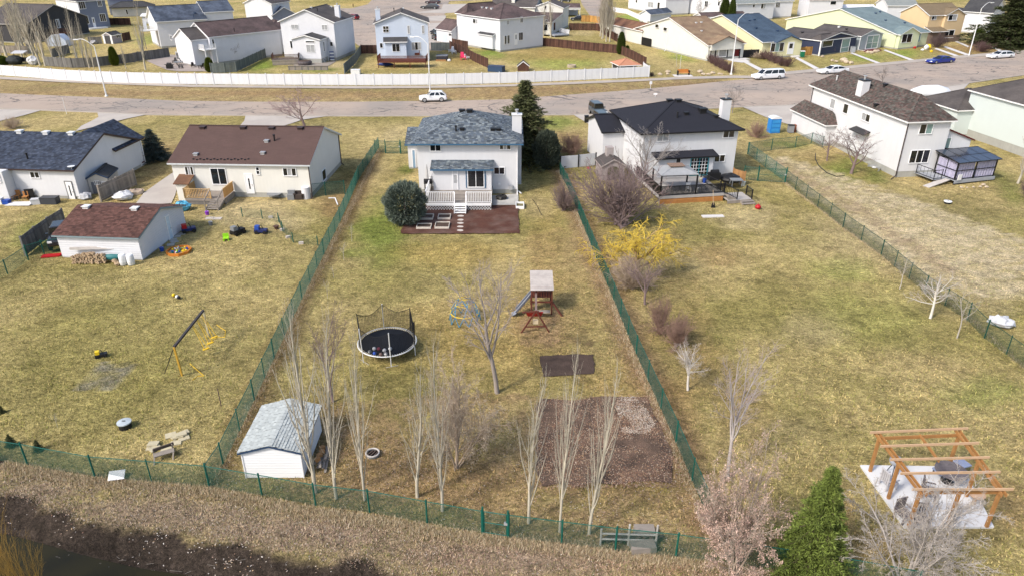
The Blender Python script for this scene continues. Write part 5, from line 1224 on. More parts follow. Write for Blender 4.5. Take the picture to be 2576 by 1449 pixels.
# ------------------------------------------------------------ vehicles
tyre = mat('tyre_rubber', (.015, .015, .016), .8, .1); rim = mat('wheel_rim', (.45, .46, .47), .35, .1, metal=.6)
lampm = mat('headlamp_lens', (.75, .77, .78), .15, .05, spec=.8); redl = mat('tail_lamp', (.25, .01, .01), .2, .05)
def car(label, paint, p_front, p_rear, kind='suv', zoff=0, rimm=None, group='parked cars', name='parked_car', length=None, flip=False, side=1):
  """p_front, p_rear: survey pixels of the near-side front and rear ground ends of the body"""
  a = G(*p_front, Z0); b = G(*p_rear, Z0); d = a-b; L_ = length or d.length; ang = math.atan2(d.y, d.x); Wd = 1.82
  nrm = Vector((-math.sin(ang), math.cos(ang), 0))
  if nrm.y < 0: nrm = -nrm
  c = (a+b)/2+nrm*Wd/2; T = Thing(name, label, 'car', (c.x, c.y, Z0), ang, group)
  K = {'suv': dict(hb=.32, bl=1.02, rf=1.62, hood=.27, ws=.43, rr=.84, rb=.98, hh=.92), 'sedan': dict(hb=.25, bl=.90, rf=1.42, hood=.27, ws=.46, rr=.70, rb=.90, hh=.80),
     'van': dict(hb=.28, bl=1.05, rf=1.76, hood=.18, ws=.34, rr=.96, rb=1.0, hh=.95), 'hatch': dict(hb=.26, bl=.92, rf=1.47, hood=.24, ws=.42, rr=.78, rb=.98, hh=.84),
     'jeep': dict(hb=.5, bl=1.15, rf=1.85, hood=.36, ws=.40, rr=.98, rb=1.0, hh=1.12)}[kind]
  h2 = L_/2
  X = lambda f: h2-L_*f
  st = [(0,.62,K['hb']+.12,K['hh']-.22),(.025,.82,K['hb'],K['hh']-.10),(.12,.9,K['hb']-.02,K['hh']-.02),(K['hood'],.91,K['hb']-.04,K['hh']+.02),(K['hood']+.05,.91,K['hb']-.04,K['bl']),(.6,.91,K['hb']-.04,K['bl']),
     (.88,.9,K['hb']-.02,K['bl']-.0),(.965,.86,K['hb'],K['bl']-.06 if kind != 'sedan' else K['bl']-.04),(1.0,.72,K['hb']+.1,K['bl']-.2)]
  V = []
  for f, w_, z0, z1 in st:
    x = X(f); w_ *= Wd/1.82
    V += [(x,-w_*.92,z0),(x,-w_,z0+.12),(x,-w_*1.0,(z0+z1)/2),(x,-w_*.96,z1-.06),(x,-w_*.86,z1),(x,w_*.86,z1),(x,w_*.96,z1-.06),(x,w_,(z0+z1)/2),(x,w_,z0+.12),(x,w_*.92,z0)]
  n = 10; Fc = [(i*n+k, (i+1)*n+k, (i+1)*n+(k+1)%n, i*n+(k+1)%n) for i in range(len(st)-1) for k in range(n)]
  Fc += [tuple(range(n)), tuple(range(len(st)*n-1, (len(st)-1)*n-1, -1))]
  mb = MB(); mb.add(V, Fc); mb.build('body', paint, T, smooth=False)
  bl = K['bl']-.02; rf = K['rf']; x0, x1, x2, x3 = X(K['hood']+.03), X(K['ws']), X(K['rr']), X(K['rb'])
  wb, wt = .80, .66
  B = [(x0,-wb,bl),(x3,-wb,bl),(x3,wb,bl),(x0,wb,bl)]; Tt = [(x1,-wt,rf-.05),(x2,-wt,rf-.05),(x2,wt,rf-.05),(x1,wt,rf-.05)]
  mb = MB(); mb.add(B+Tt, [(0,3,2,1),(4,5,6,7),(0,1,5,4),(1,2,6,5),(2,3,7,6),(3,0,4,7)]); mb.build('cabin', paint, T)
  mb = MB(); mb.add([(x1+.02,-wt,rf-.05),(x2-.02,-wt,rf-.05),(x2-.02,wt,rf-.05),(x1+.02,wt,rf-.05),(x1-.12,-wt+.1,rf),(x2+.12,-wt+.1,rf),(x2+.12,wt-.1,rf),(x1-.12,wt-.1,rf)], [(4,7,6,5),(0,4,5,1),(1,5,6,2),(2,6,7,3),(3,7,4,0)]); mb.build('roof', paint, T)
  def patch(q, nm, mm, inset=.06, out=.015):
    q = [Vector(v) for v in q]; cc = sum(q, Vector())/4; nn = (q[1]-q[0]).cross(q[3]-q[0]).normalized()
    if nn.dot(cc-Vector((0,0,1.0))) < 0: nn = -nn
    mb = MB(); r = [v+(cc-v).normalized()*inset*1.4+nn*out for v in q]; mb.add(r+[v-nn*.03 for v in r], [(0,1,2,3),(4,7,6,5),(0,4,5,1),(1,5,6,2),(2,6,7,3),(3,7,4,0)]); mb.build(nm, mm, T)
  patch([B[0],B[3],Tt[3],Tt[0]], 'windscreen', glassd, .07); patch([B[1],B[2],Tt[2],Tt[1]], 'rear_window', glassd, .09)
  for sg, (i, j) in ((-1,(0,1)),(1,(3,2))):
    bb, be = Vector(B[i]), Vector(B[j]); tb, te = Vector(Tt[i]), Vector(Tt[j])
    cuts = [0.02,.46,.98] if kind in ('sedan','jeep','hatch') else [.02,.38,.68,.98]
    for c0, c1 in zip(cuts[:-1], cuts[1:]):
      patch([bb.lerp(be,c0), bb.lerp(be,c1), tb.lerp(te,c1), tb.lerp(te,c0)], 'side_window', glassd, .06)
  R_ = .34 if kind not in ('jeep','suv') else .38
  for fx in (.19, .80):
    for sg in (-1, 1):
      mb = MB(); y0 = sg*(Wd/2-.21); y1 = sg*(Wd/2-.0); mb.tube([(X(fx), y0, R_), (X(fx), y1, R_)], R_, 14); wl = mb.build('wheel', tyre, T)
      mb = MB(); mb.tube([(X(fx), y1-sg*.02, R_), (X(fx), y1+sg*.02, R_)], R_*.66, 12); mb.build('rim', rimm or rim, wl)
  for sg in (-1, 1):
    MB().cbox((X(.018), sg*.64, K['hh']-.2), .12, .34, .16).build('headlight', lampm, T); MB().cbox((X(.985), sg*.66, K['bl']-.2), .1, .3, .2).build('tail_light', redl, T)
    MB().cbox((X(K['hood']+.1), sg*.98, K['bl']+.08), .16, .2, .14).build('wing_mirror', paint, T)
  MB().cbox((X(.012), 0, K['hb']+.22), .1, 1.0, .2).build('grille', blackp, T)
  if kind == 'jeep': MB().tube([(X(1.0), 0, .95), (X(1.0)-.22, 0, .95)], .36, 12).build('spare_wheel', tyre, T)
  return T
pw1 = mat('white_car_paint', (.78,.79,.80), .25, .01, coat=.6); pbk = mat('black_car_paint', (.02,.022,.026), .25, .05, coat=.6); pbl = mat('deep_blue_car_paint', (.012,.025,.22), .25, .05, coat=.6)
prd = mat('red_car_paint', (.22,.012,.02), .25, .05, coat=.6); pgn = mat('dark_grey_green_car_paint', (.045,.055,.058), .3, .05, coat=.5)
car('white compact SUV driving on the main street beside the thin lamp post', pw1, (1055,259), (1125,257), 'suv', group='cars on the main street', name='moving_car')
car('white minivan parked at the kerb by the corner bungalow hedge', pw1, (1900,203), (1975,199), 'van', name='parked_car')
car('white sedan parked at the kerb in front of the navy-walled house', pw1, (2066,189), (2138,184), 'sedan')
car('deep blue sedan parked near the tall white lamp', pbl, (2343,163), (2404,158), 'sedan')
car('white hatchback parked at the far right kerb', pw1, (2495,150), (2554,146), 'hatch')
car('dark grey jeep parked on the driveway left of the black-roofed house', pgn, (1508,306), (1470,278), 'jeep', length=4.3)
car('second dark vehicle parked close behind the jeep at the garage', pgn, (1515,330), (1483,305), 'jeep', length=4.2)
car('red car parked on the cul-de-sac beyond the sunroom house', prd, (872,49), (895,51), 'suv', length=4.2)
car('black SUV parked on the driveway above the pale blue house', pbk, (1056,23), (1103,24), 'suv')
car('dark red SUV parked behind the black one at the top edge', mat('dark_plum_paint',(.03,.012,.02),.3,.05,coat=.5), (1068,10), (1105,11), 'suv')
car('black pickup seen between the pale blue house and the white garage', pbk, (1083,97), (1096,104), 'suv', length=4.6)
car('black car half hidden above the grey-green fence', pbk, (1080,86), (1100,90), 'hatch', length=4.3)
car('black sports car under the carport behind the cedar fence', pbk, s3(1100,395), s3(1370,395), 'sedan')
car('black car at the top edge above the cul-de-sac lawn', pbk, (863,0), (905,1), 'suv')
car('dark car on the lane at the top behind the carport', pbk, s3(900,45), s3(1100,50), 'suv')
car('dark car in shade under the big spruce', pbk, s6(1500,770), s6(1680,770), 'suv')
car('brown car at the right edge under the big spruce', mat('brown_car_paint',(.06,.04,.035),.4,.05), s6(2110,850), s6(2300,840), 'suv')
car('dark pickup beneath the spruce by the yellow-green hedge', pbk, s6(1990,780), s6(2150,770), 'suv')
car('dark off-road vehicle with pale windscreen frame parked between grey fence and garage', pbk, r5(400,1228), r5(448,1130), 'jeep', length=3.0)
# ------------------------------------------------------------ trees
def nrmz(v): return v/ (np.linalg.norm(v)+1e-9)
def rot_from(d, ang, rng, az=None):
  a = np.array([0, 0, 1.]) if abs(d[2]) < .9 else np.array([1., 0, 0])
  x = nrmz(np.cross(d, a)); y = np.cross(d, x); t = rng.uniform(0, 2*math.pi) if az is None else az
  return nrmz(d*math.cos(ang)+(x*math.cos(t)+y*math.sin(t))*math.sin(ang))
def grow(out, p, d, L_, r, lv, LV, rng):
  c = LV[lv]; ns = c.get('seg', 4); P = [p]; Rr = [r]; D = [d]; tp = c.get('taper', .3)
  for i in range(ns):
    d = nrmz(d+rng.normal(0, c.get('wander', .1), 3)+np.array([0, 0, c.get('up', 0)])); p = p+d*L_/ns
    P.append(p); Rr.append(r*(1-(1-tp)*(i+1)/ns)); D.append(d)
  out[lv].append((np.array(P), np.array(Rr)))
  if lv+1 < len(LV):
    n = LV[lv+1]; k = n['n']; k = int(k) if rng.random() > k-int(k) else int(k)+1
    for j in range(k):
      t = n.get('start', .2)+(1-n.get('start', .2))*((j+rng.random())/k); t = min(t, .999)
      f = t*ns; i = int(f); q = P[i]+(P[i+1]-P[i])*(f-i); rr_ = Rr[i]+(Rr[i+1]-Rr[i])*(f-i)
      dd = rot_from(D[i+1], R(n['ang']+rng.normal(0, n.get('da', 8))), rng, j*2.4+rng.normal(0, .5) if n.get('spiral') else None)
      sh = n['shape'](t) if 'shape' in n else 1-.4*t
      grow(out, q, dd, L_*n['len']*sh*rng.uniform(.75, 1.2), max(n.get('rmin', .004), rr_*n.get('rr', .5)), lv+1, LV, rng)
def tubes(chains, n):
  V = []; Fq = []; off = 0; ang = np.arange(n)*2*math.pi/n; ca, sa = np.cos(ang), np.sin(ang)
  for P, r in chains:
    T = np.gradient(P, axis=0); T /= np.linalg.norm(T, axis=1, keepdims=True)+1e-9
    m = T.mean(0); a = np.array([1., .3, 0]) if abs(m[0]) < .7*np.linalg.norm(m) else np.array([0, 1., .2])
    X = np.cross(T, a); X /= np.linalg.norm(X, axis=1, keepdims=True)+1e-9; Y = np.cross(T, X)
    ring = P[:, None, :]+(X[:, None, :]*ca[None, :, None]+Y[:, None, :]*sa[None, :, None])*r[:, None, None]
    V.append(ring.reshape(-1, 3)); k = len(P)
    i = np.arange(k-1)[:, None]*n+np.arange(n)[None]; j = np.arange(k-1)[:, None]*n+(np.arange(n)[None]+1) % n
    Fq.append(np.stack([i, j, j+n, i+n], -1).reshape(-1, 4)+off); off += k*n
  return np.concatenate(V), np.concatenate(Fq)
def sprays(pos, dirs, ln, wd, k, rng, spread=.5):
  """clusters of k slim leaf-sized triangles at pos pointing along dirs"""
  N = len(pos); P = np.repeat(pos, k, 0); D = np.repeat(dirs, k, 0)+rng.normal(0, spread, (N*k, 3)); D /= np.linalg.norm(D, axis=1, keepdims=True)+1e-9
  S = np.cross(D, rng.normal(0, 1, (N*k, 3))); S /= np.linalg.norm(S, axis=1, keepdims=True)+1e-9
  l = ln*rng.uniform(.6, 1.3, (N*k, 1)); w_ = wd*rng.uniform(.7, 1.3, (N*k, 1))
  V = np.stack([P-S*w_*.5, P+S*w_*.5, P+D*l], 1).reshape(-1, 3); return V, np.arange(N*k*3).reshape(-1, 3)
PROTO = {}
def proto_tree(style, var=0):
  key = (style, var)
  if key in PROTO: return PROTO[key]
  rng = np.random.default_rng(abs(hash(style)) % 1000 if False else sum(map(ord, style))*7+var*131)
  parts = []; up = np.array([0, 0, 1.])
  def woody(LV, H, r0, bm, thick=2, lean=.03, stems=1, spread=0, lm=None, leafn=0, leafs=.06, rz=0, tw=None):
    out = [[] for _ in LV]
    for s_ in range(stems):
      d = nrmz(up+rng.normal(0, lean, 3)) if stems == 1 else rot_from(up, R(rng.uniform(4, spread)), rng)
      p0 = np.zeros(3) if stems == 1 else np.append(rng.normal(0, .12, 2), 0)
      grow(out, p0, d, H*(1 if stems == 1 else rng.uniform(.7, 1.05)), r0*(1 if stems == 1 else rng.uniform(.6, 1)), 0, LV, rng)
    tr = out[0]; tr = [(np.concatenate([[P[0]-np.array([0, 0, .15])], P]), np.concatenate([[r[0]*1.25], r])) for P, r in tr]
    parts.append(('trunk' if stems == 1 else 'stems', *tubes(tr, 7), bm))
    br = [c for l in out[1:thick+1] for c in l];
    if br: parts.append(('branches', *tubes(br, 4), bm))
    twg = [c for l in out[thick+1:] for c in l]
    if twg: parts.append(('twigs', *tubes(twg, 3), tw or bm))
    if leafn:
      tips = [c for l in out[-2:] for c in l]; pos = np.array([c[0][rng.integers(1, len(c[0]))] for c in tips for _ in range(leafn)])+rng.normal(0, .05, (len(tips)*leafn, 3)); pos = pos[(pos[:, 2] < 2.2) | (rng.random(len(pos)) < .3)]
      N = len(pos); a = rng.normal(0, 1, (N, 3)); a /= np.linalg.norm(a, axis=1, keepdims=True); b = np.cross(a, rng.normal(0, 1, (N, 3))); b /= np.linalg.norm(b, axis=1, keepdims=True)
      s_ = leafs*rng.uniform(.6, 1.3, (N, 1)); V = np.stack([pos-a*s_, pos-b*s_*.5, pos+a*s_, pos+b*s_*.5], 1).reshape(-1, 3)
      parts.append(('leaves', V, np.arange(N*4).reshape(-1, 4), lm))
  if style in ('poplar', 'poplar_far', 'poplar_dense'):
    far = style != 'poplar'; H = 10
    LV = [dict(seg=14, wander=.035, up=.05, taper=.12),
       dict(n=28 if not far else 26, start=.1, ang=24, da=7, len=.44, shape=lambda t: (1.15-t)*.95+.1, rr=.45, seg=7, up=.16, wander=.07, taper=.25, spiral=True, rmin=.012),
       dict(n=6 if not far else 5, start=.12, ang=28, len=.34, rr=.55, seg=4, up=.14, wander=.10, rmin=.009 if not far else .014),
       dict(n=2.6 if not far else 3, start=.2, ang=30, len=.42, rr=.6, seg=2, up=.1, wander=.1, rmin=.0055 if not far else .012)]
    if style == 'poplar_dense': LV[1]['n'] = 46; LV[2]['n'] = 7; LV[3]['n'] = 4; LV[3]['rmin'] = .02
    bm = bark_pale if not far else mat('far_poplar_bark', (.44, .40, .32), .9, .15, 1)
    woody(LV, H, .145 if not far else .23, bm, thick=1, tw=mat('far_poplar_twig', (.36, .31, .24), .9, .2, 1) if far else mat('poplar_twig', (.41, .37, .295), .9, .2, 1))
  elif style in ('vase', 'purple_tall', 'grey_tree', 'pink_round', 'brown_small', 'dark_small', 'bare_far'):
    bm = {'vase': bark_grey, 'purple_tall': mat('pale_grey_bark', (.40, .36, .34), .9, .15, 2), 'grey_tree': mat('ash_grey_bark', (.33, .30, .28), .9, .15, 2), 'pink_round': mat('pinkish_bark', (.27, .20, .19), .9, .2, 2),
       'brown_small': bark_brown, 'dark_small': bark_purple, 'bare_far': mat('far_grey_bark', (.22, .19, .17), .9, .1, 2)}[style]
    tw = {'vase': mat('pale_mauve_twig', (.34, .285, .27), .9, .2, 1), 'purple_tall': mat('mauve_twig', (.36, .29, .29), .9, .2, 1), 'pink_round': mat('pink_twig', (.34, .235, .235), .9, .2, 1), 'dark_small': bark_purple}.get(style, bm)
    sp = {'purple_tall': 22, 'vase': 26, 'pink_round': 40, 'grey_tree': 34}.get(style, 34)
    LV = [dict(seg=6, wander=.05, up=.03, taper=.55),
       dict(n=7, start=.42 if style in ('vase', 'purple_tall') else .3, ang=sp, da=7, len=1.1, shape=lambda t: 1.15-.35*t, rr=.62, seg=7, up=.07, wander=.08, taper=.25, spiral=True),
       dict(n=7, start=.18, ang=34, len=.48, rr=.5, seg=5, up=.06, wander=.1, rmin=.012),
       dict(n=6, start=.15, ang=36, len=.48, rr=.55, seg=3, up=.04, wander=.13, rmin=.007),
       dict(n=6 if style not in ('brown_small', 'bare_far') else 3, start=.1, ang=38, len=.55, rr=.6, seg=2, up=.03, wander=.15, rmin={'bare_far': .012, 'pink_round': .011, 'grey_tree': .007, 'dark_small': .0065}.get(style, .0045))]
    woody(LV, 3.6, .125, bm, thick=2, tw=tw)
  elif style == 'whitebark':
    LV = [dict(seg=4, wander=.05, up=.02, taper=.7),
       dict(n=14, start=.5, ang=50, da=18, len=1.05, rr=.5, seg=6, up=.05, wander=.12, taper=.3, spiral=True),
       dict(n=7, start=.2, ang=38, len=.5, rr=.5, seg=4, up=.03, wander=.14, rmin=.008),
       dict(n=6, start=.15, ang=40, len=.5, rr=.6, seg=3, up=.0, wander=.16, rmin=.005),
       dict(n=3, start=.15, ang=40, len=.5, rr=.6, seg=2, up=.0, wander=.16, rmin=.004)]
    woody(LV, 1.9, .085, bark_white, thick=1, tw=mat('pale_twig', (.47, .42, .38), .9, .15, 2))
  elif style == 'young':
    LV = [dict(seg=6, wander=.05, up=.03, taper=.35),
       dict(n=9, start=.4, ang=42, da=10, len=.5, rr=.55, seg=5, up=.06, wander=.12, taper=.3, spiral=True),
       dict(n=5, start=.2, ang=38, len=.5, rr=.5, seg=3, up=.03, wander=.14, rmin=.005), dict(n=4, start=.2, ang=38, len=.5, rr=.55, seg=2, up=.03, wander=.14, rmin=.004)]
    woody(LV, 3.0, .045, mat('pale_young_bark', (.42, .38, .33), .9, .15, 2), thick=1)
  elif style in ('leafy_pink', 'leafy_pale', 'leafy_tan'):
    bm = {'leafy_pink': mat('tan_bark', (.42, .34, .27), .9, .2, 2), 'leafy_pale': mat('whitish_bark', (.40, .36, .325), .9, .15, 2), 'leafy_tan': bark_tan}[style]
    lm = {'leafy_pink': mat('dry_pink_leaf', (.46, .32, .26), .9, .1, 3, island=.35), 'leafy_pale': mat('dry_straw_leaf', (.45, .38, .29), .9, .1, 3, island=.3), 'leafy_tan': mat('dry_pale_leaf', (.48, .41, .31), .9, .1, 3, island=.3)}[style]
    LV = [dict(seg=5, wander=.10, up=.05, taper=.4),
       dict(n=7, start=.12, ang=34, da=10, len=.62, rr=.6, seg=5, up=.04, wander=.1, taper=.3, spiral=True),
       dict(n=6, start=.15, ang=38, len=.5, rr=.5, seg=4, up=.03, wander=.12, rmin=.010),
       dict(n=6, start=.1, ang=42, len=.5, rr=.55, seg=3, up=.0, wander=.15, rmin=.006),
       dict(n=4.5, start=.1, ang=45, len=.55, rr=.6, seg=2, up=.02, wander=.2, rmin=.0042)]
    woody(LV, 3.6, .055, bm, thick=2, stems=9, spread={'leafy_pink': 42, 'leafy_pale': 58, 'leafy_tan': 40}[style], lm=lm, leafn={'leafy_pink': 2, 'leafy_pale': 1, 'leafy_tan': 1}[style], leafs={'leafy_pink': .036, 'leafy_pale': .018, 'leafy_tan': .026}[style])
  elif style in ('shrub_purple', 'shrub_russet', 'shrub_dark', 'hedge_purple', 'shrub_tan'):
    bm = {'shrub_purple': mat('purplish_twig', (.22, .165, .16), .9, .2, 1), 'shrub_russet': bark_red, 'shrub_dark': mat('dark_plum_twig', (.13, .09, .085), .9, .2, 1), 'hedge_purple': mat('hedge_plum_twig', (.15, .09, .085), .9, .25, 1), 'shrub_tan': bark_tan}[style]
    LV = [dict(seg=5, wander=.08, up=.03, taper=.4), dict(n=7, start=.1, ang=26, len=.6, rr=.6, seg=4, up=.04, wander=.12, rmin=.010),
       dict(n=6, start=.15, ang=32, len=.5, rr=.6, seg=3, up=.02, wander=.16, rmin=.008), dict(n=3.5, start=.1, ang=36, len=.5, rr=.7, seg=2, up=0, wander=.2, rmin=.006)]
    woody(LV, 2.0, .032, bm, thick=1, stems=38, spread=66)
  elif style == 'willow':
    LV = [dict(seg=4, wander=.08, up=.02, taper=.6),
       dict(n=11, start=.3, ang=55, da=14, len=1.5, rr=.5, seg=6, up=.03, wander=.14, taper=.35, spiral=True),
       dict(n=9, start=.2, ang=45, len=.5, rr=.5, seg=5, up=-.05, wander=.16, rmin=.014),
       dict(n=13, start=.1, ang=50, len=.62, rr=.6, seg=5, up=-.20, wander=.16, rmin=.011)]
    woody(LV, 1.5, .12, mat('willow_bark', (.34, .24, .12), .9, .2, 2), thick=1, tw=bark_yellow)
  elif style == 'shoots':
    LV = [dict(seg=6, wander=.07, up=.02, taper=.35), dict(n=6, start=.2, ang=28, len=.5, rr=.6, seg=4, up=.04, wander=.1, rmin=.005), dict(n=4, start=.2, ang=28, len=.5, rr=.7, seg=3, up=.02, wander=.12, rmin=.004)]
    woody(LV, 2.6, .018, mat('golden_shoot', (.42, .26, .06), .85, .2, 1), thick=1, stems=16, spread=35)
  elif style in ('spruce_light', 'spruce_dark', 'spruce_blue', 'spruce_big'):
    H = 6.0; Rb = 1.75; fc = {'spruce_light': (.125, .165, .032), 'spruce_dark': (.09, .10, .04), 'spruce_blue': (.045, .068, .062), 'spruce_big': (.050, .062, .020)}[style]
    nb = {'spruce_light': 620, 'spruce_dark': 460, 'spruce_blue': 380, 'spruce_big': 520}[style]
    tw_ = [(np.array([[0, 0, -.1], [0, 0, H*.5], [0, 0, H*.98]]), np.array([.14, .09, .015]))]; parts.append(('trunk', *tubes(tw_, 7), bark_brown))
    pos = []; dr = []; ch = []
    for i in range(nb):
      t = (i+rng.random())/nb; z = H*(.04+.95*t**1.15); rad = Rb*((1-z/H)**.85+.03)*rng.uniform(.66, 1.14)*(1+.24*math.sin(t*41))*(1+.12*math.sin(i*2.399*2+t*9))
      az = i*2.399+rng.normal(0, .3); o = np.array([math.cos(az), math.sin(az), 0])
      q0 = np.array([0, 0, z+.05]); q1 = o*rad*.55+np.array([0, 0, z+.02*rad]); q2 = o*rad+np.array([0, 0, z-.10*rad+(.18*rad if t > .6 else 0)])
      ch.append((np.array([q0, q1, q2]), np.array([.022, .014, .005])))
      m_ = max(4, int(rad/.085)); side = np.cross(o, up)
      for k in range(m_):
        f = .18+.82*(k+.5)/m_; q = (q0*(1-f)**2+2*f*(1-f)*q1+q2*f*f); w_ = (1-f)*.35*rad+.06
        for sg in (-1, 0, 1):
          pos.append(q+side*sg*w_*rng.uniform(.2, 1)+rng.normal(0, .025, 3)); dr.append(nrmz(o*.9+side*sg*.9+np.array([0, 0, rng.uniform(-.1, .35)])))
    V, Fv = sprays(np.array(pos), np.array(dr), .17, .055, 3 if style == 'spruce_light' else 2, rng, .45)
    parts.append(('branches', *tubes(ch, 3), bark_brown)); parts.append(('needles', V, Fv, mat(style+'_needles', fc, .8, .2, 1.2, island=.55)))
  elif style in ('juniper', 'juniper_dark', 'cedar', 'cedar_yellow', 'hedge_green'):
    fc = {'juniper': (.13, .16, .125), 'juniper_dark': (.06, .075, .052), 'cedar': (.055, .082, .012), 'cedar_yellow': (.10, .13, .012), 'hedge_green': (.10, .15, .02)}[style]
    N = 5200; d = rng.normal(0, 1, (N, 3)); d /= np.linalg.norm(d, axis=1, keepdims=True); rr_ = rng.uniform(.55, 1.03, (N, 1))**.5
    if 'juniper' in style:
      d[:, 2] = d[:, 2]*.95; lump = 1+.10*np.sin(d[:, :1]*5+2)*np.cos(d[:, 1:2]*6)+.06*np.sin(d[:, 2:3]*11); pos = d*rr_*1.5*lump+np.array([0, 0, 1.42]); pos[:, 2] = np.maximum(pos[:, 2], .08); dr = d+np.array([0, 0, .35])
    else:
      z = rng.uniform(0, 1, N); az = rng.uniform(0, 2*math.pi, N); rad = .62*np.sqrt(np.clip(1-z**2.4, 0, 1))*(.55+.45*np.minimum(1, z*5))*rr_[:, 0]*(1+.12*np.sin(az*5+z*9))
      if style == 'hedge_green': rad = .9*rr_[:, 0]*(1-z**6)
      pos = np.stack([rad*np.cos(az), rad*np.sin(az), z*3.6], 1); dr = np.stack([np.cos(az)*.5, np.sin(az)*.5, np.ones(N)*1.0], 1)
    V, Fv = sprays(pos, dr, .24, .075, 4, rng, .35)
    parts.append(('trunk', *tubes([(np.array([[0, 0, -.1], [0, 0, 1.0], [0, 0, 2.2]]), np.array([.09, .07, .03]))], 6), bark_brown)); parts.append(('foliage', V, Fv, mat(style+'_foliage', fc, .85, .25, 1.2, island=.5)))
  allv = np.concatenate([p[1] for p in parts]); H = np.percentile(allv[:, 2], 99.6); Wd = np.percentile(np.abs(allv[:, 0]), 98)+np.percentile(np.abs(allv[:, 1]), 98)
  mes = []
  for (nm, V, Fv, m) in parts:
    o = raw(nm, V, Fv, m); me = o.data; bpy.data.objects.remove(o); mes.append((nm, me))
  PROTO[key] = (mes, H, Wd); return PROTO[key]
TN = [0]
def tree(label, style, base, top, width=None, var=0, name='bare_tree', cat='tree', group=None, rz=None, pt=None, hgt=None):
  mes, H, Wd = proto_tree(style, var)
  b = pt or G(*base); hh = hgt or HZ(base[0], base[1], top)
  sz = hh/H; sx = sz
  if width:
    d = (b-CAMP); slant = d.y*math.cos(_p)-d.z*math.sin(_p); sx = width*slant/FPX/Wd
  T = Thing(name, label, cat, b, 0, group); TN[0] += 1; a = (TN[0]*1.7) % 6.28 if rz is None else rz
  for nm, me in mes:
    o = bpy.data.objects.new(nm, me); COL.objects.link(o); o.parent = T.o; o.rotation_euler = (0, 0, a); o.scale = (sx, sx, sz)
    if nm in ('leaves', 'needles', 'twigs', 'foliage'): o['kind'] = 'stuff'
  return T
gpop = 'bare poplars in a row along the bottom fence'
for i, (b, tp, wd, lb) in enumerate((((793,1240),745,95,'bare poplar leaning over the small shed, leftmost of the near row'), ((846,1253),760,85,'bare poplar just right of the small shed'), ((918,1258),800,75,'bare poplar beside the round fire ring'),
  ((1050,1250),885,80,'bare poplar left of the leafy pale shrub'), ((1113,1284),830,70,'tall bare poplar in front of the leafy pale shrub'), ((1330,1314),925,80,'bare poplar at the left edge of the leafy garden bed'), ((1408,1338),840,75,'bare poplar before the middle of the leafy garden bed'), ((1482,1342),895,80,'bare poplar nearest the log rack, rightmost of the near row'))):
  tree(lb, 'poplar', b, tp, wd, i % 4, 'poplar_tree', group=gpop)
tree('big grey bare tree with forked trunk beside the climbing dome', 'vase', (1250,987), 648, 215, 0, 'bare_tree')
tree('dark twiggy bare tree behind the shed and two poplars', 'dark_small', (838,1010), 770, 110, 1)
tree('shrubby pale tree with dry leaves behind the tallest near poplar', 'leafy_tan', (1150,1178), 930, 215, 0, 'leafy_shrub')
tree('small white-barked bare tree in the right yard near the fence', 'whitebark', (1730,980), 868, 100, 0)
tree('tall mauve bare tree with pale trunk rising above the pink-leaved tree', 'purple_tall', (1830,1200), 880, 165, 0, rz=1.0)
tree('dark plum bare tree with pale base below the yellow willow', 'dark_small', (1622,766), 645, 115, 0)
tree('reddish multi-stem shrub between plum tree and white-barked tree', 'shrub_russet', (1660,838), 745, 78, 0, 'shrub')
tree('low russet shrub right beside the white-barked tree', 'shrub_russet', (1702,868), 795, 92, 1, 'shrub')
tree('tan twiggy shrub under the yellow willow', 'shrub_tan', (1590,725), 640, 110, 0, 'shrub')
tree('yellow weeping willow in the right yard', 'willow', (1600,700), 545, 225, 0, 'willow_tree')
tree('large purple-grey leafless shrub before the dark deck', 'shrub_purple', (1562,566), 405, 225, 0, 'shrub')
tree('small mauve shrub against the right fence of the middle yard', 'shrub_purple', (1418,530), 455, 58, 1, 'shrub')
tree('pale bare tree in front of the black-roofed house', 'grey_tree', (1612,472), 302, 165, 0)
tree('russet shrub mass on the front lawn beside the dark juniper', 'shrub_russet', (1440,388), 338, 90, 0, 'shrub')
tree('dark juniper bush at the right of the tall spruce', 'juniper_dark', (1374,424), 330, 62, 0, 'juniper_bush', 'bush')
tree('brown shrub beside the lawn of the black-roofed house', 'shrub_russet', (1903,346), 306, 50, 1, 'shrub')
tree('bare street-side tree behind the white chimney of the black-roofed house', 'bare_far', (1842,285), 215, 60, 0)
tree('young bare tree with white-painted trunk at the diagonal fence, uppermost of three', 'young', (2263,727), 640, 65, 0)
tree('young pale bare tree with forked crown at the diagonal fence, middle of three', 'whitebark', (2340,800), 690, 110, 1)
tree('thin young bare tree at the diagonal fence, lowest of three', 'young', (2407,850), 715, 85, 1)
tree('left small bare tree at the speckled-roof house wall', 'dark_small', (2080,405), 325, 70, 0)
tree('rounded bare tree in front of the long white wall', 'dark_small', (2141,437), 318, 125, 1)
tree('large tree with pinkish dry leaves at the bottom fence', 'leafy_pink', (1842,1438), 1140, 240, 0, 'leafy_tree')
tree('broad bare tree with pale branches at the bottom right, before the pergola', 'leafy_pale', (2268,1468), 1228, 345, 0, 'leafy_tree')
tree('bright green spruce at the bottom of the right yard', 'spruce_light', (2032,1442), 1182, 152, 0, 'spruce_tree')
tree('tall dark spruce at the right corner of the blue-roofed house', 'spruce_dark', (1320,405), 206, 160, 0, 'spruce_tree')
tree('blue-grey spruce between the navy-roofed house and the brown bungalow', 'spruce_blue', (390,402), 327, 82, 0, 'spruce_tree')
tree('round grey-green juniper beside the raised garden beds', 'juniper', (1022,562), 460, 96, 0, 'juniper_bush', 'bush')
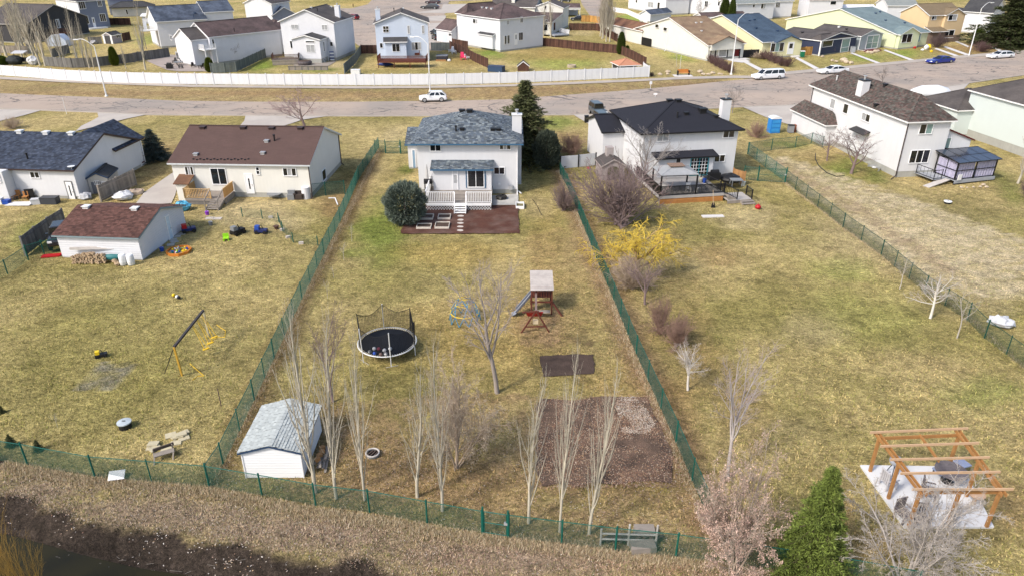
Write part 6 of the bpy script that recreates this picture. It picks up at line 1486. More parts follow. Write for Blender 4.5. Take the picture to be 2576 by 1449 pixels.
tree('huge dark spruce in the top right corner', 'spruce_big', (2537,118), -30, 160, 0, 'spruce_tree')
tree('tall narrow cedar beside the brown fence corner', 'cedar', s3(2050,1030), 81, 19, 0, 'cedar_tree'); tree('small narrow cedar right of the tall cedar by the picnic shelter', 'cedar', s3(2165,1060), 115, 13, 0, 'cedar_tree')
tree('left one of two dark cedars above the tan bungalow roof', 'cedar', (1819,62), -4, 24, 0, 'cedar_tree'); tree('right one of two dark cedars above the tan bungalow roof', 'cedar', (1837,66), -2, 18, 0, 'cedar_tree')
tree('narrow green cedar in front of the grey fence at the left', 'cedar_yellow', s1(2175,1240), 118, 20, 0, 'cedar_tree'); tree('small pointed cedar at the end of the mauve-roofed house patio', 'cedar_yellow', s2(1370,1090), 145, 20, 0, 'cedar_tree')
tree('yellow-green hedge shrub between the tall lamp and the big spruce', 'hedge_green', s6(1380,745), 72, 26, 0, 'hedge_shrub', 'bush'); tree('green bush at the left edge behind the white fence', 'hedge_green', s1(40,1225), 140, 30, 0, 'hedge_shrub', 'bush')
gl_ = 'bare poplars behind the white fence at the upper left'
for i, (x, y, tp, wd) in enumerate(((20,1060,30,26),(120,1060,-8,34),(340,990,-12,38),(480,1000,-20,40),(560,1010,-15,40),(680,1200,-18,36),(760,1240,-20,38),(860,1250,10,30),(1050,1260,20,28),(1150,1160,30,26),(1240,1270,60,20),(1500,1275,0,34),(1600,1240,25,22),(1690,1285,75,18),(1770,1290,85,16),(420,1100,0,30))):
  tree('bare poplar of the dense upper left group, '+('leftmost','second from left','third from left','fourth from left','fifth from left','left of the greenhouse','before the greenhouse','touching the greenhouse edge','thin one right of the greenhouse','behind the greenhouse','slender one before the grassy yard','in line with the blue-grey house wall','short one before the blue-grey house','by the lamp head','rightmost','between the third and the fourth')[i], 'poplar_far', s1(x, y), tp, wd, i % 3, 'poplar_tree', group=gl_)
tree('thin forked bare tree behind the white fence left of the tall wavy poplar', 'poplar_far', s1(2380,1300), 108, 12, 1, 'bare_tree')
tree('tall bare poplar in front of the white balcony', 'poplar_far', r1(1465,705), -10, 34, 2, 'poplar_tree')
tree('bare poplar at the left of the beige bay window', 'poplar_far', s3(590,690), -6, 22, 0, 'poplar_tree'); tree('bare poplar at the right corner of the beige bay', 'poplar_far', s3(730,705), -12, 22, 1, 'poplar_tree')
for i, (x, y) in enumerate(((1665,690),(1720,720),(1775,790),(1840,790),(1700,740))):
  tree('bare poplar of the dense clump at the lane, '+('leftmost and farthest','second from the left','nearest the brown fence','rightmost','hidden in the middle')[i], 'poplar_dense', s3(x, y), -30, 24, i % 2, 'poplar_tree', group='clump of poplars at the lane')
tree('bare tree between white houses left of the twin cedars', 'bare_far', s4(1265,285), -6, 42, 1); tree('small round bare tree in front of the long white wall of the mauve-roofed house', 'bare_far', s2(1720,930), 108, 38, 0)
tree('slim bare street tree behind the speckled roof', 'bare_far', (2219,214), 163, 46, 1); tree('rounded pinkish bare tree behind the brown-roofed bungalow', 'pink_round', (767,322), 232, 150, 0)
tree('small tan shrub above the navy roof', 'shrub_tan', (32,324), 294, 50, 0, 'shrub'); tree('bare columnar tree at the right edge beside the mint house', 'poplar_far', (2560,462), 300, 40, 0, 'poplar_tree')
for lb, pts in (('plum-coloured leafless hedge in front of the corner bungalow', ((1790,160),(1800,166),(1812,172),(1824,178),(1835,184))), ('plum-coloured leafless hedge in front of the yellow house', ((1922,150),(1936,154),(1950,160),(1965,166),(1980,168)))):
  for i, p in enumerate(pts): tree(lb+', '+('far end','second from the far end','middle','second from the near end','near end')[i], 'hedge_purple', p, p[1]-26, 32, i % 2, 'hedge_shrub', 'hedge', group='plum hedges by the street')
tree('rounded plum hedge bush at the foot of the tall lamp', 'hedge_purple', (2468,131), 103, 50, 0, 'hedge_shrub', 'hedge')
tree('grey leafless bush at the side of the yellow house', 'shrub_tan', (1908,148), 130, 40, 1, 'shrub'); tree('brown bush under the window of the navy-walled house', 'shrub_russet', s5(790,1010), 112, 26, 0, 'shrub')
tree('reddish tree in front of the stone porch of the tan house', 'shrub_dark', s6(600,900), 82, 40, 0, 'shrub'); tree('small red-leaved shrub above the white fence end', 'shrub_dark', r3(1405,770), 181, 14, 1, 'shrub')
tree('low dark conifer tuft at the left end of the near left fence', 'spruce_dark', (30,1122), 1092, 26, 0, 'juniper_bush', 'bush'); tree('second low dark conifer tuft near the left fence', 'spruce_dark', (97,1132), 1106, 22, 0, 'juniper_bush', 'bush'); tree('low green conifer seedling at the left edge', 'spruce_dark', (4,1038), 1015, 16, 0, 'juniper_bush', 'bush')
tree('dark bush at the right edge behind the pale gazebo', 'shrub_dark', (2590,500), 440, 60, 0, 'shrub')
for i, (p, tp, lb) in enumerate(((r6(965,1400), 560, 'bare sapling in a mulch ring, uppermost in the row along the left fence'), (n4(175,190), 610, 'bare sapling in a mulch ring, second from the top along the left fence'), (n4(85,345), 668, 'bare sapling in a mulch ring, third from the top along the left fence'), (n4(30,525), 700, 'bare sapling in a mulch ring, lowest along the left fence'), ((145,1075), 1040, 'thin leafless sapling in the lower left lawn'), (s4(937,1010), 126, 'slender bare sapling on the grass by the corner bungalow'))):
  tree(lb, 'young', p, tp, 26, i % 2, 'sapling', group='saplings on the lawns')
for i, (x, y, tp) in enumerate(((10,1520,1300),(60,1500,1310),(105,1510,1345),(-30,1470,1270),(-10,1440,1262),(30,1560,1380))):
  tree('golden willow shoots at the bottom left pond, '+('at the frame corner','second from the corner','rightmost, nearest the water','leftmost and upper','upper, against the dark mud','lowest')[i], 'shoots', (x, y), tp, 95, i % 2, 'willow_shoots', 'shrub', group='golden shoots by the pond')
# ------------------------------------------------------------ garden objects, middle yard
red = mat('red_plastic', (.42, .015, .02), .4, .05); yellow = mat('yellow_plastic', (.72, .50, .02), .4, .05); blue = mat('blue_plastic', (.02, .07, .35), .4, .05)
lime = mat('lime_plastic', (.30, .62, .03), .4, .05); pink = mat('pink_plastic', (.75, .05, .14), .4, .05); orange = mat('orange_wood', (.55, .19, .03), .6, .15, 3)
greyp = mat('grey_plastic', (.20, .21, .22), .5, .1); whitep = mat('white_plastic', (.72, .73, .74), .4, .03); teal = mat('teal_plastic', (.03, .16, .17), .5, .1); purple = mat('purple_plastic', (.25, .05, .45), .4, .05)
lightblue = mat('light_blue_tarp', (.10, .38, .55), .5, .2, 6)
stone = mat('pale_stepping_stone', (.50, .45, .40), .85, .15, 4); boulder = mat('tan_boulder', (.46, .38, .28), .9, .2, 3, island=.2); log_m = mat('split_log', (.42, .31, .20), .9, .2, 4, island=.4)
def mpx(u, v): return G(u, v).y*math.cos(_p)+CAMH*math.sin(_p)      # slant depth of a ground pixel
def px2m(u, v, px): return px*mpx(u, v)/FPX
# trampoline
c = G(974, 862); c = G(*n4(556, 925)); R_ = px2m(*n4(556, 905), 500*.2844/2)
c = G(*n4(556, 905), .75); c.z = 0
T = Thing('trampoline', 'round black trampoline with white springs and dark safety net', 'trampoline', c)
def ring(mb, r, z, rad, n=40, m=0, a0=0, a1=2*math.pi):
  pts = [(r*math.cos(a0+(a1-a0)*i/n), r*math.sin(a0+(a1-a0)*i/n), z) for i in range(n+1)]; return mb.tube(pts, rad, 6, m, False)
m = MB(); ring(m, R_, .75, .035); m.build('frame_ring', alu, T)
m = MB(); m.lathe([(R_*.90, .735), (R_*.90, .755)], 40); m.build('jumping_mat', mat('black_trampoline_mat', (.006, .007, .010), .6, .1), T)
m = MB()
for k in range(72):
  a = k/72*2*math.pi; m.bar((R_*.905*math.cos(a), R_*.905*math.sin(a), .752), (R_*.985*math.cos(a), R_*.985*math.sin(a), .752), .035)
m.build('springs', alu, T)
pole_pts = []
for k in range(6):
  a = R(45+60*k); x, y = R_*1.01*math.cos(a), R_*1.01*math.sin(a)
  front = y < -R_*.6
  mb = MB(); top = 1.0 if False else 2.55; mb.tube([(x, y, .0), (x, y, .75)], .03, 6); mb.build('leg', alu, T)
  k2 = 1.04
  mb = MB(); mb.tube([(x, y, .7), (x*1.02, y*1.02, 1.6), (x*k2, y*k2, 2.5)], .035, 6); mb.build('net_pole', mat('foam_pole', (.62, .63, .64), .6) if k in (1, 4, 3, 5) and False else (alu if front or k == 1 else blackm), T)
  pole_pts.append((math.atan2(y, x), k2))
netm = mat('black_net', (.01, .01, .011), .8)
m = MB(); N = 96; Hn = 26
def nr(a):                                               # net sags inwards and down between the poles
  q = (math.degrees(a)-45) % 60/60; s = math.sin(q*math.pi); return s
P = []
for i in range(N):
  a = 2*math.pi*i/N; s = nr(a); col = []
  for j in range(Hn+1):
    t = j/Hn; z = .76+t*(1.68-.38*s); r = R_*(.95+(.08-.12*s)*t); col.append(Vector((r*math.cos(a), r*math.sin(a), z)))
  P.append(col)
V = []; Fc = []
def strip(a, b, w=.0048):
  d = (b-a).normalized(); s1_ = Vector((d.y, -d.x, 0)); s1_ = s1_.normalized() if s1_.length > .01 else Vector((1, 0, 0)); s2_ = d.cross(s1_); n = len(V)
  for q in (a, b):
    for t in (0, 2.094, 4.189): V.append(q+(s1_*math.cos(t)+s2_*math.sin(t))*w)
  Fc.extend([(n, n+1, n+4, n+3), (n+1, n+2, n+5, n+4), (n+2, n, n+3, n+5)])
for i in range(N):
  for j in range(Hn): strip(P[i][j], P[i][j+1], .0085)
  for j in range(1, Hn+1): strip(P[i][j], P[(i+1) % N][j], .02 if j == Hn else .0085)
m.add(V, Fc); m.build('safety_net', netm, T, kind='stuff')
for i, ((x, y), mm, lb) in enumerate((((442,965), whitep, 'white ball on the trampoline, nearest its left pole'), ((483,967), mat('maroon_ball', (.2,.03,.06), .5), 'maroon ball on the trampoline'), ((532,980), whitep, 'white ball in the middle of the trampoline group'), ((582,966), whitep, 'white ball farthest right on the trampoline'),
  ((543,1010), mat('grey_ball', (.45,.45,.46), .5), 'pale grey ball lowest on the trampoline'), ((445,1005), blue, 'blue ball on the trampoline edge'), ((402,992), greyp, 'dark grey ball at the left edge of the trampoline'), ((500,1016), mat('brown_ball', (.12,.08,.07), .5), 'brown ball between blue and pale grey balls'))):
  q = G(*n4(x, y), .9); mb = MB(); mb.ball((0, 0, 0), .125, n=14, rings=9); one('ball', mb, mm, lb, 'ball', (q.x, q.y, .885), group='balls on the trampoline', smooth=True)
# climbing dome
c = G(*n4(1245, 715)); Rd = px2m(*n4(1245, 740), 280*.2844/2); Hd = HZ(1170, 806, 752)
T = Thing('climbing_dome', 'blue and yellow metal bar climbing dome on the grass', 'climbing frame', c)
lv = [(0, 1.0, 0, 10), (.40, .93, 18, 10), (.78, .66, 0, 5), (1.0, .30, 36, 5)]
Pn = [[Vector((Rd*r*math.cos(R(o+360*k/n)), Rd*r*math.sin(R(o+360*k/n)), Hd*z)) for k in range(n)] for (z, r, o, n) in lv]
mbb, mby = MB(), MB(); ib = 0
def bar_(a, b):
  global ib
  ib += 1; mm = yellow if ib % 3 == 0 else mat('blue_bar', (.06, .22, .36), .4)
  MB().tube([a, b], .032, 5).build('bar', mm, T)
for k in range(10):
  bar_(Pn[0][k], Pn[1][k]); bar_(Pn[0][(k+1) % 10], Pn[1][k]); bar_(Pn[1][k], Pn[1][(k+1) % 10])
for k in range(5):
  bar_(Pn[1][(2*k) % 10], Pn[2][k]); bar_(Pn[1][(2*k-1) % 10], Pn[2][k]); bar_(Pn[2][k], Pn[2][(k+1) % 5]); bar_(Pn[2][k], Pn[3][k]); bar_(Pn[2][(k+1) % 5], Pn[3][k]); bar_(Pn[3][k], Pn[3][(k+1) % 5])
# playset
c = G(1362, 790); T = Thing('play_tower', 'red-brown wooden play tower with grey plank roof, slide and swing beam', 'playset', c)
w2 = .72; hr = HZ(1362, 775, 706)
for sx in (-1, 1):
  for sy in (0, 1): MB().box(sx*w2-.05, sx*w2+.05, sy*1.5-.05, sy*1.5+.05, 0, hr-.3 if sy == 0 else hr).build('post', wood_r, T)
for k in range(8): MB().box(-w2, w2, .05+k*.18, .05+k*.18+.165, 1.32, 1.36).build('platform_board', wood_r, T)
for sx in (-1, 1):
  m = MB(); m.slab([(0, -.35, hr+.38), (0, 1.85, hr+.38), (sx*1.0, 1.85, hr-.25), (sx*1.0, -.35, hr-.25)] if sx > 0 else [(0, 1.85, hr+.38), (0, -.35, hr+.38), (-1.0, -.35, hr-.25), (-1.0, 1.85, hr-.25)], .04)
m = []
for k in range(9):
  y0 = -.35+k*.25
  MB().slab([(-.82, y0, hr-.12+k*.055), (.82, y0, hr-.12+k*.055), (.82, y0+.235, hr-.07+k*.055), (-.82, y0+.235, hr-.07+k*.055)], .03).build('roof_plank', mat('weathered_grey_plank', (.42, .38, .35), .85, .2, 2, fine=.2), T)
for k in range(8):
  x = -w2+.1+k*.18; MB().box(x, x+.09, -.03, .02, 1.45, 2.1).build('railing_slat', wood_r, T)
MB().box(-w2, w2, -.05, .04, 2.08, 2.17).build('rail', wood_r, T); MB().box(-w2, w2, -.05, .04, .95, 1.05).build('rail', wood_r, T)
for sx in (-1, 1):
  for k in range(4): MB().box(sx*w2-.02, sx*w2+.02, .2+k*.32, .2+k*.32+.1, 1.4, 2.1).build('railing_slat', wood_r, T)
MB().box(-.35, .3, 1.48, 1.53, 1.7, hr-.25).build('yellow_panel', mat('faded_yellow', (.62, .52, .22), .6), T)
m = MB(); m.slab([(-w2, .3, 1.38), (-w2, .85, 1.38), (-1.85, .1, .28), (-1.85, -.45, .28)], .05); m.slab([(-1.85, .1, .28), (-2.15, .0, .18), (-2.15, -.55, .18), (-1.85, -.45, .28)], .05); m.build('slide', mat('grey_slide', (.25, .265, .30), .5), T)
for dy in (0, 1): m = MB(); m.bar((-w2, .3+.55*dy, 1.5), (-1.85, -.45+.55*dy, .40), .04, .16); m.build('slide_edge', mat('grey_slide', (.36,.38,.42)), T)
MB().box(-.5, .6, -.6, -.2, .42, .47).build('bench_seat', wood_w, T); MB().bar((w2, .1, 1.0), (w2+.75, -.3, 0), .1).build('brace', wood_r, T)
ha = HZ(1346, 835, 784)
e = G(1346, 835)-c;
MB().bar((-.42, 0, ha+.15), (e.x+.05, e.y+.12, ha), .14, .10).build('swing_beam', mat('grey_brown_beam', (.20,.14,.12), .8, .2), T)
for (q, zc_) in ((n4(1742, 828), 0), (n4(1988, 820), 0)):
  p = G(*q)-c; MB().bar((e.x+.05, e.y+.1, ha+.05), (p.x, p.y, 0), .09).build('leg', wood_r, T)
a = G(*n4(1742, 828))-c; b = G(*n4(1988, 820))-c; tp = Vector((e.x+.05, e.y+.1, ha)); MB().bar(Vector(a).lerp(tp, .28), Vector(b).lerp(tp, .28), .07).build('crossbar', wood_r, T)
MB().bar(Vector(a).lerp(tp, .95)+Vector((-.9, 0, -.0)), tp+Vector((.2, 0, 0)), .08).build('crossbar', wood_r, T)
m = MB(); m.slab([(e.x-.62, e.y+.5, ha-.25), (e.x+.55, e.y+.5, ha-.25), (e.x+.42, e.y+.85, ha-.75), (e.x-.5, e.y+.85, ha-.75)], .05); m.build('red_seat', red, T)
for dx in (-.15, .2):
  MB().tube([(e.x+dx, e.y+.25, ha), (e.x+dx, e.y+.3, .75)], .012, 4).build('chain', blackm, T)
MB().cbox((e.x+.03, e.y+.3, .68), .36, .28, .26).build('baby_swing', mat('cream_plastic', (.60, .50, .33), .5), T)
# raised beds
for i, (q, lb) in enumerate((((1640,1120,1780,1190), 'white-framed raised bed, upper left of four, by the round juniper'), ((1825,1120,1955,1187), 'white-framed raised bed, upper right of four'), ((1612,1215,1760,1282), 'white-framed raised bed, lower left of four'), ((1798,1200,1942,1280), 'white-framed raised bed, lower right of four, near the stepping stones'))):
  a = G(*r6(q[0]+12, q[1]), .25); b = G(*r6(q[2], q[3]), 0); x0, x1, y0, y1 = a.x, b.x, b.y, a.y
  T = Thing('raised_bed', lb, 'planter', (x0, y0, 0), 0, 'raised beds'); w_, d_ = x1-x0, y1-y0
  for bx_ in ((0, w_, 0, .05), (0, w_, d_-.05, d_), (0, .05, .05, d_-.05), (w_-.05, w_, .05, d_-.05)): MB().box(*bx_, 0, .26).build('side_board', mat('pale_painted_wood', (.58,.53,.46), .8, .1, 3), T)
  m = MB(); m.box(.05, w_-.05, .05, d_-.05, -.05, .17); m.build('soil', dirt, T)
for i, (x, y) in enumerate(((2060,1150),(2058,1190),(2057,1222),(2056,1258),(2055,1296))):
  p = G(*r6(x, y)); mb = MB(); n = 9; rr_ = random.Random(i); mb.prism([(.27*(1.15+rr_.uniform(-.1,.1))*math.cos(2*math.pi*k/n), .24*(1+rr_.uniform(-.12,.12))*math.sin(2*math.pi*k/n)) for k in range(n)], 0, .05)
  one('stepping_stone', mb, stone, 'pale stepping stone %s the path from the deck stairs' % ('nearest the stairs on','second from the stairs on','in the middle of','second from the lawn on','nearest the lawn on')[i:i+1][0] if False else ('pale oval stepping stone nearest the deck stairs','pale oval stepping stone second from the deck stairs','middle one of five pale stepping stones','pale oval stepping stone second from the lawn','pale oval stepping stone nearest the lawn')[i], 'stepping stone', (p.x, p.y, .03), group='stepping stones')
p = G(*n3(1165, 742)); T = Thing('fire_ring', 'round pale-rimmed fire ring with black ashes in the grass', 'fire pit', p); rf = px2m(*n3(1165,742), 50*.3259)
m = MB(); ring(m, rf, .16, .045, 24); m.build('rim', mat('pale_rim', (.48,.45,.42), .7), T); MB().lathe([(rf, 0), (rf, .15), (rf*.96, .15), (rf*.96, .02)], 24).build('wall', greyp, T); MB().lathe([(rf*.94, 0), (rf*.94, .06)], 20).build('ashes', mat('black_ash', (.012,.011,.011), .95), T)
for k in range(3): MB().tube([(-.3+.2*k, -.2, .1), (.0+.15*k, .25, .13)], .03, 6).build('charred_log', bark_brown, T)
p = G(*n3(745, 885)); T = Thing('wood_pile', 'pile of weathered boards and scrap wood along the right wall of the near shed', 'wood pile', p)
for k in range(9): MB().cbox((random.uniform(-.2,.35), random.uniform(0,1.4), .06+.05*k), .12, random.uniform(.8,1.5), .05, random.uniform(-.5,.3)).build('board', wood_w, T)
for k in range(4): MB().cbox((random.uniform(-.1,.2), .5+.3*k, .5), .25, .2, .2, random.random()).build('block', wood_c, T)
# log rack
a = G(*n5(945, 1440)); b = G(*n5(1372, 1440)); T = Thing('log_rack', 'weathered grey log rack with dark logs behind the bottom fence', 'log rack', a); L_ = (b-a).length
u_ = (b-a).normalized()
for k, hh in ((0, 1.0), (.5, 1.25), (1, 1.2)): q = u_*L_*k; MB().tube([(q.x, q.y, -.1), (q.x, q.y, hh)], .05, 6).build('post', mat('silver_post', (.42,.40,.37), .8, .15), T)
for zz in (.3, .62): q = u_*L_; MB().tube([(0, 0, zz+.1), (q.x, q.y, zz)], .045, 6).build('rail', mat('silver_post', (.42,.40,.37)), T)
for k in range(26): q = u_*L_*(k/26); MB().tube([(q.x, q.y+.1, .1+.12*(k % 3)), (q.x+.5, q.y+.35, .15+.1*(k % 3))], .07, 6).build('log', bark_brown, T)
MB().cbox((u_.x*L_*.82, .55, .25), .9, .5, .5).build('crate', wood_w, T); mb = MB(); mb.cbox((0,0,.18), 1.1, .55, .36, .1); q = G(*n5(1270, 1475)); one('wooden_box', mb, wood_w, 'weathered wooden box outside the fence under the log rack', 'box', q)
# things on the white deck
dk = DK; q = h0 = V_.hit(*r6(1737, 885), 2, zdk); w_ = V_.T.M @ q
T = Thing('grill_table', 'black barbecue cart on the left of the white deck', 'barbecue', w_, V_.rz)
for x in (-.35, .35):
  for y in (-.2, .2): MB().box(x-.03, x+.03, y-.03, y+.03, 0, .75).build('leg', blackm, T)
MB().box(-.42, .42, -.26, .26, .75, .95).build('body', blackm, T); MB().tube([(-.42, 0, .97), (.42, 0, .97)], .24, 10).build('hood', blackm, T)
w_ = V_.T.M @ V_.hit(*r6(1728, 862), 2, zdk); T = Thing('parasol', 'closed pale parasol standing against the wall on the white deck', 'parasol', w_)
MB().tube([(0, 0, 0), (0, 0, 2.5)], .025, 6).build('pole', alu, T); MB().tube([(0,0,.9),(0,0,1.3),(0,0,2.2),(0,0,2.5)], [.14,.15,.08,.03], 8).build('canopy', mat('pale_canvas', (.45,.44,.43), .9), T); MB().lathe([(.25,0),(.25,.06)], 12).build('base', greyp, T)
w_ = V_.T.M @ V_.hit(*r6(1960, 868), 2, zdk); T = Thing('chair', 'grey folding chair against the deck wall by the door', 'chair', w_, V_.rz)
MB().box(-.25,.25,-.25,.25,.42,.46).build('seat', greyp, T); MB().box(-.25,.25,.22,.26,.46,.95).build('backrest', greyp, T)
for x in (-.22,.22):
  for y in (-.22,.22): MB().box(x-.02,x+.02,y-.02,y+.02,0,.42).build('leg', greyp, T)
p = G(*r6(2470, 975)); mb = MB(); mb.ball((0,0,.22), .62, .38, 12, 7, jit=.05); one('tarp_heap', mb, mat('black_glossy_sheet', (.015,.014,.013), .25, .3, 3), 'black crumpled plastic heap on the concrete beside the deck', 'tarp', p)
a = G(*r7(38, 1350)); T = Thing('cold_frame', 'small white-framed cold frame at the corner of the patio', 'cold frame', a); w_ = px2m(*r7(80,1345), 21)
for bx_ in ((0,w_,0,.06),(0,w_,1.3,1.36),(0,.06,.06,1.3),(w_-.06,w_,.06,1.3)): MB().box(*bx_, 0, .3).build('side_board', trim, T)
MB().box(.06,w_-.06,.06,1.3,0,.12).build('soil', mat('olive_soil',(.16,.14,.07),.95,.3,2), T)
a = G(*r7(20, 1165)); b = G(*r7(95, 1200)); mb = MB(); mb.bar((0,0,.35), b-a+Vector((0,0,.08)), .09, .08); one('drain_pipe', mb, trim, 'white downspout extension lying beside the main house corner', 'pipe', a)
pts = [G(*r7(*q), .03) for q in ((205,1250),(235,1290),(265,1340),(285,1385),(305,1412))]; mb = MB(); mb.tube(pts, .025, 5); one('hose', mb, blackp, 'dark garden hose curved on the grass right of the main house', 'hose')
for i, (a, b, lb) in enumerate((((318,1062),(395,1110),'pale stick lying below the trampoline at its left'), ((545,1135),(655,1115),'pale stick lying below the trampoline at its right'))):
  P0 = G(*n4(*a), .03); P1 = G(*n4(*b), .03); one('stick', MB().tube([P0, P1], .02, 5), bark_pale, lb, 'stick')
# ------------------------------------------------------------ left neighbour
X = X_; yD = -2.5; zf = .95
q = X.hit(*r5(1600, 785), 1, yD); zf = max(.6, q.z); xa = X.hit(*r5(1512, 780), 1, yD).x; xb = X.hit(*r5(1830, 775), 1, yD).x; xs = X.hit(*r5(1722, 780), 1, yD).x; print('Xdeck', zf, xa, xb, xs)
T = Thing('deck', 'small cedar-railed deck with centre stairs at the back of the brown-roofed bungalow', 'deck', X.T.M @ Vector((xa, yD, 0)), X.rz); w_ = xb-xa
for k in range(16): MB().box(0, w_, k*2.45/16, (k+1)*2.45/16-.015, zf-.04, zf).build('deck_board', wood_w, T)
MB().box(0, w_, -.04, 0, zf-.25, zf).build('fascia', wood_w, T)
for k in range(7): MB().box(w_-.02, w_+.02, .05+k*.35, .38+k*.35, .02, zf-.05).build('skirting_board', wood_w, T)
MB().box(-.02, w_*.62, .02, .06, .0, zf-.26).build('skirting', mat('grey_skirting', (.17,.16,.15), .9, .2), T)
rh = 1.0
railing(T, [(0, 0, zf), (xs-xa, 0, zf)], rh, mat('yellow_pine', (.50,.33,.15), .7, .15, 3), .16, .11, .06); railing(T, [(0, 2.3, zf), (0, 0, zf)], rh, mat('yellow_pine', (.50,.33,.15)), .16, .11, .06)
for k in range(9): MB().box(w_-.03, w_+.0, .04+k*.27, .28+k*.27, zf+.08, zf+rh).build('privacy_board', mat('amber_fence_board', (.50,.27,.09), .7, .2, 2, island=.2), T)
MB().box(w_-.06, w_+.05, 0, 2.45, zf+rh, zf+rh+.06).build('rail_cap', mat('yellow_pine', (.50,.33,.15)), T)
sx = (xs-xa+w_)/2; steps(T, (sx, -.02, zf-.08), (sx, -1.6, .1), (1, 0, 0), w_-(xs-xa)-.1, 6, wood_w)
for e in (xs-xa+.05, w_-.05): MB().bar((e, 0, zf+.95), (e, -1.6, 1.0), .07, .1).bar((e, -1.6, 0), (e, -1.6, 1.02), .09).build('handrail', wood_w, T)
X.box('lean_to_wall', cream, xa-1.3, xa-.05, -1.4, -.02, 0, 1.9); m = MB(); m.slab([(xa-1.45, -1.6, 1.85), (xa+.15, -1.6, 1.85), (xa+.15, 0, 2.35), (xa-1.45, 0, 2.35)], .1); m.build('lean_to_roof', rf_rust, X.T)
w_ = X.T.M @ X.hit(*r5(1630, 690), 2, zf); T = Thing('barbecue', 'black covered barbecue on the cedar-railed deck', 'barbecue', w_, X.rz); MB().box(-.5,.5,-.3,.3,.1,.9).build('body', blackp, T); MB().tube([(-.45,0,.92),(.45,0,.92)], .28, 10).build('hood', blackp, T)
def blob(label, cat, name, uv, r, m, sq=.5, jit=.06, seed=1, z=0):
  p = G(*uv); mb = MB(); mb.ball((0, 0, r*sq*.8+z), r, sq, 10, 6, jit=jit, rng=random.Random(seed)); return one(name, mb, m, label, cat, p, smooth=False)
blob('bright blue crumpled tarp at the foot of the cedar-railed deck', 'tarp', 'tarp', r5(1500,880), .75, lightblue, .7, .1)
blob('white crumpled tarp beside the grey wooden fence', 'tarp', 'tarp', r5(1010,790), .95, mat('white_sheet', (.62,.62,.63), .6, .15, 3), .45, .12, 2); blob('tan heap of cut branches beside the white tarp', 'brush pile', 'brush_pile', r5(1110,745), .8, bark_tan, .3, .15, 3)
blob('black garbage bag by the corner of the navy-roofed house', 'bag', 'garbage_bag', r5(705,735), .4, blackp, .9, .05, 4); blob('pale garbage bag pile beside the shed doors', 'bag', 'garbage_bag', r5(700,790), .65, mat('pale_bags', (.42,.43,.45), .5, .3, 4), .55, .12, 5)
def crate(label, name, cat, uv, dx, dy, dz, m, rz=0, z=0, lid=None):
  p = G(*uv); T = Thing(name, label, cat, (p.x, p.y, z), rz); MB().box(-dx/2, dx/2, -dy/2, dy/2, 0, dz).build('body', m, T); MB().box(-dx/2-.03, dx/2+.03, -dy/2-.03, dy/2+.03, dz, dz+.06).build('lid', lid or m, T); return T
crate('dark grey storage box by the white back door', 'storage_box', 'box', r5(415,825), 1.6, .8, .65, mat('charcoal_plastic', (.045,.05,.06), .5, .1)); crate('white plastic crate beside the dark storage box', 'plastic_crate', 'crate', r5(300,830), .8, .6, .5, mat('grey_white_plastic', (.50,.51,.53), .5, .1), .3)
crate('white cooler standing behind the crates', 'cooler', 'cooler', r5(352,775), .7, .5, .5, whitep); crate('slanted black panel leaning at the white wall', 'panel', 'panel', r5(255,790), .8, .15, 1.0, blackp, .3)
crate('blue tote on the clutter row by the white wall', 'tote', 'tote', r5(60,830), .6, .5, .4, blue); crate('white bin at the left end of the clutter row', 'bin', 'bin', r5(10,830), .5, .5, .6, whitep)
for i, (x, y) in enumerate(((95,800),(215,800),(150,790))):
  p = G(*r5(x, y)); T = Thing('garden_chair', ('small wooden chair near the blue tote', 'small wooden chair near the white crate', 'small wooden chair in the middle of the clutter row')[i], 'chair', p, .2); MB().box(-.25,.25,-.25,.25,.4,.44).build('seat', wood_o, T); MB().box(-.25,.25,.22,.26,.44,.9).build('backrest', wood_o, T)
  for a in (-.2,.2):
    for b in (-.2,.2): MB().box(a-.02,a+.02,b-.02,b+.02,0,.4).build('leg', wood_o, T)
p = G(*r5(170, 835)); mb = MB(); mb.slab([(-1.3,-.5,.10),(1.2,-.55,.14),(1.3,.35,.22),(-1.0,.4,.16)], .06); one('groundsheet', mb, mat('white_sheet', (.62,.62,.63)), 'rumpled white groundsheet spread in front of the clutter row', 'tarp', p)
# small shed with double doors
a = G(*r5(780, 760)); b = G(*r5(905, 745));
hs = House('beige plastic garden shed with arched dark double doors and charcoal roof by the grey fence', r5(745,750), r5(905,742), None, 0, inset=0, depth=3.2, name='garden_shed', cat='shed')
W = hs.W; hs.block(0, W, 0, 3.2, 1.75, 'gy', .55, mat('beige_plastic', (.48,.46,.42), .7), rf_char, navy, ov=.12, fz=0)
hs.win('f', 0, r5(768,645), r5(812,668), 3, 'ddd', trim, th=.03); hs.win('f', 0, r5(828,648), r5(868,670), 3, 'ddd', trim, th=.03); hs.box('double_door', mat('grey_door', (.15,.16,.18), .6), W*.14, W*.86, -.04, -.001, .05, 1.28); hs.box('door_gap', blackp, W*.495, W*.505, -.05, -.03, .05, 1.28)
